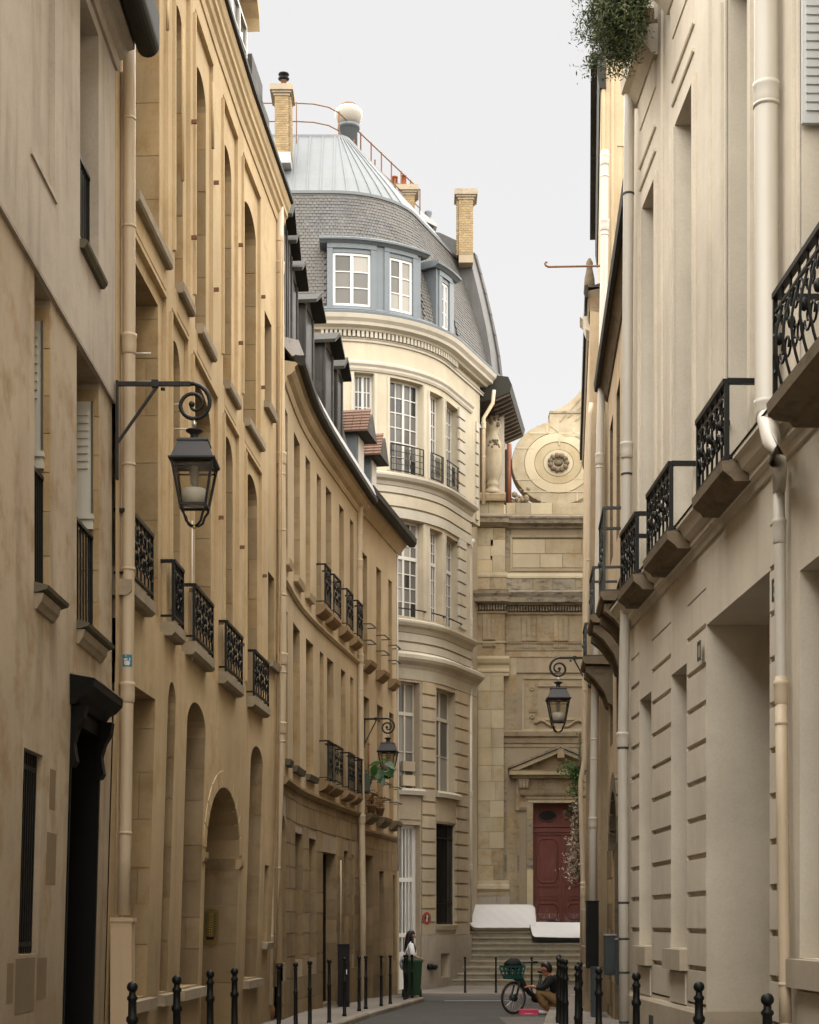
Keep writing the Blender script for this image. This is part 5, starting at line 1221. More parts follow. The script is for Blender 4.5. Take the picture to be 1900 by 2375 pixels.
# entablature
cb(1092, 1640, 1524, 1510, 0.03, CHD, 'architrave_band'); cb(1092, 1640, 1509.5, 1495, 0.055, CHD, 'architrave_band')
cb(1106, 1170, 1524, 1425, 0.24, CHD, 'pilaster_frieze')
cp(1092, 1640, [(-0.02, 1494), (0.08, 1494), (0.10, 1490), (-0.02, 1488)], CHD, 'taenia'); cp(1104, 1172, [(0.1, 1494), (0.28, 1494), (0.29, 1490), (0.1, 1488)], CH, 'taenia')
ashlar(FC, CHU, ux(1170), ux(1420), cz(1488), cz(1425), [], CHD, 0.9, 1.1, w=0.0, th=0.015, gap=0.008, name='frieze_stone')
for (xa, xb, w) in ((1118, 1149, 0.24), (1209, 1244, 0.0), (1283, 1318, 0.0), (1357, 1392, 0.0)):
    t = cb(xa, xb, 1488, 1428, w+0.05, CHD, 'triglyph', w0=w-0.01)
    for k in range(3):
        a = xa+(xb-xa)*(k+0.12)/3; b2 = xa+(xb-xa)*(k+0.88)/3; cb(a, b2, 1487, 1436, w+0.085, CHD, 'triglyph_shank', t, w+0.04)
    for k in range(6):
        a = xa+(xb-xa)*(k+0.15)/6; b2 = xa+(xb-xa)*(k+0.85)/6; cb(a, b2, 1503, 1495, w+0.09, CHD, 'gutta', t, w)
cp(1092, 1640, [(-0.02, 1426), (0.08, 1426), (0.12, 1421), (-0.02, 1420)], CH, 'bed_mould'); cp(1100, 1175, [(0.1, 1426), (0.30, 1426), (0.34, 1421), (0.1, 1420)], CH, 'bed_mould')
x = 1098
while x < 1372:
    w = 0.44 if x < 1172 else 0.24
    cb(x, x+3.6, 1419.5, 1408, w, CHB, 'dentil'); x += 6.4
cp(1088, 1640, [(-0.02, 1407), (0.34, 1407), (0.40, 1404), (0.52, 1403), (0.54, 1393), (0.60, 1387), (0.64, 1381), (0.40, 1375), (-0.02, 1372)], CHB, 'main_cornice')
cp(1087, 1178, [(0.3, 1406.6), (0.66, 1403), (0.68, 1393), (0.76, 1386), (0.78, 1380), (0.4, 1374.4)], CHB, 'main_cornice')
# attic
for k, (xa, xb) in enumerate(((1096, 1136), (1136.6, 1174), (1174.6, 1235), (1235.6, 1280), (1280.6, 1334), (1334.6, 1400))):
    w = 0.28 if xb <= 1175 else 0.10
    cb(xa, xb, 1371, 1343, w, CHB if k > 1 else CHD, 'attic_base_stone')
cp(1096, 1640, [(-0.02, 1342.5), (0.12, 1342.5), (0.12, 1338), (0.05, 1330), (-0.02, 1330)], CHW, 'attic_base_moulding'); cp(1096, 1175, [(0.1, 1342.5), (0.30, 1342.5), (0.30, 1338), (0.24, 1330), (0.1, 1330)], CH, 'attic_base_moulding')
for (xa, xb, ya, yb, m_) in ((1100, 1141, 1329.5, 1302, CHW), (1141.6, 1171, 1329.5, 1293, CH), (1100, 1137, 1301.4, 1270, CHW), (1137.6, 1171, 1292.4, 1255, CHW), (1100, 1143, 1269.4, 1228, CH), (1143.6, 1171, 1254.4, 1228, CHD)): cb(xa, xb, ya, yb, 0.22, m_, 'attic_pilaster_stone')
for (xa, xb, ya, yb) in ((1184, 1412, 1325, 1319.5), (1184, 1412, 1246.5, 1241), (1184, 1188.5, 1319, 1247)): cb(xa, xb, ya, yb, 0.03, CH, 'panel_moulding')
cp(1092, 1640, [(-0.02, 1227), (0.10, 1227), (0.14, 1222), (0.36, 1219), (0.38, 1212), (0.44, 1208), (0.44, 1204), (0.2, 1198), (-0.02, 1196)], CHB, 'attic_cornice')
cp(1086, 1178, [(0.2, 1226.6), (0.50, 1219), (0.52, 1211), (0.58, 1207), (0.58, 1203), (0.3, 1197)], CHB, 'attic_cornice')
for (xa, xb) in ((1106, 1133), (1133.6, 1169), (1175, 1196), (1196.6, 1231), (1231.6, 1281), (1281.6, 1366), (1366.6, 1440)):
    w = 0.10 if xb < 1170 else -0.02
    cb(xa, xb, 1195, 1166, w, CH if xa != 1231.6 else CHW, 'parapet_stone', w0=-0.5)
# scroll buttress: disc with turned rings, rosette, and the sweep above it
yS, xS = 1074, 1296
def disc(rx, ry, w0, w1, mat, name, hole=0.0, n=56, parent=CHU):
    q = MB(); vs = []
    for k in range(n):
        a = 2*math.pi*k/n; c, s2 = math.cos(a), math.sin(a)
        sq = 1.0
        vs += [FC.map(ux(xS+rx*c), w0, cz(yS-ry*s2)), FC.map(ux(xS+rx*c), w1, cz(yS-ry*s2)), FC.map(ux(xS+rx*hole*c), w1, cz(yS-ry*hole*s2)), FC.map(ux(xS+rx*hole*c), w0, cz(yS-ry*hole*s2))]
    fs = []
    for k in range(n):
        a, b2 = k*4, ((k+1) % n)*4
        for j in range(4 if hole else 1): fs.append((a+j, b2+j, b2+(j+1) % 4, a+(j+1) % 4))
    if not hole: fs += [tuple(k*4+1 for k in range(n)), tuple(k*4 for k in range(n-1, -1, -1))]
    q.add(vs, fs); return q.build(name, mat, parent)
yS = 1071
so = disc(108, 97, -0.75, -0.17, MORT, 'scroll')
disc(107, 96, -0.2, -0.135, CH, 'scroll_ring', 0.742, parent=so); disc(78, 69.5, -0.2, -0.125, CHW, 'scroll_ring', 0.715, parent=so); disc(54.3, 48.3, -0.2, -0.14, CH, 'scroll_ring', 0.655, parent=so); disc(34.2, 30.6, -0.2, -0.128, CHW, 'scroll_ring', 0.3, parent=so)
for (ya, xa, xb) in ((1002, 1228, 1366), (1037, 1198, 1240), (1110, 1196, 1252), (1108, 1330, 1372), (1138, 1215, 1372), (1068, 1345, 1372), (1030, 1342, 1372)):
    cb(xa, xb, ya+1.0, ya-1.0, -0.118, CHW, 'mortar_joint', so, -0.2)
for (xa, ya, yb) in ((1270, 985, 1002), (1332, 990, 1010), (1298, 1012, 1030), (1340, 1140, 1160), (1258, 1150, 1166)): cb(xa-1.6, xa+1.6, yb, ya, -0.118, CHW, 'mortar_joint', so, -0.2)
q = MB(); q.sphere(FC.map(ux(xS), -0.12, cz(yS)), 0.13, 12, 0, (1.1, 0.5, 0.75))
for k in range(11):
    a = 2*math.pi*k/11; q.sphere(FC.map(ux(xS+19*math.cos(a)), -0.10, cz(yS-17*math.sin(a))), 0.095, 8, 0, (1, 0.9, 1))
q.build('rosette', SOOT, so)
q = MB(); pts_ = [(1276, 985), (1276, 952), (1300, 944), (1318, 933), (1334, 919), (1348, 902), (1358, 886), (1366, 868), (1378, 830), (1420, 780), (1420, 1010), (1310, 1010)]
n = len(pts_); q.add([FC.map(ux(x), -0.12, cz(y)) for x, y in pts_]+[FC.map(ux(x), -0.75, cz(y)) for x, y in pts_], [tuple(range(n)), tuple(range(2*n-1, n-1, -1))]+[(i, (i+1) % n, n+(i+1) % n, n+i) for i in range(n)]); q.build('scroll_sweep', CH, so)
for (pa, pb) in (((1318, 966), (1362, 932)), ((1300, 975), (1364, 905)), ((1336, 974), (1365, 952))):
    q = MB(); q.bar(FC.map(ux(pa[0]), -0.12, cz(pa[1])), FC.map(ux(pb[0]), -0.12, cz(pb[1])), 0.05, 0.04); q.build('sweep_moulding', CHD, so)
cb(1276, 1352, 951, 956, -0.08, CHB, 'sweep_ledge', so, -0.75)
q = MB()
for k in range(26): q.sphere(FC.map(ux(random.uniform(1189, 1228)), random.uniform(-0.35, -0.15), cz(1164-abs(random.gauss(0, 1))*13*(1.0 if k % 2 else 0.7))), random.uniform(0.05, 0.11), 7)
q.build('carved_foliage', CHD, CHU, kind='stuff')
# carved urn pillar beside the rotunda building
U_ = FC.off(0.16)
cp(1103, 1172, [(-0.3, 1165), (0.24, 1165), (0.26, 1160), (0.26, 1150), (0.2, 1146), (-0.3, 1146)], CHD, 'urn_plinth')
q = MB(); s0 = FC.map(ux(1142), 0.0, 0)
q.lathe((s0.x, s0.y+0.05, 0), [(0.30, cz(1146)), (0.26, cz(1138)), (0.17, cz(1132)), (0.20, cz(1128)), (0.24, cz(1124)), (0.17, cz(1119)), (0.22, cz(1112)), (0.30, cz(1098)), (0.33, cz(1070)), (0.30, cz(1048)), (0.31, cz(1030)), (0.24, cz(1020)), (0.18, cz(1008)), (0.22, cz(995)), (0.30, cz(988)), (0.24, cz(978)), (0.12, cz(970))], 20); uo = q.build('urn', CH, CHU)
q = MB()
for k in range(30): a = random.uniform(math.pi, 2*math.pi); q.sphere((s0.x+0.26*math.cos(a), s0.y+0.05+0.24*math.sin(a), cz(random.uniform(950, 988))), random.uniform(0.05, 0.10), 7)
for k in range(12): a = random.uniform(math.pi, 2*math.pi); q.sphere((s0.x+0.30*math.cos(a), s0.y+0.05+0.28*math.sin(a), cz(random.uniform(1024, 1042))), random.uniform(0.04, 0.08), 7)
q.build('carved_flowers', SOOT, uo, kind='stuff')
cp(1126, 1168, [(-0.5, 948), (0.20, 948), (0.24, 938), (0.32, 930), (0.36, 915), (0.36, 905), (-0.5, 900)], CHW, 'urn_canopy'); cb(1150, 1170, 1146, 948, -0.05, LSD, 'urn_backing', w0=-0.6)
vpipe(CHU, [(1181, 1030), (1180.5, 1100), (1180.5, 1170)], 71.2, 0.085, PIPER)
cb(1172, 1176, 1166, 1040, -0.1, IRON, 'painted_drain_shadow', w0=-0.3)  # black strip put in as the shade beside the drain pipe
# framed panel above the door
cb(1211, 1385, 1697, 1690, -0.02, CH, 'panel_frame', w0=-0.07); cb(1211, 1216, 1689.5, 1575, -0.02, CH, 'panel_frame', w0=-0.07); cb(1211, 1385, 1574.5, 1568, -0.02, CH, 'panel_frame', w0=-0.07)
cb(1380, 1385, 1689.5, 1575, -0.02, CH, 'panel_frame', w0=-0.07)
cb(1247, 1350, 1592, 1584, 0.0, CHD, 'tablet_cornice', w0=-0.06); cb(1247, 1350, 1670, 1664, -0.02, CH, 'tablet_ledge', w0=-0.06)
q = cb(1219, 1248, 1690, 1582, -0.045, CHD, 'ear_panel', w0=-0.065)
for yy in (1597, 1662):
    r0 = MB()
    for k in range(7): a = k*0.9; r0.sphere(FC.map(ux(1234+3.5*math.cos(a)), -0.04, cz(yy-3.5*math.sin(a))), 0.045, 6)
    r0.build('small_rosette', CHD, q)
cb(1228, 1246, 1652, 1648, -0.02, CHD, 'panel_step', w0=-0.06)
for sg in (-1, 1):
    r0 = MB(); pts_ = [FC.map(ux(1298+sg*t), -0.01, cz(1678+7*math.sin(t*0.11))) for t in range(10, 62, 6)]; r0.tube(pts_, 0.045, 6); r0.build('garland', CHD, CHU)
cp(1168, 1400, [(-0.02, 1724), (0.05, 1724), (0.07, 1712), (0.16, 1708), (0.18, 1698), (0.05, 1694), (-0.02, 1694)], CHD, 'string_course')
cb(1168, 1400, 1733, 1726, 0.03, CHD, 'string_fascia')
# pedimented door case
P0, P1, PC = 1178, 1418, 1298
def rake(xa, ya, xb, yb, w, h, mat, name):
    q = MB(); a = [(xa, ya), (xb, yb), (xb, yb+h), (xa, ya+h)]
    q.add([FC.map(ux(x), 0.0, cz(y)) for x, y in a]+[FC.map(ux(x), w, cz(y)) for x, y in a], [(3, 2, 1, 0), (4, 5, 6, 7), (0, 1, 5, 4), (1, 2, 6, 5), (2, 3, 7, 6), (3, 0, 4, 7)]); q.build(name, mat, CHU)
rake(P0, 1781, PC, 1731.5, 0.50, 5, CHB, 'pediment_rake'); rake(PC+0.2, 1731.5, P1, 1781, 0.50, 5, CHB, 'pediment_rake')
rake(P0+5, 1786.3, PC, 1738, 0.42, 9, CHW, 'pediment_rake'); rake(PC+0.2, 1738, P1-5, 1786.3, 0.42, 9, CH, 'pediment_rake')
cp(P0+2, P1-2, [(-0.02, 1799), (0.40, 1799), (0.42, 1791), (0.46, 1788), (-0.02, 1786)], CHW, 'pediment_cornice')
q = MB(); q.add([FC.map(ux(x), 0.03, cz(y)) for x, y in ((1205, 1785.5), (1391, 1785.5), (1298, 1747))]+[FC.map(ux(x), 0.0, cz(y)) for x, y in ((1205, 1785.5), (1391, 1785.5), (1298, 1747))], [(0, 1, 2), (5, 4, 3), (0, 3, 4, 1), (1, 4, 5, 2), (2, 5, 3, 0)]); q.build('tympanum', CHD, CHU)
cb(1290, 1306, 1760, 1738, 0.46, CHD, 'keystone')
cb(1186, 1410, 1806, 1799.5, 0.22, CHD, 'door_frieze_top'); cb(1226, 1370, 1832, 1806.5, 0.06, CHD, 'door_frieze')
cp(1206, 1390, [(-0.02, 1846), (0.16, 1846), (0.22, 1840), (0.26, 1834), (-0.02, 1832)], CHD, 'door_cornice')
cb(1220, 1376, 1854, 1846.5, 0.12, CHD, 'door_lintel'); cb(1224, 1372, 1862, 1854.5, 0.09, CH, 'door_lintel')
for xa, xb in ((1222, 1236), (1360, 1374)):
    y = 2146; 
    while y > 1864:
        h = random.uniform(30, 55); t = max(1862.5, y-h); cb(xa, xb, y, t+0.7, 0.10, random.choice([CHD, CHD, CH, CHB]) if y < 2060 else CHW, 'door_jamb_stone'); y = t
for xa, xb in ((1202, 1226), (1370, 1394)):
    q = MB(); pr = [(-0.02, 1880), (0.06, 1880), (0.10, 1872), (0.07, 1860), (0.10, 1840), (0.20, 1822), (0.24, 1807), (-0.02, 1807)]
    q.prof(FC, ux(xa), ux(xb), [(w, cz(y)) for w, y in pr]); bo = q.build('door_bracket', CHD, CHU)
    for k in range(3): cb(xa+2+k*7.3, xa+7+k*7.3, 1828, 1812, 0.26, CHD, 'bracket_flute', bo, 0.15)
cb(1196, 1203, 1880, 1800, 0.10, CHD, 'door_pilaster_cap')
for xa, xb in ((1176, 1200),):
    for ya, yb in ((2170, 2105), (2104.4, 2040), (2039.4, 1960), (1959.4, 1885)): cb(xa, xb, ya, yb, 0.05, CHD, 'pilaster_strip_stone')
# red double door
zD0, zD1 = 1.34, cz(1863); q = MB(); q.fbox(FC, ux(1236), ux(1360), -0.5, -0.42, zD0, zD1); do = q.build('church_door', RED, CHU)
cb(1238, 1358, 1917, 1911, -0.34, RED, 'door_rail', do, -0.43); cb(1238, 1358, 1929, 1919, -0.36, RED, 'door_rail', do, -0.43); cb(1238, 1358, 1935, 1931, -0.38, RED, 'door_rail', do, -0.43)
cb(1305, 1312, 2146, 1936, -0.37, RED, 'meeting_stile', do, -0.43)
q = MB(); n = 28; vs = [FC.map(ux(1272+20*math.cos(2*math.pi*k/n)), -0.415, cz(1890-12.5*math.sin(2*math.pi*k/n))) for k in range(n)]; q.add(vs, [tuple(range(n))]); q.build('oval_light', IRON, do)
q = MB(); q.tube([FC.map(ux(1272+21*math.cos(2*math.pi*k/n)), -0.41, cz(1890-13.5*math.sin(2*math.pi*k/n))) for k in range(n)], 0.03, 6, closed=True); q.build('oval_frame', RED, do)
for x0 in (1245, 1314):
    w_ = 55 if x0 == 1245 else 40
    def octp(xa, xb, ya, yb, r): return [(xa, ya+r), (xa+r*0.7, ya), (xb-r*0.7, ya), (xb, ya+r), (xb, yb-r), (xb-r*0.7, yb), (xa+r*0.7, yb), (xa, yb-r)]
    for (ya, yb, r) in ((1944, 2046, 12), (2095, 2132, 10)):
        p = octp(x0+4, x0+w_-4, ya, yb, r); q = MB(); q.tube([FC.map(ux(a), -0.415, cz(b2)) for a, b2 in p], 0.028, 6, closed=True); q.build('door_moulding', RED, do)
        p = octp(x0+11, x0+w_-11, ya+8, yb-8, r*0.7); q = MB(); q.add([FC.map(ux(a), -0.405, cz(b2)) for a, b2 in p]+[FC.map(ux(a), -0.425, cz(b2)) for a, b2 in p], [tuple(range(8)), tuple(range(15, 7, -1))]+[(i, (i+1) % 8, 8+(i+1) % 8, 8+i) for i in range(8)]); q.build('door_panel', RED, do)
    cb(x0+3, x0+w_-3, 2056, 2050, -0.39, RED, 'door_rail', do, -0.43); cb(x0+5, x0+w_-5, 2079, 2063, -0.405, RED, 'door_panel', do, -0.43); cb(x0+3, x0+w_-3, 2086, 2083, -0.395, RED, 'door_rail', do, -0.43)
    cb(x0-3, x0+w_, 2150, 2118, -0.4, REDP, 'worn_kickboard', do, -0.43)
# ---------------------------------------------------------------- steps up to the church door
STP = thing('church_steps', 'worn mossy stone steps rising to the red church door', 'steps', (cx(1210), 52, -0.34))
NS = 9; zb0 = -0.25; rise = (1.34-zb0)/NS; y0 = 50.2; TR = 0.405
for k in range(NS):
    xl = 1040+38*k/(NS-1)*1.02; Y0 = y0+TR*k; X0 = (xl-CX0)/FP*Y0; X1 = (1420-CX0)/FP*Y0
    z0_ = zb0+rise*k; cuts = [X0]; 
    while cuts[-1] < X1-1.2: cuts.append(cuts[-1]+random.uniform(1.0, 1.7))
    cuts.append(X1)
    for a, b2 in zip(cuts, cuts[1:]):
        q = MB(); jz = random.uniform(-0.006, 0.006); bv = 0.025
        Y1 = Y0+TR+0.06 if k < NS-1 else YC
        vs = [(x_, yy, zz) for x_ in (a+0.004, b2-0.004) for yy, zz in ((Y0+0.03, z0_-0.1), (Y0+0.03, z0_+rise-0.07), (Y0, z0_+rise-0.055), (Y0, z0_+rise-0.012), (Y0+bv*0.6, z0_+rise+jz), (Y1, z0_+rise+jz), (Y1, z0_-0.1))]
        q.add(vs, [tuple(range(6, -1, -1)), tuple(range(7, 14))]+[(i, (i+1) % 7, 7+(i+1) % 7, 7+i) for i in range(7)]); q.build('step_stone', STEP, STP)
# ================================================================ right side: cream rendered house (nearest)
F5 = Fac([(4.45, -24.0), (3.345, 13.73), (3.055, 23.55)], -1)
R1 = thing('rendered_house', 'cream rendered house on the right with rusticated ground floor, tall carriage entrance and iron balconies', 'house', (3.4, 15, 0))
zSC = 5.70
def ox5(xa, xb, za, zb, d=0.34, **k): return OX(F5, xa, xb, za, zb, d, zz=(za+zb)/2, **k)
H1 = [ox5(1686, 1737, 6.08, 11.12), ox5(1565, 1607, 6.08, 11.12), ox5(1489, 1519, 6.08, 11.12)]
c1u = H1[0]['u0']-2.75
H1 = [O(c1u, F5.U(1856, 0, 8), 6.08, 11.12, 0.34)]+H1
H2 = [O(o['u0'], o['u1'], 13.0, 16.6, 0.34) for o in H1]
PORT = ox5(1639, 1786, 0.0, 4.84, 1.6)
G5 = [ox5(1557, 1593, 1.32, 4.6), ox5(1483.5, 1511, 1.32, 4.6), O(F5.U(1855, 0, 3)-1.15, F5.U(1855, 0, 3), 1.32, 4.62, 0.34)]
ZE5 = 19.0
b = MB(); wall(b, F5, 0, F5.L, zSC, ZE5, H1+H2); b.quad(F5.map(F5.L, 0, zSC), F5.map(F5.L, -3, zSC), F5.map(F5.L, -3, ZE5), F5.map(F5.L, 0, ZE5)); b.build('upper_wall', [R1M, R1M], R1)
PZ = []
for xa, xb in ((1464, 1483), (1512, 1556.5), (1594, 1637.5)): a, b2 = sorted((F5.U(xa, 0.0, 2.5), F5.U(xb, 0.0, 2.5))); PZ.append(O(a, b2, 0.70, 5.254, 0.05, mi=0))
PZ.append(O(PORT['u0']-0.42, PORT['u0']-0.004, 0.70, 5.254, 0.05, mi=0))
b = MB(); wall(b, F5, 0, F5.L, -0.3, zSC, [PORT]+G5+PZ)
for o in PZ: b.quad(F5.map(o['u0'], -0.05, o['z0']), F5.map(o['u1'], -0.05, o['z0']), F5.map(o['u1'], -0.05, o['z1']), F5.map(o['u0'], -0.05, o['z1']))
b.quad(F5.map(F5.L, 0, -0.3), F5.map(F5.L, -3, -0.3), F5.map(F5.L, -3, zSC), F5.map(F5.L, 0, zSC)); b.build('ground_floor_wall', [R1M, R1M], R1)
for o in H1+H2: window(F5, R1, o, nx=2, nz=6, fm=WHT)
for o in G5: window(F5, R1, o, nx=2, nz=4, fm=WHT)
body(F5, R1, ZE5, w0=-1.7)
q = MB(); q.prof(F5, 0, F5.L, [(0.3, ZE5), (-2.5, ZE5+3), (-7, ZE5)]); q.build('roof', SLTD, R1)
q = MB(); q.prof(F5, 0, F5.L, [(-0.3, ZE5-0.5), (0.05, ZE5-0.5), (0.3, ZE5-0.15), (0.35, ZE5), (-0.3, ZE5)]); q.build('eaves_cornice', R1M, R1)
# carriage door deep in the entrance, plinth inside it
q = MB(); q.fbox(F5, PORT['u0'], PORT['u1'], -1.59, -1.51, 0, 4.84); do = q.build('carriage_door', BRW, R1)
um = (PORT['u0']+PORT['u1'])/2
for l, r_ in ((PORT['u0']+0.12, um-0.05), (um+0.05, PORT['u1']-0.12)):
    for za, zb in ((0.2, 1.2), (1.4, 3.2), (3.4, 4.6)): q = MB(); q.prof(F5, l, r_, [(-1.52, za), (-1.47, za+0.05), (-1.47, zb-0.05), (-1.52, zb)]); q.build('door_panel', BRW, do)
q = MB(); q.fbox(F5, PORT['u1']-0.05, PORT['u1']-0.001, -1.5, 0.03, -0.2, 0.66); q.build('portal_plinth', R1P, R1)
# mouldings round the tall windows
for i, o in enumerate(H1):
    for row, zb, zt in ((0, 6.06, 11.1), (1, 13.0, 16.6)):
        for (a, b2, w) in ((o['u0']-0.20, o['u0']-0.13, 0.035), (o['u1']+0.13, o['u1']+0.20, 0.035), (o['u0']-0.06, o['u0']-0.0, 0.018), (o['u1']+0.0, o['u1']+0.06, 0.018)):
            q = MB(); q.fbox(F5, a, b2, -0.01, w, zb, zt); q.build('window_moulding', R1M, R1)
    for (za, w, e) in ((11.38, 0.028, 0.10), (11.68, 0.028, 0.12)):
        q = MB(); q.prof(F5, o['u0']-e, o['u1']+e, [(-0.01, za), (w*0.6, za), (w, za+0.02), (w, za+0.04), (-0.01, za+0.05)]); q.build('hood_mould', R1M, R1)
    # pilaster strips between the bays
    q = MB(); q.fbox(F5, o['u1']+0.75, o['u1']+0.83, -0.01, 0.03, zSC+0.4, ZE5-0.6); q.build('wall_band', R1M, R1)
    q = MB(); q.prof(F5, o['u0']-0.22, o['u1']+0.22, [(-0.1, 12.55), (0.06, 12.55), (0.16, 12.68), (0.24, 12.74), (0.26, 12.90), (-0.1, 12.96)]); q.build('window_sill', R1M, R1)
    bk = MB(); bk.prof(F5, o['u0']-0.1, o['u1']+0.1, [(-0.02, 12.2), (0.015, 12.2), (0.04, 12.53), (-0.02, 12.545)]); bk.build('sill_bracket', R1M, R1)
# folded louvred shutters in the nearest window
o = H1[0]
q = MB(); q.fbox(F5, o['u1']-0.075, o['u1']-0.03, -0.30, 0.0, 8.4, 11.05); sh = q.build('folded_shutter', WHL, R1)
for k in range(34):
    z = 8.5+k*0.074; q = MB(); q.prof(F5, o['u1']-0.09, o['u1']-0.074, [(-0.27, z), (-0.03, z), (-0.03, z+0.05), (-0.27, z+0.05)]); q.build('louvre_slat', WHL, sh)
# string course with balconies
q = MB(); q.prof(F5, 0, F5.L, [(-0.05, zSC-0.02), (0.03, zSC-0.02), (0.06, zSC+0.05), (0.10, zSC+0.07), (0.10, zSC+0.13), (0.17, zSC+0.17), (0.22, zSC+0.26), (0.25, zSC+0.27), (0.25, zSC+0.31), (-0.05, zSC+0.33)]); q.build('string_course', R1M, R1)
q = MB(); q.prof(F5, 0, F5.L, [(-0.01, zSC+0.335), (0.262, zSC+0.314), (0.262, zSC+0.325), (-0.01, zSC+0.348)]); q.build('lead_flashing', LEAD, R1)
for i, (xa, xb) in enumerate(((None, 1798), (1686, 1620), (1557, 1504), (1478, 1443))):
    wB = 0.30
    if xa is None: u1_ = F5.U(xb, 0.40, 6.5); u0_ = u1_-1.5; wB = 0.40
    else: u0_, u1_ = F5.U(xa, wB, 6.5), F5.U(xb, wB, 6.5)
    ro = rail(F5, R1, u0_, u1_, -0.02, wB, *((6.0, 6.71) if i else (5.86, 6.67)), 6, 1, IRON, 'balcony_railing', t=0.036 if i else 0.03, belly=0.0 if i else 0.06)
    q = MB(); q.prof(F5, u0_-0.05, u1_+0.05, [(w, z-(0 if i else 0.13)) for w, z in ((-0.05, 5.76), (0.24, 5.76), (0.27, 5.80), (wB+0.0, 5.82), (wB+0.05, 5.86), (wB+0.06, 5.95), (-0.05, 5.97))]); q.build('balcony_slab', SOOT, R1)
# rusticated piers of the ground floor: separate stones with wide recessed joints
zj = [0.70+0.414*k for k in range(12)]
for o in PZ:
    for k in range(len(zj)-1): block(F5, o['u0']+0.002, o['u1']-0.002, -0.06, 0.004, zj[k]+0.030, zj[k+1]-0.030, 'pier_stone', R1M, R1)
pa, pb = F5.U(1637.5, 0.03, 0.4), F5.L
q = MB(); q.prof(F5, pa, pb, [(-0.02, -0.2), (0.07, -0.2), (0.07, 0.62), (0.045, 0.66), (-0.02, 0.66)]); q.build('plinth', R1P, R1)
q = MB(); q.prof(F5, 0, PORT['u0']-0.05, [(-0.02, -0.2), (0.07, -0.2), (0.07, 0.62), (0.045, 0.66), (-0.02, 0.66)]); q.build('plinth', R1P, R1)
for o in G5:
    q = MB(); q.fbox(F5, o['u0']-0.08, o['u1']+0.08, -0.2, 0.10, 1.07, 1.31); q.build('window_sill', R1P, R1)
    q = MB(); q.fbox(F5, o['u0']+0.0, o['u1']+0.0, -0.01, 0.02, 0.68, 1.04); q.build('apron_panel', R1M, R1)
q = MB(); u = F5.U(1510, 0.075, 0.4); q.fbox(F5, u-0.14, u+0.14, 0.06, 0.078, 0.08, 0.45); q.build('cellar_vent', IRONG, R1)
# number plates
PLT = paintmat('enamel_plate', (0.40, 0.34, 0.25), 0.4, 0.08, 0.0, scale=9)
for (x, y0, y1, nm) in ((1622, 1487, 1532, 0), (1797, 1341, 1393, 1)):
    u = F5.U(x, 0.05, 4); za, zb = F5.Z(u, y1), F5.Z(u, y0)
    q = MB(); q.fbox(F5, u-0.085, u+0.085, 0.04, 0.05, za, zb); po = q.build('number_plate', PLT, R1)
    for (a, b2, c2, d2) in ((-0.085, -0.055, za, zb), (0.055, 0.085, za, zb), (-0.055, 0.055, zb-0.035, zb), (-0.055, 0.055, za, za+0.035)):
        q = MB(); q.fbox(F5, u+a, u+b2, 0.05, 0.056, c2, d2); q.build('plate_border', IRONG, po)
    if nm: q = MB(); q.fbox(F5, u-0.02, u+0.02, 0.05, 0.056, za+0.07, zb-0.07); q.build('plate_figure', IRONG, po)
# rain pipes
def fpipe(fa, parent, pts, r, mat, collars=(), straps=(), name='downpipe', n=14, smat=None):
    """pts: (photo x, photo y, w)"""
    P = []
    for x, y, w in pts:
        u = fa.U(x, w, 6); P.append(fa.map(u, w, fa.Z(u, y, w)))
    zz = lambda y: P[0].z+(P[-1].z-P[0].z)*(y-pts[0][1])/(pts[-1][1]-pts[0][1])
    def zy(y):
        for (a, b2, pa_, pb_) in zip(pts, pts[1:], P, P[1:]):
            if a[1] <= y <= b2[1]: return pa_.z+(pb_.z-pa_.z)*(y-a[1])/(b2[1]-a[1])
    return pipe_run(parent, P, r, mat, [zy(y) for y in collars if zy(y)], name, n, [zy(y) for y in straps if zy(y)], smat)
fpipe(F5, R1, [(1776, -700, 0.14), (1777, 0, 0.14), (1779, 940, 0.14), (1781, 975, 0.15)], 0.107, PIPEG, [215, 950], [245], n=20)
fpipe(F5, R1, [(1779, 945, 0.14), (1780, 972, 0.16), (1790, 1022, 0.33), (1803, 1068, 0.34), (1808, 1096, 0.18), (1807, 1128, 0.10)], [0.10, 0.092, 0.078, 0.072, 0.066, 0.06], PIPEG, [], [], name='pipe_offset', n=18)
fpipe(F5, R1, [(1806, 1080, 0.10), (1809, 1300, 0.09), (1811, 1560, 0.09), (1815, 1900, 0.09), (1821, 2310, 0.09), (1822, 2375, 0.09), (1823, 2440, 0.09)], 0.050, PIPEG, [1108, 1225], [1675])
fpipe(F5, R1, [(1811.5, 1570, 0.09), (1815, 1900, 0.09), (1821, 2300, 0.09), (1822, 2372, 0.09)], 0.053, PIPE, [1600], [1678, 2283])
fpipe(F5, R1, [(1463, -420, 0.14), (1459, 340, 0.14), (1456, 700, 0.14), (1454, 1040, 0.13), (1451, 1400, 0.12), (1445, 1700, 0.12), (1446, 2050, 0.12), (1449, 2400, 0.12)], 0.072, PIPEG, [1040, 1712], [450, 1100, 1735, 2094, 2178, 2256, 2371], smat=IRONG)
for k in range(4):
    pass
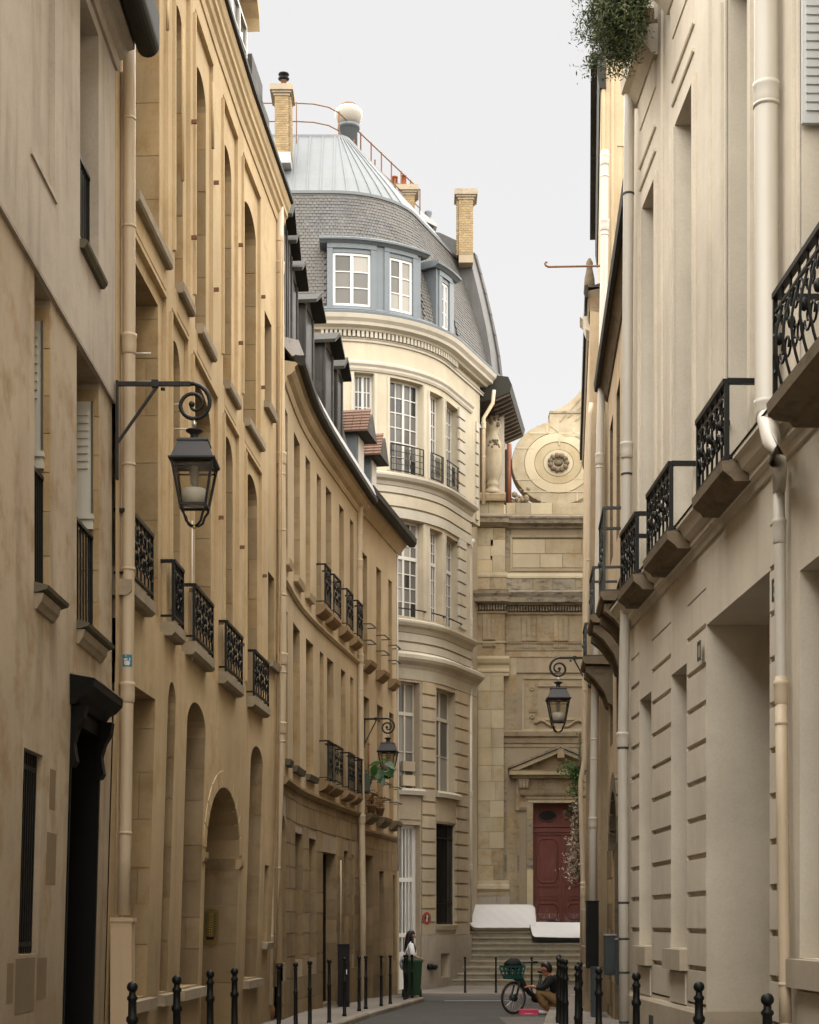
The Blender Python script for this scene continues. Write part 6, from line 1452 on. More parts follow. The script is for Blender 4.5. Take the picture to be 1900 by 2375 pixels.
# sill garden: feathery plant overflowing the top sill
# ================================================================ middle right house: pinkish render with carved arches
F6 = Fac([(3.055+0.20, 23.56), (3.62+0.20, 32.4)], -1)
R2 = thing('carved_house', 'narrow pinkish house on the right with sooty carved balconies over arched doorways', 'house', (3.6, 28, -0.1))
ZE6 = CZ+10.13
T6 = [O(a, a+1.0, 8.3, 10.9, 0.3) for a in (0.9, 3.0, 5.0, 7.1)]
M6 = [O(o['u0'], o['u1'], 4.9, 7.5, 0.3) for o in T6]
ar = [O(1.2, 2.9, -0.2, 3.9, 0.35, 0.8), O(4.4, 6.6, -0.2, 3.9, 0.35, 1.0)]
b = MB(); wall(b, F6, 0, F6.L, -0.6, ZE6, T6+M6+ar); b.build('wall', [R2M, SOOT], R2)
for o in T6+M6: window(F6, R2, o, nx=2, nz=4, fm=WHS)
for o in ar:
    q = MB(); q.fbox(F6, o['u0'], o['u1'], -0.34, -0.28, -0.4, 3.9); q.build('arched_door', BRW, R2)
    cu = (o['u0']+o['u1'])/2; hw = (o['u1']-o['u0'])/2
    for k in range(9):
        t0, t1 = math.pi*k/9+0.02, math.pi*(k+1)/9-0.02; vs = []
        for t in (t0, (t0+t1)/2, t1):
            a = (cu-hw*math.cos(t), o['z1']-o['rise']+o['rise']*math.sin(t)); c2 = (cu-(hw+0.3)*math.cos(t), o['z1']-o['rise']+(o['rise']+0.32)*math.sin(t))
            vs += [F6.map(a[0], -0.05, a[1]), F6.map(a[0], 0.10, a[1]), F6.map(c2[0], 0.10, c2[1]), F6.map(c2[0], -0.05, c2[1])]
        fs = [(0, 1, 2, 3), (11, 10, 9, 8)]
        for i in range(2):
            for j in range(4): fs.append((i*4+j, i*4+4+j, i*4+4+(j+1) % 4, i*4+(j+1) % 4))
        q = MB(); q.add(vs, fs); q.build('arch_stone', SOOT, R2)
ashlar(F6, R2, 0.05, F6.L-0.05, -0.4, 3.0, [O(o['u0']-0.3, o['u1']+0.3, -1, 5) for o in ar], SOOT, 0.45, 0.7, w=0.0, th=0.02, gap=0.012, name='wall_stone', mats=([GRS, CRS], [1, 1]))
for (x, s2, yt, yb_, L_) in ((1396, 138, 1318, 1436, 1.1), (1425, 157, 1181, 1384, 1.2), (1381, 124, 1448, 1532, 0.9)):
    Y = FP/s2; u = (Y-23.56)/math.cos(0.064); wf = 0.46
    za, zb = CZ+(HY-yb_)/s2, CZ+(HY-yt)/s2
    ro = rail(F6, R2, u-0.1, u+L_, -0.02, wf, za+0.08, zb, 6, 1, IRONG, 'balcony_railing', t=0.028)
    q = MB(); q.prof(F6, u-0.2, u+L_+0.1, [(-0.05, za-0.10), (wf+0.02, za-0.08), (wf+0.06, za-0.02), (wf+0.06, za+0.05), (-0.05, za+0.06)]); so = q.build('balcony_slab', SOOT, R2)
    q = MB(); q.prof(F6, u-0.1, u+0.15, [(-0.05, za-0.85), (0.05, za-0.8), (0.12, za-0.6), (0.30, za-0.35), (wf, za-0.22), (wf, za-0.11), (-0.05, za-0.11)]); q.build('carved_bracket', SOOT, so)
    q = MB(); q.prof(F6, u+L_-0.25, u+L_, [(-0.05, za-0.85), (0.05, za-0.8), (0.12, za-0.6), (0.30, za-0.35), (wf, za-0.22), (wf, za-0.11), (-0.05, za-0.11)]); q.build('carved_bracket', SOOT, so)
q = MB(); q.prof(F6, 0, F6.L, [(-0.2, ZE6-0.1), (0.03, ZE6-0.1), (0.14, ZE6+0.1), (0.18, ZE6+0.14), (-0.2, ZE6+0.2)]); q.build('eaves_cornice', SOOT, R2)
q = MB(); q.prof(F6, -0.1, F6.L+0.05, [(0.12, ZE6+0.15), (0.19, ZE6+0.10), (0.25, ZE6+0.12), (0.27, ZE6+0.26), (0.12, ZE6+0.28)]); q.build('gutter', LEAD, R2)
q = MB(); q.prof(F6, 0, F6.L, [(0.15, ZE6+0.27), (-3, ZE6+1.2), (-5, ZE6+0.2)]); q.build('roof', SLTD, R2)
body(F6, R2, ZE6+0.15)
# ================================================================ taller house behind it and its low street wing
R3 = thing('yellow_gable_house', 'tall yellowish house whose gable and pipes rise above the carved house on the right', 'house', (4.5, 36, -0.1))
s3 = 118.0; Y3 = FP/s3
g3 = lambda x, y: ((x-CX0)/s3, CZ+(HY-y)/s3)
F7g = Fac([((1394-CX0)/s3, Y3), (9.0, Y3+0.3)], 1)
b = MB(); wall(b, F7g, 0, F7g.L, -0.5, 18.6, [O(0.32, 0.45, 13.6, 16.9, 0.2), O(0.62, 0.70, 12.2, 16.2, 0.2)]); gx = (1394-CX0)/s3; b.hexa([(gx, Y3+0.02, -0.5), (9, Y3+0.3, -0.5), (9, Y3+9, -0.5), (gx+0.95, Y3+9, -0.5), (gx, Y3+0.02, 18.6), (9, Y3+0.3, 18.6), (9, Y3+9, 18.6), (gx+0.95, Y3+9, 18.6)]); b.build('gable_wall', [CR, CRS], R3)
for a in (0.0, 0.18, 0.52): q = MB(); q.fbox(F7g, a+0.02, a+0.08, -0.01, 0.03, 9, 18.4); q.build('vertical_band', CR, R3)
F7 = Fac([((1394-CX0)/s3, Y3), ((1394-CX0)/s3+0.95, Y3+9)], -1)
q = MB(); q.prof(F7, -0.05, F7.L, [(-0.1, 18.0), (0.03, 18.0), (0.07, 18.3), (0.07, 18.62), (-0.1, 18.7)]); q.build('eave', LEAD, R3)
q = MB(); q.prof(F7, 0.0, F7.L, [(0.2, 18.7), (-2.5, 20), (-5, 18.6)]); q.build('roof', SLTD, R3)
q = MB(); q.prof(F7, 1.0, 1.6, [(-0.05, 13.35), (0.10, 13.42), (0.22, 13.6), (0.30, 13.66), (0.36, 13.85), (0.42, 13.9), (-0.05, 13.95)]); q.build('cornice_stub', R1M, R3)
q = MB(); q.prof(F7, 1.2, 1.6, [(-0.05, 13.0), (0.06, 13.0), (0.2, 13.34), (-0.05, 13.345)]); q.build('stub_bracket', IRONG, R3)
vpipe(R3, [(1404, 350), (1403, 365), (1402, 600), (1396, 900), (1392, 1000), (1390, 1250), (1382, 1500), (1376, 1900), (1374, 2320)], 121, 0.075, PIPEG, [368, 520, 1062, 1905], [410, 545, 1085, 1715, 1760])
# hooked iron rod
q = MB(); s4 = 119.5; pz = lambda x, y: Vector(((x-CX0)/s4, FP/s4, CZ+(HY-y)/s4))
q.tube([pz(1392, 617), pz(1300, 618.5), pz(1272, 619), pz(1266, 616), pz(1264, 612), pz(1266, 608), pz(1270, 609)], 0.02, 7); q.build('iron_hook', RUST, R3)
# low wing standing a little proud towards the street
F8 = Fac([((1369-CX0)/117.0, FP/117.0), (4.66, 45.0)], -1, lean=-0.012, zl=9.0)
R4 = thing('low_street_wing', 'narrow low house edge with sooty eaves and pipes just before the church on the right', 'house', (4, 38, -0.2))
b = MB(); wall(b, F8, 0, F8.L, -0.6, 14.0, [O(2, 3, 4, 6, 0.3), O(5, 6, 4, 6, 0.3), O(2, 3, 8, 10, 0.3), O(5, 6, 8, 10, 0.3)])
b.quad(F8.map(0, 0, -0.6), F8.map(0, -0.9, -0.6), F8.map(0, -0.9, 14.0), F8.map(0, 0, 14.0)); b.quad(F8.map(F8.L, 0, -0.6), F8.map(F8.L, -3, -0.6), F8.map(F8.L, -3, 14.0), F8.map(F8.L, 0, 14.0)); b.build('wall', [R2M, R2M], R4)
b = MB(); b.fbox(F8, 0.02, F8.L-0.02, -4.5, -0.35, -0.5, 13.9); b.build('rear_walls', MORT, R4)
q = MB(); q.prof(F8, 0, F8.L, [(-0.3, 13.7), (0.02, 13.75), (0.05, 13.95), (0.06, 14.15), (-0.3, 14.2)]); q.build('eaves_cornice', SOOT, R4)
q = MB(); q.prof(F8, -0.05, F8.L+0.03, [(0.04, 14.0), (0.10, 14.0), (0.11, 14.24), (0.04, 14.26)]); q.build('gutter', LEAD, R4)
q = MB(); q.prof(F8, 0, F8.L, [(0.05, 14.22), (-2.5, 15.0), (-4.5, 14.2)]); q.build('roof', SLTD, R4)
q = MB(); q.lathe((F8.map(0.3, -0.1, 0).x, F8.map(0.3, -0.1, 0).y, 14.2), [(0.12, 0), (0.10, 0.3), (0.06, 0.5), (0.07, 0.62), (0.03, 0.7)], 10); q.build('roof_finial', SOOT, R4)
vpipe(R4, [(1372, 935), (1369, 960), (1366, 1250), (1360, 1450), (1357, 1650), (1356, 1760), (1347, 1810), (1347, 1850), (1352, 2050), (1356, 2290)], 118.5, 0.045, PIPE, [2055, 2065], [1300, 1600, 2005, 2110, 2195, 2240], name='downpipe')
vpipe(R4, [(1386, 2280), (1384, 1950), (1387, 1500)], 119, 0.018, PIPE, n=8, name='cable_pipe')
# tall house beyond, its edge just clearing the wing
R5 = thing('far_corner_house', 'sliver of a tall pale house edge beside the church scroll on the right', 'house', (5.2, 48, -0.3))
fx = lambda x, y: (x-CX0)/FP*y
b = MB(); b.hexa([(fx(1362, 47), 47, -0.5), (9, 47, -0.5), (9, 52.8, -0.5), (fx(1360, 52.8), 52.8, -0.5), (fx(1362, 47), 47, CZ+14.9), (9, 47, CZ+14.9), (9, 52.8, CZ+14.9), (fx(1360, 52.8), 52.8, CZ+14.9)]); b.build('wall', R2M, R5)
b = MB(); b.hexa([(fx(1362, 47)-0.01, 46.9, CZ+14.6), (9, 46.9, CZ+14.6), (9, 53, CZ+14.6), (fx(1361, 53), 53, CZ+14.6), (fx(1355, 46.8), 46.8, CZ+15.6), (9, 46.8, CZ+15.6), (9, 53, CZ+15.6), (fx(1357, 53), 53, CZ+15.6)]); b.build('cornice', R2M, R5)
b = MB(); b.hexa([(fx(1354, 46.75), 46.75, CZ+15.6), (9, 46.75, CZ+15.6), (9, 53.1, CZ+15.6), (fx(1356, 53.1), 53.1, CZ+15.6), (fx(1354, 46.75), 46.75, CZ+15.7), (9, 46.75, CZ+15.7), (9, 53.1, CZ+15.7), (fx(1356, 53.1), 53.1, CZ+15.7)]); b.build('gutter', LEAD, R5)
b = MB(); b.box(5.05, 5.35, 48, 48.3, CZ+15.7, CZ+16.2); b.build('chimney', ZNB, R5)
# ================================================================ ground
def strip(name, rows, mat, kind='structure', parent=None, th=None):
    """sheet through rows of points [(p,q,...),...]"""
    q = MB(); k = len(rows[0]); vs = [p for r in rows for p in r]
    q.add(vs, [(i*k+j, i*k+j+1, (i+1)*k+j+1, (i+1)*k+j) for i in range(len(rows)-1) for j in range(k-1)])
    o = q.build(name, mat, parent)
    if kind: o['kind'] = kind
    return o
RD = 0.10
ys = [-30, 0, 6, 10, 15, 20, 24, 28, 31, 33.6, 36, 39, 42, 45, 48, 51, 56, 80]
strip('road', [[(x, y, gz(y)-RD) for x in (-30, -4, 0, 4, 30)] for y in ys], ASP)
q = MB(); q.quad((-900, -900, -0.62), (900, -900, -0.62), (900, 900, -0.62), (-900, 900, -0.62)); q.build('ground', PAVE, kind='structure')
KL = [(-2.05, -5), (-2.02, 6), (-1.98, 13), (-1.92, 20), (-1.66, 24.5), (-1.23, 28.9), (-0.62, 34), (-0.02, 39.2), (0.28, 42.0), (0.36, 42.8), (0.30, 43.6), (0.0, 44.4), (-0.6, 45.2), (-2.2, 46.0), (-8, 46.2)]
KR = [(2.42, -5), (2.40, 6), (2.32, 12), (2.22, 17), (2.10, 22), (2.14, 26), (2.29, 28.7), (2.83, 34), (3.25, 38), (3.6, 42), (4.0, 44.6), (5.0, 45.6), (9, 45.8)]
def resamp(pts, d):
    out = [Vector(pts[0])]; acc = 0
    for a, b in zip(pts, pts[1:]):
        a = Vector(a); b = Vector(b); L = (b-a).length; n = max(1, round(L/d))
        for i in range(1, n+1): out.append(a.lerp(b, i/n))
    return out
def pavement(name, K, side, far):
    pts = resamp(smooth(K, 3), 0.55)
    rows = []
    for p in pts: rows.append([(p.x, p.y, gz(p.y)), (far(p.y), p.y if abs(far(p.y)-p.x) > 0.3 else p.y, gz(p.y))])
    po = strip(name, rows, PAVE)
    kp = resamp(smooth(K, 3), 0.28); i = 0
    while i < len(kp)-4:
        n = random.choice((3, 3, 4)); a, b = kp[i], kp[i+n]; i += n
        if a.y < 9: continue
        d = (b-a).normalized(); nn = Vector((d.y, -d.x))*side; L = (b-a).length
        c = (a+b)/2+nn*0.02; z = gz(c.y)
        jit = random.uniform(-0.006, 0.006); q = MB(); bv = 0.02; hw = 0.085
        prof_ = [(-hw, -0.3), (hw, -0.3), (hw, -bv), (hw-bv, 0.006+jit), (-hw, 0.006+jit)]
        vs = []
        for s_ in (-L/2+0.006, L/2-0.006):
            for w, zz in prof_: pnt = c+d*s_+nn*(w-hw+0.0); vs.append((pnt.x, pnt.y, z+zz))
        q.add(vs, [(4, 3, 2, 1, 0), (5, 6, 7, 8, 9)]+[(k, (k+1) % 5, 5+(k+1) % 5, 5+k) for k in range(5)]); q.build('kerb_stone', GRN, po)
    return po
pavement('left_pavement', KL, 1, lambda y: -9.0)
pavement('right_pavement', KR, -1, lambda y: 9.0)
strip('church_pavement', [[(x, 46.88, gz(46.9)-0.2) for x in (-9, -2, 2, 6, 9)]]+[[(x, y, gz(y)-0.03) for x in (-9, -2, 2, 6, 9)] for y in (46.9, 47.5)]+[[(x, y, gz(y)-0.03+0.10*min(1, (y-47.5)/2.7)) for x in (-9, -2, 2, 6, 9)] for y in (48.5, 50.2, 54.6)], PAVE)
strip('road_line', [[(0.9, 43.2, gz(43.2)-RD+0.004), (2.6, 43.2, gz(43.2)-RD+0.004)], [(0.9, 43.6, gz(43.6)-RD+0.004), (2.6, 43.6, gz(43.6)-RD+0.004)]], LINE)
strip('asphalt_patch', [[(1.75, y, gz(y)-RD+0.004), (2.3+max(0, (y-28.7))*0.09, y, gz(y)-RD+0.004)] for y in (24, 27, 29, 31, 33)], wallmat('lighter_asphalt', (0.15, 0.135, 0.12), dirt=(0.06, 0.055, 0.05), streak=0.0, blotch=0.5, bump=0.5, fine=2.0))
# ================================================================ street lamps
def lamp(label, loc, rotz, arm=0.805, plate=0.98):
    t = thing('street_lamp', label, 'street lamp', (0, 0, 0), 'old style lanterns on scrolled wall brackets')
    q = MB(); q.box(0.0, 0.025, -0.03, 0.03, -plate, 0.03); q.bar((0.0, 0, 0), (arm-0.04, 0, 0), 0.042, 0.042)
    pts = []; n = 34
    for k in range(n+1):
        a = math.pi/2-2*math.pi*1.78*k/n; r = 0.213 if k == 0 else (0.145+0.068*max(0, 1-k/7.0)**1.5 if k < 14 else 0.145-0.118*((k-14)/(n-14))**0.9)
        pts.append((arm+r*math.cos(a), 0, -0.213+r*math.sin(a)))
    q.tube([(arm-0.05, 0, 0)]+pts, [0.022]*12+[0.022-0.007*k/(n-10) for k in range(n-10)], 8)
    q.sphere(pts[-1], 0.034, 8); q.bar((0.02, 0, -0.60), (arm*0.52, 0, -0.03), 0.032, 0.024); q.box(arm*0.5-0.035, arm*0.5+0.035, -0.035, 0.035, -0.035, 0.035)
    q.tube([(arm*0.5+0.06, 0, -0.05), (arm*0.5+0.10, 0, -0.055)], 0.018, 8)
    q.build('bracket', LMP, t)
    q = MB(); q.lathe((arm, 0, 0), [(0.014, -0.35), (0.014, -0.39), (0.024, -0.40), (0.024, -0.43), (0.014, -0.44), (0.016, -0.47)], 10); q.build('hanger', STL, t)
    q = MB(); q.lathe((arm, 0, 0), [(0.02, -0.462), (0.055, -0.468), (0.088, -0.475), (0.088, -0.49), (0.045, -0.515), (0.04, -0.54), (0.06, -0.575), (0.10, -0.60)], 18); q.build('lamp_cap', LMP, t)
    q = MB(); q.lathe((arm, 0, 0), [(0.155, -0.595), (0.160, -0.605), (0.160, -0.618), (0.150, -0.622), (0.218, -0.80), (0.20, -0.80)], 4, 0, False, True); ro = q.build('lamp_roof', LMPR, t)
    q = MB(); q.lathe((arm, 0, 0), [(0.238, -0.798), (0.240, -0.815), (0.225, -0.835), (0.205, -0.845), (0.18, -0.80)], 4, 0, False, True); q.build('roof_rim', LMP, ro)
    q = MB()
    for sx in (-1, 1):
        for sy in (-1, 1): q.bar((arm+sx*0.205, sy*0.205, -0.835), (arm+sx*0.130, sy*0.130, -1.262), 0.026)
    for z, w in ((-1.258, 0.130), (-0.88, 0.196)):
        for a, b in (((-1, -1), (1, -1)), ((1, -1), (1, 1)), ((1, 1), (-1, 1)), ((-1, 1), (-1, -1))): q.bar((arm+a[0]*w, a[1]*w, z), (arm+b[0]*w, b[1]*w, z), 0.024 if z < -1 else 0.016)
    for sx in (-1, 1):
        for sy in (-1, 1): q.tube([(arm+sx*0.130, sy*0.130, -1.262), (arm+sx*0.125, sy*0.125, -1.30), (arm+sx*0.095, sy*0.095, -1.35), (arm+sx*0.075, sy*0.075, -1.42), (arm+sx*0.035, sy*0.035, -1.455), (arm, 0, -1.46)], 0.013, 6)
    lo = q.build('lantern_frame', LMP, t)
    q = MB(); q.lathe((arm, 0, 0), [(0.01, -1.452), (0.022, -1.46), (0.022, -1.48), (0.008, -1.492)], 10); q.build('finial', BRSB, lo)
    for k in range(4):
        a = math.pi/2*k; M = Matrix.Rotation(a, 3, 'Z'); q = MB(); pp = [(-0.195, -0.198, -0.85), (0.195, -0.198, -0.85), (0.125, -0.127, -1.25), (-0.125, -0.127, -1.25)]
        p3 = [M @ Vector(p) for p in pp]; nrm = M @ Vector((0, 0.004, 0))
        q.hexa([Vector((arm, 0, 0))+p for p in p3]+[Vector((arm, 0, 0))+p+nrm for p in p3]); q.build('glass_pane', LGL, lo)
    q = MB(); q.lathe((arm, 0, 0), [(0.118, -1.245), (0.135, -1.10), (0.12, -1.085), (0.05, -1.075)], 16); q.build('lamp_diffuser', FRST, t)
    q = MB(); q.lathe((arm, 0, 0), [(0.03, -0.81), (0.045, -0.86), (0.04, -1.02), (0.02, -1.06)], 12); q.build('lamp_holder', GUTG, t)
    t.location = loc; t.rotation_euler = (0, 0, rotz)
    return t
lamp('large iron street lamp on the corner of the plaster house beside the thick cream pipe', (-3.015, 17.27, CZ+(HY-895)/225.0), 0.0)
lamp('small iron street lamp above the broad green leaves on the last left house', (-1.12, 41.4, CZ+(HY-1668)/94.2), -0.18, 0.60, 0.7)
lamp('iron street lamp hanging in front of the church stonework from the right side', ((1371-CX0)/118.0, 33.05, CZ+(HY-1526)/118.0), math.pi, 0.645, 0.6)
# ================================================================ bollards
def bollard_ball():
    t = thing('bollard', 'black cast iron bollard with a ball top, nearest one at the right kerb', 'bollard', (0, 0, 0))
    q = MB(); q.lathe((0, 0, 0), [(0.055, 0), (0.055, 0.05), (0.045, 0.06), (0.043, 0.40), (0.052, 0.42), (0.052, 0.45), (0.040, 0.47), (0.036, 0.78), (0.050, 0.80), (0.052, 0.83), (0.036, 0.85), (0.034, 0.97), (0.045, 0.985), (0.045, 1.0), (0.028, 1.02), (0.028, 1.045)], 18); q.build('post', IRON, t)
    q = MB(); q.sphere((0, 0, 1.085), 0.047, 16); q.build('ball_top', IRON, t)
    return t
def bollard_slim():
    t = thing('slim_bollard', 'slim', 'bollard', (0, 0, 0))
    q = MB(); q.lathe((0, 0, 0), [(0.042, 0), (0.042, 0.04), (0.034, 0.05), (0.030, 0.62), (0.037, 0.63), (0.037, 0.66), (0.028, 0.67), (0.026, 0.98), (0.034, 0.995), (0.022, 1.02)], 14); q.build('post', IRON, t)
    q = MB(); q.lathe((0, 0, 0), [(0.022, 1.02), (0.040, 1.045), (0.042, 1.075), (0.030, 1.095), (0.010, 1.10)], 14); q.build('knob_top', IRON, t)
    return t
bb = bollard_ball(); first = True
RB_ = [(2.49, 11.7, 'nearest ball topped bollard at the right kerb below the thick pipe'), (2.41, 14.0, 'second nearest ball topped bollard on the right, in front of the carriage entrance'), (2.32, 17.2, 'third ball topped bollard on the right, in front of the low plinth vent'), (2.24, 19.9, 'fourth ball topped bollard on the right, beside the strapped pipe'), (2.18, 21.8, 'fifth ball topped bollard on the right, standing just clear of the dark cluster')]
for x, y, lb in RB_:
    if first: bb.location = (x, y, gz(y)); bb['label'] = lb; bb['group'] = 'ball topped bollards along the kerbs'; first = False
    else: copy_tree(bb, (x, y, gz(y)), None, lb)
clus = [(2.47, 24.4), (2.47, 26.6), (2.50, 27.6), (2.57, 28.9), (2.66, 30.0), (2.78, 31.3), (2.95, 33.2)]
for i, (x, y) in enumerate(clus): copy_tree(bb, (x, y, gz(y)), None, ['first ball of the dark overlapping bollard row on the right, nearest the viewer','second ball of the dark overlapping bollard row on the right','third ball of the dark overlapping bollard row on the right','middle bollard of the dark overlapping row on the right','fifth ball of the dark overlapping bollard row on the right','last but one in the dark overlapping bollard row on the right','farthest bollard of the dark overlapping row, beside the crouching man'][i])
for x, y, lb in ((-2.30, 13.95, 'ball topped bollard in front of the cream pipe casing, nearest on the left'), (-2.20, 15.9, 'second ball topped bollard on the left, against the ochre ground floor'), (-2.17, 18.3, 'third ball topped bollard on the left, in front of the carriage portal'), (-2.05, 19.7, 'fourth ball topped bollard on the left, at the far side of the carriage portal')): copy_tree(bb, (x, y, gz(y)), None, lb)
sb = bollard_slim(); sb['group'] = 'slim bollards'
SL = [(-1.85, 23.8), (-1.72, 25.4), (-1.60, 27.0), (-1.38, 28.9), (-1.21, 31.3), (-1.0, 33.4), (-0.90, 34.6), (-0.61, 36.3), (-0.43, 37.7), (-0.115, 41.0), (-0.055, 41.7), (0.062, 42.3)]
LBL = ['slim bollard nearest on the left, beside the foot of the jointed pipe', 'second slim bollard on the left kerb, before the stained stone wall', 'third slim bollard on the left kerb, under the twin ground floor windows', 'slim bollard on the left kerb just before the black utility cabinet', 'slim bollard directly in front of the black utility cabinet', 'slim bollard left of the pipe between the two cream houses', 'slim bollard right of the pipe between the two cream houses', 'slim bollard before the second doorway of the corner house', 'slim bollard at the last pier of the corner house', 'left one of three slim bollards before the green bin', 'middle one of three slim bollards before the green bin', 'right one of three slim bollards before the green bin']
for i, ((x, y), lb) in enumerate(zip(SL, LBL)):
    if i == 0: sb.location = (x, y, gz(y)); sb['label'] = lb
    else: copy_tree(sb, (x, y, gz(y)), None, lb)
for x, lb in ((1079, 'plain post at the foot of the church steps, left of the bicycle'), (1150.5, 'plain post at the foot of the church steps, just left of the bicycle basket'), (1233.5, 'plain post at the foot of the church steps, behind the bicycle handlebar')):
    y = 47.4; c = copy_tree(sb, ((x-CX0)/FP*y, y, gz(y)-0.03), None, lb); c.scale = (0.95, 0.95, 0.92)
# ================================================================ street cabinets
q = MB(); x0, y0 = F3.map(F3.U(781, 0.3, 0.5), 0.30, 0).x, F3.map(F3.U(792, 0.3, 0.5), 0.3, 0).y
t = thing('utility_cabinet', 'tall narrow black utility cabinet on the left pavement against the stone wall', 'cabinet', (x0+0.12, y0, gz(y0)))
q.box(x0, x0+0.24, y0-0.02, y0+0.55, gz(y0)-0.02, gz(y0)+1.30); q.build('cabinet_body', IRON, t)
q = MB(); q.box(x0-0.012, x0+0.252, y0-0.035, y0+0.565, gz(y0)+1.30, gz(y0)+1.34); q.build('cabinet_lid', IRON, t)
q = MB(); q.box(x0+0.02, x0+0.22, y0-0.03, y0-0.02, gz(y0)+0.1, gz(y0)+1.24); q.build('cabinet_door', IRON, t)
q = MB(); q.box(x0+0.18, x0+0.20, y0-0.04, y0-0.03, gz(y0)+0.7, gz(y0)+0.8); q.build('handle', STL, t)
q = MB(); a = F3.map(F3.U(790, 0.05, 3), 0.05, 0); q.tube([(a.x, a.y, 1.0), (a.x+0.01, a.y-0.02, 2.2), (a.x+0.005, a.y, 3.0)], 0.018, 8); cw = q.build('cable_pipe', PIPE, L3)
def wallbox(name, label, x0, x1, yt, yb, s, dep, mat, trim=True):
    X0, X1, Y = (x0-CX0)/s, (x1-CX0)/s, FP/s; z0, z1 = CZ+(HY-yb)/s, CZ+(HY-yt)/s
    t = thing(name, label, 'box', ((X0+X1)/2, Y, z0)); q = MB(); q.box(X0, X1, Y, Y+dep, z0, z1); q.build('box_body', mat, t)
    q = MB(); q.box(X0-0.012, X1+0.012, Y-0.012, Y+dep, z1+0.001, z1+0.025); q.build('box_lid', GUTG if trim else mat, t)
    q = MB(); q.box(X0+0.02, X1-0.02, Y-0.012, Y-0.001, z0+0.04, z1-0.04); q.build('box_door', mat, t); return t
wallbox('wall_cabinet', 'tall black box fixed across the pipes on the right before the church door', 1362, 1389, 2092, 2246, 124.5, 0.25, IRON, False)
wallbox('meter_box', 'squat grey green metal box on the right wall beside the strapped pipe', 1404, 1429, 2170, 2262, 150, 0.22, GBOX)
wallbox('conduit_box', 'slim grey green box hanging between the metal box and the strapped pipe', 1429.5, 1437, 2180, 2285, 152, 0.10, GBOX)
wallbox('pavement_cabinet', 'low dark cabinet on the right pavement beneath the tall black box', 1374, 1396, 2246, 2370, 126, 0.3, GBOX, False)
# ================================================================ round sign on the rotunda building
u = FR.U(990, 0.06, 1.7); zc2 = yz(2130, 990)
t = thing('traffic_sign', 'small round red rimmed sign on the pale pier left of the black grille', 'sign', FR.map(u, 0.06, zc2))
def fdisc(r0, r1, w0, w1, mat, name, n=28):
    q = MB(); vs = []
    for k in range(n):
        a = 2*math.pi*k/n
        vs += [FR.map(u+r*math.cos(a), w, zc2+r*math.sin(a)) for r, w in ((r1, w0), (r1, w1), (r0, w1), (r0, w0))]
    fs = [(k*4+j, ((k+1) % n)*4+j, ((k+1) % n)*4+(j+1) % 4, k*4+(j+1) % 4) for k in range(n) for j in range(4)]
    q.add(vs, fs); return q.build(name, mat, t)
fdisc(0.10, 0.185, 0.045, 0.065, SGNR, 'sign_rim'); fdisc(0.0, 0.105, 0.045, 0.060, SGNB, 'sign_face')
for (du, dz, r) in ((0.02, 0.055, 0.04), (0.0, -0.055, 0.04), (0.01, 0.0, 0.025)):
    q = MB(); vs = [FR.map(u+du+r*math.cos(k*0.5236), 0.064, zc2+dz+r*1.1*math.sin(k*0.5236)) for k in range(12)]; q.add(vs, [tuple(range(12))]); q.build('sign_figure', WHT, t)
# ================================================================ mattresses and bedding on the steps
def mattress(name, label, L, Wd, T, c, tilt, yaw, top, side, sag=0.02):
    t = thing(name, label, 'mattress', c)
    M = Matrix.Translation(c) @ Matrix.Rotation(yaw, 4, 'Z') @ Matrix.Rotation(tilt, 4, 'X')
    nx, ny = 24, 14; rc = 0.2
    def pt(i, j, z, ins=0):
        u = -L/2+L*i/nx; v = -Wd/2+Wd*j/ny
        ax, ay = abs(u)-(L/2-rc), abs(v)-(Wd/2-rc)
        if ax > 0 and ay > 0:
            d = math.hypot(ax, ay)
            if d > rc: k = rc/d; u = math.copysign(L/2-rc+ax*k, u); v = math.copysign(Wd/2-rc+ay*k, v)
        u *= 1-ins; v *= 1-ins
        zz = z+(sag*math.sin(u*2.6+1)*math.cos(v*3.1)+0.006*math.sin(u*17)*math.sin(v*15) if z > 0 else 0)
        return M @ Vector((u, v, zz))
    q = MB(); top_v = [pt(i, j, T/2) for i in range(nx+1) for j in range(ny+1)]
    q.add(top_v, [(i*(ny+1)+j, (i+1)*(ny+1)+j, (i+1)*(ny+1)+j+1, i*(ny+1)+j+1) for i in range(nx) for j in range(ny)], 0, True); q.build('top_cover', top, t)
    q = MB(); border = [(i, 0) for i in range(nx)]+[(nx, j) for j in range(ny)]+[(nx-i, ny) for i in range(nx)]+[(0, ny-j) for j in range(ny)]
    n = len(border); vs = []
    for i, j in border: vs += [pt(i, j, T/2), pt(i, j, T/2*0.6, -0.012), pt(i, j, -T/2*0.6, -0.012), pt(i, j, -T/2)]
    q.add(vs, [(k*4+m_, ((k+1) % n)*4+m_, ((k+1) % n)*4+m_+1, k*4+m_+1) for k in range(n) for m_ in range(3)]+[tuple(k*4+3 for k in range(n))], 0, False); q.build('side_border', side, t)
    q = MB(); q.tube([pt(i, j, T/2+0.004) for i, j in border], 0.012, 6, closed=True); q.build('piping', side if side is not MATS else top, t)
    return t
T1 = math.radians(49)
mattress('mattress', 'white mattress propped up at the left of the church door above the steps', 2.08, 0.98, 0.15, Vector(((1166.5-CX0)/72.6, 53.76, 1.78)), T1, 0.0, MATW, MATS, 0.035)
T2 = math.radians(24)
mattress('mattress', 'white mattress with black side lying over the steps before the red door', 2.2, 1.22, 0.14, Vector((4.94, 53.17, 1.33)), T2, math.radians(2), MATW, MATK, 0.035)
q = MB(); random.seed(3)
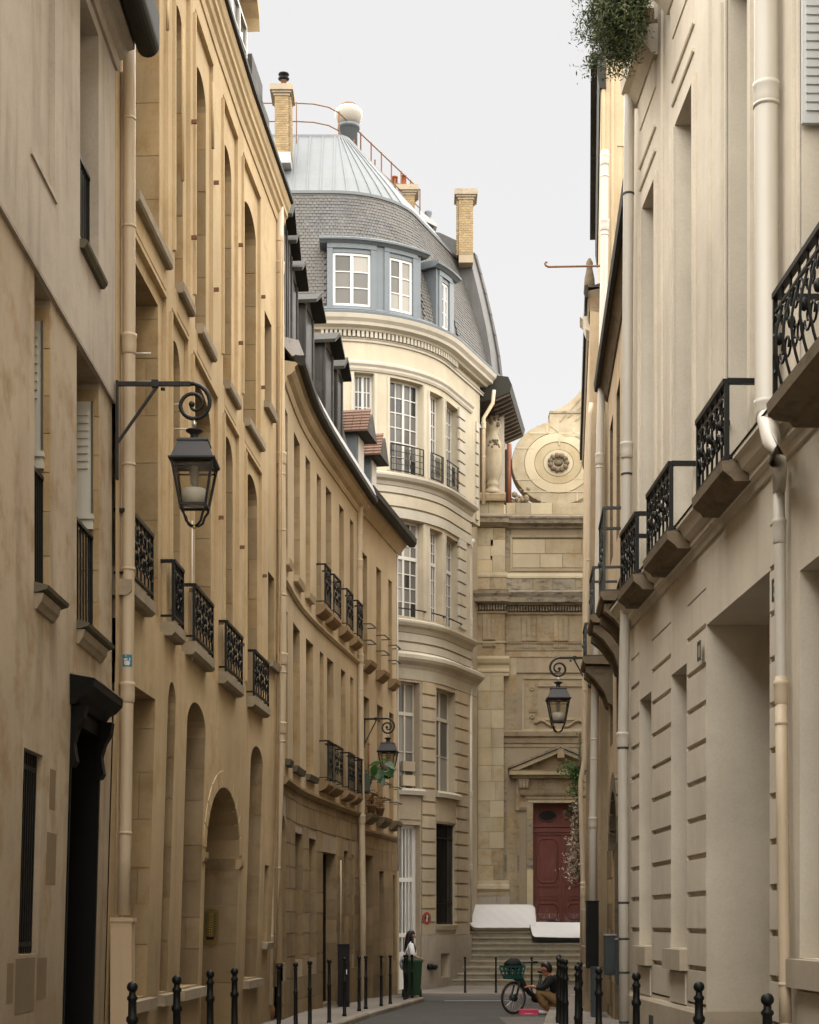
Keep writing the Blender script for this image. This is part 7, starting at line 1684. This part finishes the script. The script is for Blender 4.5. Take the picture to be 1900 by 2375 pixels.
for k in range(22): q.sphere((random.uniform(4.15, 5.7), random.uniform(54.1, 54.4), 1.36+random.uniform(0.0, 0.22)), random.uniform(0.12, 0.2), 8, 0, (1.6, 0.8, 0.75))
o = q.build('bedding', BLNK); tag(o, 'crumpled dark blue bedding heaped behind the mattresses at the church door', 'bedding', kind='stuff')
# ================================================================ wheelie bin
bx, by = 0.075, 43.05; bz = gz(by)
t = thing('wheelie_bin', 'green wheeled rubbish bin behind the slim bollards at the street corner', 'bin', (bx, by, bz))
def frus(mb, x0, x1, y0, y1, z0, X0, X1, Y0, Y1, z1): mb.hexa([(x0, y0, z0), (x1, y0, z0), (x1, y1, z0), (x0, y1, z0), (X0, Y0, z1), (X1, Y0, z1), (X1, Y1, z1), (X0, Y1, z1)])
q = MB(); frus(q, bx-0.20, bx+0.19, by-0.20, by+0.22, bz+0.06, bx-0.26, bx+0.25, by-0.28, by+0.28, bz+0.90); q.build('bin_body', GBIN, t)
for k in range(4):
    q = MB(); a = -0.18+0.115*k; frus(q, bx+a, bx+a+0.035, by-0.215, by-0.19, bz+0.08, bx+a*1.25, bx+a*1.25+0.04, by-0.292, by-0.27, bz+0.82); q.build('body_rib', GBIN, t)
q = MB(); frus(q, bx-0.285, bx+0.275, by-0.31, by+0.31, bz+0.90, bx-0.285, bx+0.275, by-0.31, by+0.31, bz+0.955); frus(q, bx-0.27, bx+0.26, by-0.29, by+0.30, bz+0.957, bx-0.22, bx+0.21, by-0.2, by+0.27, bz+1.0); q.build('lid', GBIN, t)
for sx in (-0.24, 0.21):
    q = MB(); q.tube([(bx+sx-0.03, by+0.2, bz+0.10), (bx+sx+0.03, by+0.2, bz+0.10)], 0.10, 16); q.build('wheel', RUB, t)
q = MB(); q.tube([(bx-0.22, by+0.34, bz+0.93), (bx+0.21, by+0.34, bz+0.93)], 0.018, 8); q.build('handle', GBIN, t)
# ================================================================ people
def skin(name, nodes, edges, mat, parent, root=0, sub=2):
    me = bpy.data.meshes.new(name); me.from_pydata([n[0] for n in nodes], edges, []); me.materials.append(mat)
    o = bpy.data.objects.new(name, me); COL.objects.link(o); attach_local(o, parent)
    md = o.modifiers.new('skin', 'SKIN'); md.use_smooth_shade = True
    lay = me.skin_vertices[0] if me.skin_vertices else None
    if lay is None:
        bm = bmesh.new(); bm.from_mesh(me); bm.verts.layers.skin.verify(); bm.to_mesh(me); bm.free(); lay = me.skin_vertices[0]
    for i, n in enumerate(nodes):
        r = n[1]; lay.data[i].radius = (r, r) if not isinstance(r, tuple) else r; lay.data[i].use_root = (i == root)
    s = o.modifiers.new('sub', 'SUBSURF'); s.levels = sub; s.render_levels = sub
    return o
def attach_local(o, parent): o.parent = parent; WM[o] = WM[parent]
def chain(nodes, edges, start, pts):
    p = start
    for x in pts: nodes.append(x); edges.append((p, len(nodes)-1)); p = len(nodes)-1
    return p
def hand(nodes, edges, wrist, pos, fwd, up, side):
    """palm with five unequal, bent fingers; the thumb leaves the side of the palm"""
    pos = Vector(pos); f = Vector(fwd).normalized(); u = Vector(up).normalized(); s = f.cross(u).normalized()*side
    palm = chain(nodes, edges, wrist, [(tuple(pos+f*0.035), 0.026), (tuple(pos+f*0.075), 0.030)])
    for k, (ln, off) in enumerate(((0.066, -0.027), (0.076, -0.009), (0.071, 0.009), (0.055, 0.026))):
        b = pos+f*0.095+s*off
        chain(nodes, edges, palm, [(tuple(b), 0.0095), (tuple(b+f*ln*0.45-u*0.012), 0.0088), (tuple(b+f*ln*0.8-u*0.036), 0.0078)])
    b = pos+f*0.05-s*0.03
    chain(nodes, edges, palm-1 if False else palm, [(tuple(b), 0.011), (tuple(b+f*0.03-s*0.022-u*0.01), 0.0095), (tuple(b+f*0.055-s*0.026-u*0.02), 0.0085)])
def eyes(t, pts, r=0.012):
    for p in pts:
        q = MB(); q.sphere(p, r, 8); o = q.build('eye', HAIR, None); attach_local(o, t); 
# --- woman at the bin, facing right
wx, wy = 0.055, 44.0
wo_ = thing('person', 'standing person with long dark hair and white blouse pushing the green bin', 'person', (wx, wy, gz(wy)))
N = []; E = []
N.append(((0.0, 0, 0.92), 0.125))                                  # pelvis 0
sp = chain(N, E, 0, [((-0.01, 0, 1.08), 0.10), ((0.0, 0, 1.25), 0.125), ((-0.005, 0, 1.36), 0.085), ((0.01, 0, 1.43), 0.048), ((0.02, 0, 1.49), 0.058)])
chest = sp-2
hd = chain(N, E, sp, [((0.012, 0, 1.55), 0.078), ((0.0, 0, 1.60), 0.082), ((-0.01, 0, 1.645), 0.055)])
chain(N, E, sp+1, [((0.088, 0, 1.545), 0.022), ((0.112, 0, 1.532), 0.011)])
chain(N, E, sp, [((0.066, 0, 1.487), 0.028)])
for sy in (-1, 1):
    wr = chain(N, E, chest, [((-0.01, sy*0.15, 1.345), 0.055), ((0.0, sy*0.20, 1.20), 0.045), ((0.03, sy*0.20, 1.06), 0.038), ((0.13, sy*0.17, 1.02), 0.032), ((0.22, sy*0.14, 0.995), 0.024)])
    hand(N, E, wr, (0.22, sy*0.14, 0.995), (1, 0, -0.25), (0.25, 0, 1), sy)
    chain(N, E, 0, [((0.0, sy*0.09, 0.82), 0.098), ((0.02, sy*0.095, 0.48), 0.062), ((-0.01, sy*0.095, 0.28), 0.056), ((-0.03, sy*0.095, 0.08), 0.036), ((0.03, sy*0.10, 0.035), 0.036), ((0.12, sy*0.11, 0.028), 0.028)])
skin('body', N, E, SKIN, wo_)
eyes(wo_, [(0.092, -0.033, 1.57), (0.092, 0.033, 1.57)])
N = [((0.0, 0, 1.0), 0.155)]; E = []
c_ = chain(N, E, 0, [((0.005, 0, 1.15), 0.150), ((0.01, 0, 1.27), 0.150), ((-0.005, 0, 1.365), 0.088)])
for sy in (-1, 1): chain(N, E, c_-1, [((-0.01, sy*0.16, 1.33), 0.085), ((0.0, sy*0.215, 1.20), 0.085), ((0.035, sy*0.215, 1.08), 0.080), ((0.07, sy*0.205, 1.045), 0.055)])
skin('blouse', N, E, SHRT, wo_)
N = [((0.0, 0, 0.93), 0.145)]; E = []
for sy in (-1, 1): chain(N, E, 0, [((0.0, sy*0.09, 0.80), 0.112), ((0.02, sy*0.095, 0.48), 0.082), ((-0.01, sy*0.095, 0.28), 0.076), ((-0.02, sy*0.095, 0.12), 0.070)])
skin('trousers', N, E, SHRT, wo_)
q = MB(); q.tube([(0.078, 0, 1.60), (0.062, 0, 1.635), (0.03, 0, 1.66), (-0.01, 0, 1.655), (-0.045, 0, 1.62), (-0.065, 0, 1.56), (-0.085, 0, 1.46), (-0.105, 0, 1.36), (-0.125, 0, 1.24), (-0.135, 0, 1.12), (-0.135, 0, 1.02)], [0.012, 0.038, 0.068, 0.088, 0.098, 0.096, 0.092, 0.088, 0.075, 0.05, 0.012], 14)
o = q.build('hair', HAIR, None); attach_local(o, wo_)
for sy in (-1, 1):
    q = MB(); q.tube([(0.02, sy*0.06, 1.61), (0.012, sy*0.088, 1.53), (0.02, sy*0.105, 1.42), (0.07, sy*0.11, 1.32), (0.10, sy*0.11, 1.22), (0.10, sy*0.11, 1.14)], [0.03, 0.034, 0.032, 0.026, 0.018, 0.006], 10); o = q.build('hair', HAIR, None); attach_local(o, wo_)
for sy in (-1, 1):
    q = MB(); q.sphere((0.035, sy*0.10, 0.04), 0.05, 10, 0, (2.4, 0.9, 0.8)); o = q.build('shoe', SHOE, None); attach_local(o, wo_)
bg_ = thing('shoulder_bag', 'grey cloth bag hanging at the hip of the person by the bin', 'bag', (wx-0.20, wy-0.16, gz(wy)+0.75))
q = MB(); q.sphere((wx-0.22, wy-0.15, gz(wy)+0.86), 0.16, 12, 0, (0.62, 0.6, 1.15)); q.build('bag_body', paintmat('grey_bag_cloth', (0.36, 0.36, 0.38), 0.9, 0.15, 0.0, scale=9), bg_)
q = MB(); q.tube([(wx-0.20, wy-0.2, gz(wy)+0.98), (wx-0.14, wy-0.18, gz(wy)+1.2), (wx-0.02, wy-0.14, gz(wy)+1.43)], 0.014, 6); q.build('bag_strap', SHRT, bg_)
# --- man crouching beside the bicycle, facing left
mx, my = 2.76, 34.35; mz = gz(my)-RD
mo = thing('person', 'crouching person in black jacket and khaki trousers reaching towards the bicycle', 'person', (mx, my, mz), None, math.pi)
N = [((-0.27, 0, 0.30), 0.125)]; E = []
sp = chain(N, E, 0, [((-0.27, 0, 0.45), 0.11), ((-0.20, 0, 0.62), 0.125), ((-0.13, 0, 0.74), 0.095), ((-0.06, 0, 0.80), 0.052), ((-0.02, 0, 0.845), 0.062)])
ch_ = sp-2
chain(N, E, sp, [((-0.01, 0, 0.905), 0.082), ((-0.025, 0, 0.955), 0.085), ((-0.045, 0, 1.0), 0.055)])
chain(N, E, sp+1, [((0.07, 0, 0.885), 0.022), ((0.096, 0, 0.868), 0.012)]); chain(N, E, sp, [((0.04, 0, 0.825), 0.030)])
for sy in (-1, 1):
    wr = chain(N, E, ch_, [((-0.12, sy*0.17, 0.73), 0.06), ((-0.03, sy*0.22, 0.60), 0.048), ((0.06, sy*0.19, 0.53), 0.042), ((0.20, sy*0.12, 0.555), 0.034), ((0.26, sy*0.09, 0.565), 0.027)])
    hand(N, E, wr, (0.26, sy*0.09, 0.565), (1, -0.15*sy, 0.05), (0, 0, 1), sy)
    chain(N, E, 0, [((-0.22, sy*0.10, 0.30), 0.10), ((0.02, sy*0.15, 0.44), 0.082), ((0.13, sy*0.15, 0.46), 0.068), ((0.06, sy*0.14, 0.27), 0.060), ((-0.05, sy*0.13, 0.09), 0.040), ((0.02, sy*0.13, 0.05), 0.038), ((0.13, sy*0.14, 0.035), 0.032)])
    q = MB(); q.sphere((-0.02, sy*0.082, 0.90), 0.022, 8, 0, (0.7, 0.5, 1.2)); o = q.build('ear', SKIN2, None); attach_local(o, mo)
skin('body', N, E, SKIN2, mo)
eyes(mo, [(0.068, -0.034, 0.91), (0.068, 0.034, 0.91)])
N = [((-0.28, 0, 0.40), 0.15)]; E = []
c_ = chain(N, E, 0, [((-0.265, 0, 0.52), 0.150), ((-0.19, 0, 0.66), 0.165), ((-0.12, 0, 0.765), 0.118)])
for sy in (-1, 1): chain(N, E, c_-1, [((-0.12, sy*0.175, 0.73), 0.098), ((-0.03, sy*0.225, 0.60), 0.068), ((0.06, sy*0.195, 0.53), 0.060), ((0.19, sy*0.125, 0.553), 0.048)])
skin('jacket', N, E, JCK, mo)
N = [((-0.28, 0, 0.29), 0.15)]; E = []
for sy in (-1, 1): chain(N, E, 0, [((-0.20, sy*0.11, 0.30), 0.115), ((0.02, sy*0.155, 0.44), 0.098), ((0.13, sy*0.155, 0.455), 0.085), ((0.06, sy*0.145, 0.28), 0.082), ((-0.02, sy*0.135, 0.14), 0.068)])
skin('trousers', N, E, KHK, mo)
q = MB(); q.tube([(0.062, 0, 0.965), (0.05, 0, 0.99), (0.015, 0, 1.005), (-0.03, 0, 1.0), (-0.07, 0, 0.965), (-0.085, 0, 0.91), (-0.08, 0, 0.86), (-0.07, 0, 0.83)], [0.015, 0.04, 0.068, 0.086, 0.088, 0.08, 0.06, 0.03], 14)
o = q.build('hair', HAIR, None); attach_local(o, mo)
for sy in (-1, 1):
    q = MB(); q.sphere((0.045, sy*0.135, 0.045), 0.055, 10, 0, (2.3, 0.85, 0.8)); o = q.build('shoe', SHOE, None); attach_local(o, mo)
q = MB(); q.tube([(0.225, -0.113, 0.558), (0.245, -0.10, 0.562)], 0.036, 12); o = q.build('wristwatch', BRSB, None); attach_local(o, mo)
# ================================================================ bicycle (front wheel towards the viewer's left)
bxx, byy = (1191-CX0)/113.5, 34.35; bzz = gz(byy)-RD; ang = math.radians(38)
bk = thing('bicycle', 'dark hire bicycle with teal front basket standing in the street before the church', 'bicycle', (bxx, byy, bzz), None, ang)
Rw = 0.335
def lp(name, mb, mat, parent=bk):
    o = mb.build(name, mat, None); attach_local(o, parent); 
    if parent is not bk: o.parent = parent
    return o
def wheel(x):
    q = MB(); n = 40; ring = [(x+(Rw-0.024)*math.cos(2*math.pi*k/n), 0, Rw+(Rw-0.024)*math.sin(2*math.pi*k/n)) for k in range(n)]
    q.tube(ring, 0.0, 8, closed=True) if False else None
    vs = []; m_ = 10
    for k in range(n):
        a = 2*math.pi*k/n
        for j in range(m_):
            b_ = 2*math.pi*j/m_; r = Rw-0.024+0.024*math.cos(b_); vs.append((x+r*math.cos(a), 0.022*math.sin(b_), Rw+r*math.sin(a)))
    q.add(vs, [(k*m_+j, ((k+1) % n)*m_+j, ((k+1) % n)*m_+(j+1) % m_, k*m_+(j+1) % m_) for k in range(n) for j in range(m_)], 0, True)
    w = lp('wheel', q, RUB)
    q = MB(); vs = []
    for k in range(n):
        a = 2*math.pi*k/n
        for r, y in ((Rw-0.046, -0.012), (Rw-0.046, 0.012), (Rw-0.068, 0.009), (Rw-0.068, -0.009)): vs.append((x+r*math.cos(a), y, Rw+r*math.sin(a)))
    q.add(vs, [(k*4+j, ((k+1) % n)*4+j, ((k+1) % n)*4+(j+1) % 4, k*4+(j+1) % 4) for k in range(n) for j in range(4)]); lp('rim', q, STL, w)
    for k in range(18):
        a = 2*math.pi*k/18; q = MB(); q.tube([(x, 0.02*(-1)**k, Rw), (x+(Rw-0.06)*math.cos(a), 0, Rw+(Rw-0.06)*math.sin(a))], 0.0022, 4); lp('spoke', q, STL, w)
    q = MB(); q.lathe((0, 0, 0), [(0.0, 0)], 3) if False else None
    q.tube([(x, -0.05, Rw), (x, 0.05, Rw)], 0.075 if x == 0 else 0.05, 16); lp('hub', q, BIKE, w)
    return w
wheel(0.0); wheel(1.10)
q = MB(); q.tube([(0.0, -0.075, Rw), (0.10, -0.075, 0.62), (0.15, -0.03, 0.74), (0.19, 0, 0.86)], [0.020, 0.024, 0.032, 0.036], 8); q.tube([(0.0, 0.075, Rw), (0.10, 0.075, 0.62), (0.15, 0.03, 0.74), (0.19, 0, 0.86)], [0.020, 0.024, 0.032, 0.036], 8); lp('fork', q, BIKE)
q = MB(); q.tube([(0.185, 0, 0.83), (0.225, 0, 0.97), (0.25, 0, 1.04)], 0.03, 8); q.tube([(0.33, -0.30, 1.07), (0.27, -0.2, 1.06), (0.25, 0, 1.05), (0.27, 0.2, 1.06), (0.33, 0.30, 1.07)], 0.014, 8); hb = lp('handlebar', q, BIKE)
for sy in (-1, 1): q = MB(); q.tube([(0.30, sy*0.25, 1.065), (0.36, sy*0.34, 1.07)], 0.022, 8); lp('grip', q, IRON, hb)
q = MB(); q.tube([(0.18, 0, 0.80), (0.26, 0, 0.62), (0.42, 0, 0.44), (0.62, 0, 0.33)], [0.05, 0.055, 0.055, 0.05], 10); q.tube([(0.62, 0, 0.31), (0.70, 0, 0.55), (0.76, 0, 0.80)], 0.035, 10)
for sy in (-1, 1): q.tube([(0.62, sy*0.03, 0.32), (0.86, sy*0.06, 0.33), (1.10, sy*0.065, Rw)], 0.02, 8); q.tube([(0.72, sy*0.02, 0.62), (0.92, sy*0.05, 0.5), (1.10, sy*0.065, Rw)], 0.015, 8)
lp('frame', q, BIKE)
q = MB(); q.sphere((0.80, 0, 0.86), 0.09, 12, 0, (1.5, 0.8, 0.45)); sd2 = lp('saddle', q, IRON)
for x in (0.0, 1.10):
    q = MB(); vs = []; n = 14; a0, a1 = (0.25, 2.4) if x == 0 else (0.1, 2.6)
    for k in range(n+1):
        a = a0+(a1-a0)*k/n
        for y in (-0.032, 0.032): vs += [(x+(Rw+0.02)*math.cos(a), y, Rw+(Rw+0.02)*math.sin(a)), (x+(Rw+0.028)*math.cos(a), y, Rw+(Rw+0.028)*math.sin(a))]
    fs = []
    for k in range(n): fs += [(k*4, k*4+4, k*4+6, k*4+2), (k*4+1, k*4+3, k*4+7, k*4+5), (k*4, k*4+1, k*4+5, k*4+4), (k*4+2, k*4+6, k*4+7, k*4+3)]
    q.add(vs, fs+[(0, 2, 3, 1), (n*4, n*4+1, n*4+3, n*4+2)]); 
    if x > 0: lp('mudguard', q, TEAL)
q = MB(); q.tube([(0.62, -0.05, 0.31), (0.62, 0.05, 0.31)], 0.09, 16); q.bar((0.62, -0.08, 0.31), (0.70, -0.08, 0.18), 0.02); q.bar((0.62, 0.08, 0.31), (0.54, 0.08, 0.44), 0.02); lp('crankset', q, IRON)
for (x, y, z) in ((0.71, -0.12, 0.17), (0.53, 0.12, 0.45)): q = MB(); q.box(x-0.045, x+0.045, y-0.04, y+0.04, z-0.012, z+0.012); lp('pedal', q, IRON)
# basket: tapering bucket with window cut-outs and a thick rim
q = MB(); zb_, zt_ = 0.72, 1.0; bx0, bx1, bX0, bX1 = -0.16, 0.12, -0.23, 0.17
def bk_pt(t, x, y): return (bx0+(bX0-bx0)*t+x*((bx1-bx0)+((bX1-bX0)-(bx1-bx0))*t), y*(0.13+0.05*t), zb_+(zt_-zb_)*t)
bars = []
for t0, t1 in ((0.0, 0.34), (0.52, 0.62), (0.84, 1.0)):
    c = [bk_pt(t0, x, y) for x, y in ((0, -1), (1, -1), (1, 1), (0, 1))]+[bk_pt(t1, x, y) for x, y in ((0, -1), (1, -1), (1, 1), (0, 1))]
    ci = [(p[0]*0.94+(-0.02)*0.06, p[1]*0.93, p[2]) for p in c]
    for i in range(4):
        j = (i+1) % 4; q.hexa([c[i], c[j], ci[j], ci[i], c[4+i], c[4+j], ci[4+j], ci[4+i]])
for x, y in [(xx, yy) for yy in (-1, 1) for xx in (0, 0.33, 0.66, 1)]+[(xx, yy) for xx in (0, 1) for yy in (-0.33, 0.33)]: q.bar(bk_pt(0.3, x, y), bk_pt(0.9, x, y), 0.03, 0.014)
c = [bk_pt(0.02, x, y) for x, y in ((0, -1), (1, -1), (1, 1), (0, 1))]; q.add(c, [(0, 1, 2, 3)])
lp('front_basket', q, TEAL)
q = MB(); q.tube([(0.02, 0, 0.72), (0.10, 0, 0.70), (0.17, 0, 0.76)], 0.025, 8); lp('basket_carrier', q, BIKE)
q = MB(); q.box(0.08, 0.13, -0.03, 0.03, 0.63, 0.69); lp('headlight', q, STL)
q = MB(); q.sphere((0.21, 0.0, 0.36), 0.02, 8, 0, (0.6, 0.6, 3.0)); lp('reflector', q, SGNR)
R3m = Matrix.Rotation(ang, 3, 'Z')
p = Vector((bxx, byy, bzz))+R3m @ Vector((-0.01, 0, 1.03))
q = MB(); q.sphere((0, 0, 0), 1.0, 18); random.seed(8); off = {}
q.v = [tuple(p+R3m @ Vector((x*0.19*(1+0.12*math.sin(5*y+3*z)), y*0.15*(1+0.15*math.sin(7*x+2)), z*0.11*(1+0.2*math.sin(6*x+5*y))))) for x, y, z in q.v]
tag(q.build('bag', JCK), 'lumpy black bag lying in the teal bicycle basket', 'bag')
px0 = Vector((2.42, 34.2, gz(34.2)-RD))
t = thing('tool_case', 'flat pink plastic case on the road beside the bicycle wheel', 'case', px0)
q = MB(); q.box(px0.x-0.19, px0.x+0.19, px0.y-0.12, px0.y+0.12, px0.z+0.002, px0.z+0.075); q.build('case_body', PINK, t)
q = MB(); q.box(px0.x-0.2, px0.x+0.2, px0.y-0.13, px0.y+0.13, px0.z+0.077, px0.z+0.11); q.build('case_lid', PINK, t)
q = MB(); q.box(px0.x-0.09, px0.x+0.08, px0.y-0.124, px0.y-0.1205, px0.z+0.02, px0.z+0.035); q.build('case_clasp', WHT, t)
# ================================================================ plants
def leafcloud(strands, nl, size, seed, droop=0.5, thin=0.35):
    random.seed(seed); q = MB()
    for (a, b, spread) in strands:
        a = Vector(a); b = Vector(b)
        for k in range(nl):
            t = random.random(); c = a.lerp(b, t)+Vector((random.gauss(0, spread), random.gauss(0, spread), random.gauss(0, spread)-droop*spread*t))
            L = size*random.uniform(0.6, 1.5); d = Vector((random.gauss(0, 1), random.gauss(0, 1), random.gauss(-0.3, 0.9))).normalized(); s = d.cross(Vector((random.gauss(0, 1), random.gauss(0, 1), random.gauss(0, 1)))).normalized()*L*thin
            q.add([c-d*L/2, c+s*0.5, c+d*L/2, c-s*0.5], [(0, 1, 2, 3)])
    return q
sx_, sy_ = 3.0, 21.0
ft = thing('hanging_plant', 'bushy dark green plant spilling over the top right window ledge against the sky', 'plant', (sx_, sy_, 12.7))
st_ = []
random.seed(21)
S18 = 187.0
def fp(x, y, s=S18, dy=0.0): return Vector(((x-CX0)/s, FP/s+dy, CZ+(HY-y)/s))
for k in range(46):
    a = fp(random.uniform(1440, 1500), random.uniform(-120, 40), dy=random.uniform(-0.5, 0.6)); 
    tx = random.uniform(1345, 1470); ty = random.uniform(-60, 120) if tx < 1400 else random.uniform(20, 158)
    b = fp(tx, ty, dy=random.uniform(-0.7, 0.7)); st_.append((a, b, 0.075))
q = leafcloud(st_, 560, 0.05, 4, 0.6, 0.32); q.build('foliage', LEAF, ft, kind='stuff')
q = leafcloud([(fp(1370, -20), fp(1325, 5), 0.07), (fp(1370, 60), fp(1330, 85), 0.05), (fp(1400, 110), fp(1365, 150), 0.05), (fp(1430, 140), fp(1425, 165), 0.05), (fp(1450, 140), fp(1462, 172), 0.04)], 70, 0.05, 5, 0.3, 0.2); q.build('foliage', LEAF, ft, kind='stuff')
q = MB()
for a, b, _ in st_: m_ = a.lerp(b, 0.5)+Vector((0, 0, 0.12)); q.tube([a, m_, b], [0.012, 0.008, 0.004], 5)
q.build('stems', BRW, ft, kind='stuff')
q = MB(); o_ = H2[3]; q.prof(F5, o_['u0']-0.1, o_['u1']+0.1, [(0.02, 12.98), (0.22, 12.98), (0.25, 13.2), (0.0, 13.2)]); q.build('planter_box', POT, ft)
# broad leaved plant in a pot on the corner house
pt_ = thing('potted_plant', 'pot plant with big bright green leaves below the small lamp on the left', 'plant', (-0.78, 40.9, 4.7))
s9 = 95.5
def leaf(c, d, n, L, Wd, parent, mat=None):
    d = Vector(d).normalized(); n = Vector(n).normalized(); s = d.cross(n).normalized(); q = MB(); c = Vector(c)
    out = [(0, 0.0), (0.12, 0.55), (0.32, 1.0), (0.55, 0.85), (0.8, 0.42), (1.0, 0.0)]
    vs = []; 
    for t, w in out: vs += [c+d*L*t+s*w*Wd/2-n*0.10*L*t*t+n*0.03*L, c+d*L*t-n*0.10*L*t*t, c+d*L*t-s*w*Wd/2-n*0.10*L*t*t+n*0.03*L]
    q.add(vs, [(i*3+j, i*3+j+1, i*3+j+4, i*3+j+3) for i in range(5) for j in (0, 1)], 0, True); q.build('leaf', mat or LEAFB, parent)
base = fp(858, 1815, s9)
for (x, y, ex, ey, w) in ((882, 1768, 858, 1775, 0.16), (884, 1762, 900, 1765, 0.14), (898, 1766, 917, 1785, 0.16), (872, 1775, 862, 1800, 0.22), (876, 1780, 880, 1812, 0.24), (886, 1795, 900, 1805, 0.17), (884, 1800, 889, 1822, 0.17), (900, 1782, 911, 1802, 0.16), (868, 1790, 880, 1806, 0.2), (893, 1790, 902, 1800, 0.15), (866, 1782, 874, 1778, 0.15)):
    a = fp(x, y, s9, random.uniform(-0.15, 0.15)); b = fp(ex, ey, s9, random.uniform(-0.2, 0.0)); leaf(a, b-a, (random.uniform(-0.3, 0.3), -0.8, 0.6), (b-a).length*1.15, w, pt_)
    q = MB(); q.tube([base, base.lerp(a, 0.6)+Vector((0, 0, 0.1)), a], 0.008, 5); q.build('stem', LEAFG, pt_)
q = MB(); q.lathe(fp(846, 1832, s9), [(0.10, -0.06), (0.16, 0.16), (0.175, 0.16), (0.175, 0.20), (0.13, 0.20), (0.05, 0.19)], 14); q.build('pot', POTG, pt_)
q = MB(); q.tube([fp(855, 1812, s9), fp(855, 1726, s9)], 0.022, 8); q.sphere(fp(855, 1726, s9), 0.035, 8); q.build('support_stake', RUST, pt_)
def drypot(label, x, y, s, hh, seed, mat=DRY, pm=POT):
    c = fp(x, y, s); t = thing('potted_plant', label, 'plant', c)
    q = MB(); q.lathe(c, [(0.08, 0), (0.12, 0.18), (0.13, 0.18), (0.13, 0.22), (0.09, 0.22), (0.03, 0.21)], 12); q.build('pot', pm, t)
    q = leafcloud([(c+Vector((0, 0, 0.2)), c+Vector((dx, random.uniform(-0.1, 0.1), 0.2+hh)), 0.05) for dx in (-0.12, 0.0, 0.1)], 120, 0.05, seed, 0.2, 0.5); q.build('foliage', mat, t, kind='stuff')
drypot('clay pot of dried brown flowers on the left window bracket under the broad leaves', 862, 1888, 94, 0.35, 31)
drypot('pot of withered stems on the window bracket nearest the street corner', 881, 1893, 91, 0.30, 32)
q_ = fp(806, 1838, 101); ag = thing('potted_plant', 'spiky green succulent behind the left balcony railing', 'plant', q_)
q = MB(); q.lathe(q_, [(0.07, -0.05), (0.09, 0.07), (0.04, 0.07)], 10); q.build('pot', POT, ag)
for k in range(7): leaf(q_+Vector((0, 0, 0.06)), (random.uniform(-0.35, 0.35), random.uniform(-0.3, 0.3), 1), (0.2, -1, 0.1), random.uniform(0.28, 0.42), 0.05, ag, LEAFG)
pb = thing('planter_box', 'black planter box hung on the railing of the left corner house', 'planter', fp(838, 1812, 98)); q = MB(); a = fp(822, 1836, 98); b = fp(858, 1795, 98); q.box(a.x, b.x, a.y-0.1, a.y+0.12, a.z, b.z); q.build('box_body', POTG, pb)
q = leafcloud([(fp(826, 1792, 98), fp(856, 1790, 98), 0.04)], 160, 0.05, 40, 0.0, 0.3); q.build('foliage', LEAF, pb, kind='stuff')
# climbing plants on the right before the church door
vn = thing('climbing_plant', 'green fern like climber on the right pipes in front of the door pediment', 'plant', fp(1348, 1850, 117.5))
st_ = [(fp(1345, 1790, 117.5), fp(x, y, 117.5), 0.05) for x, y in ((1300, 1775), (1292, 1790), (1305, 1768), (1320, 1772), (1310, 1800), (1325, 1840), (1315, 1845), (1336, 1850), (1345, 1780), (1330, 1800), (1338, 1820), (1348, 1700))]
q = leafcloud(st_, 85, 0.065, 51, 0.3, 0.28); q.build('foliage', LEAFG, vn, kind='stuff')
q = leafcloud([(fp(1340, 1780, 117.5), fp(1342, 1850, 117.5), 0.06)], 220, 0.06, 52, 0.3, 0.35); q.build('foliage', LEAF, vn, kind='stuff')
q = MB(); q.tube([fp(1346, 2060, 117.5), fp(1349, 1900, 117.5), fp(1344, 1700, 117.5)], 0.02, 6); q.build('stem', BRW, vn)
fl = thing('flowering_climber', 'hanging column of faded cream blossoms beside the red church door', 'plant', fp(1335, 2050, 117.5))
pts2 = [(1338, 1862), (1333, 1900), (1334, 1925), (1331, 1948), (1329, 1972), (1327, 1995), (1328, 2018), (1330, 2036)]
q = leafcloud([(fp(a[0], a[1], 117.5), fp(b[0], b[1], 117.5), 0.03+0.012*i) for i, (a, b) in enumerate(zip(pts2, pts2[1:]))], 130, 0.045, 61, 0.2, 0.8); q.build('blossom', FLW, fl, kind='stuff')
q = leafcloud([(fp(1341, 1862, 117.5), fp(1340, 2040, 117.5), 0.05)], 420, 0.05, 62, 0.2, 0.5); q.build('foliage', LEAF, fl, kind='stuff')
q = leafcloud([(fp(1330, 1865, 117.5), fp(1318, 1895, 117.5), 0.06)], 200, 0.05, 63, 0.2, 0.5); q.build('foliage', LEAF, fl, kind='stuff')
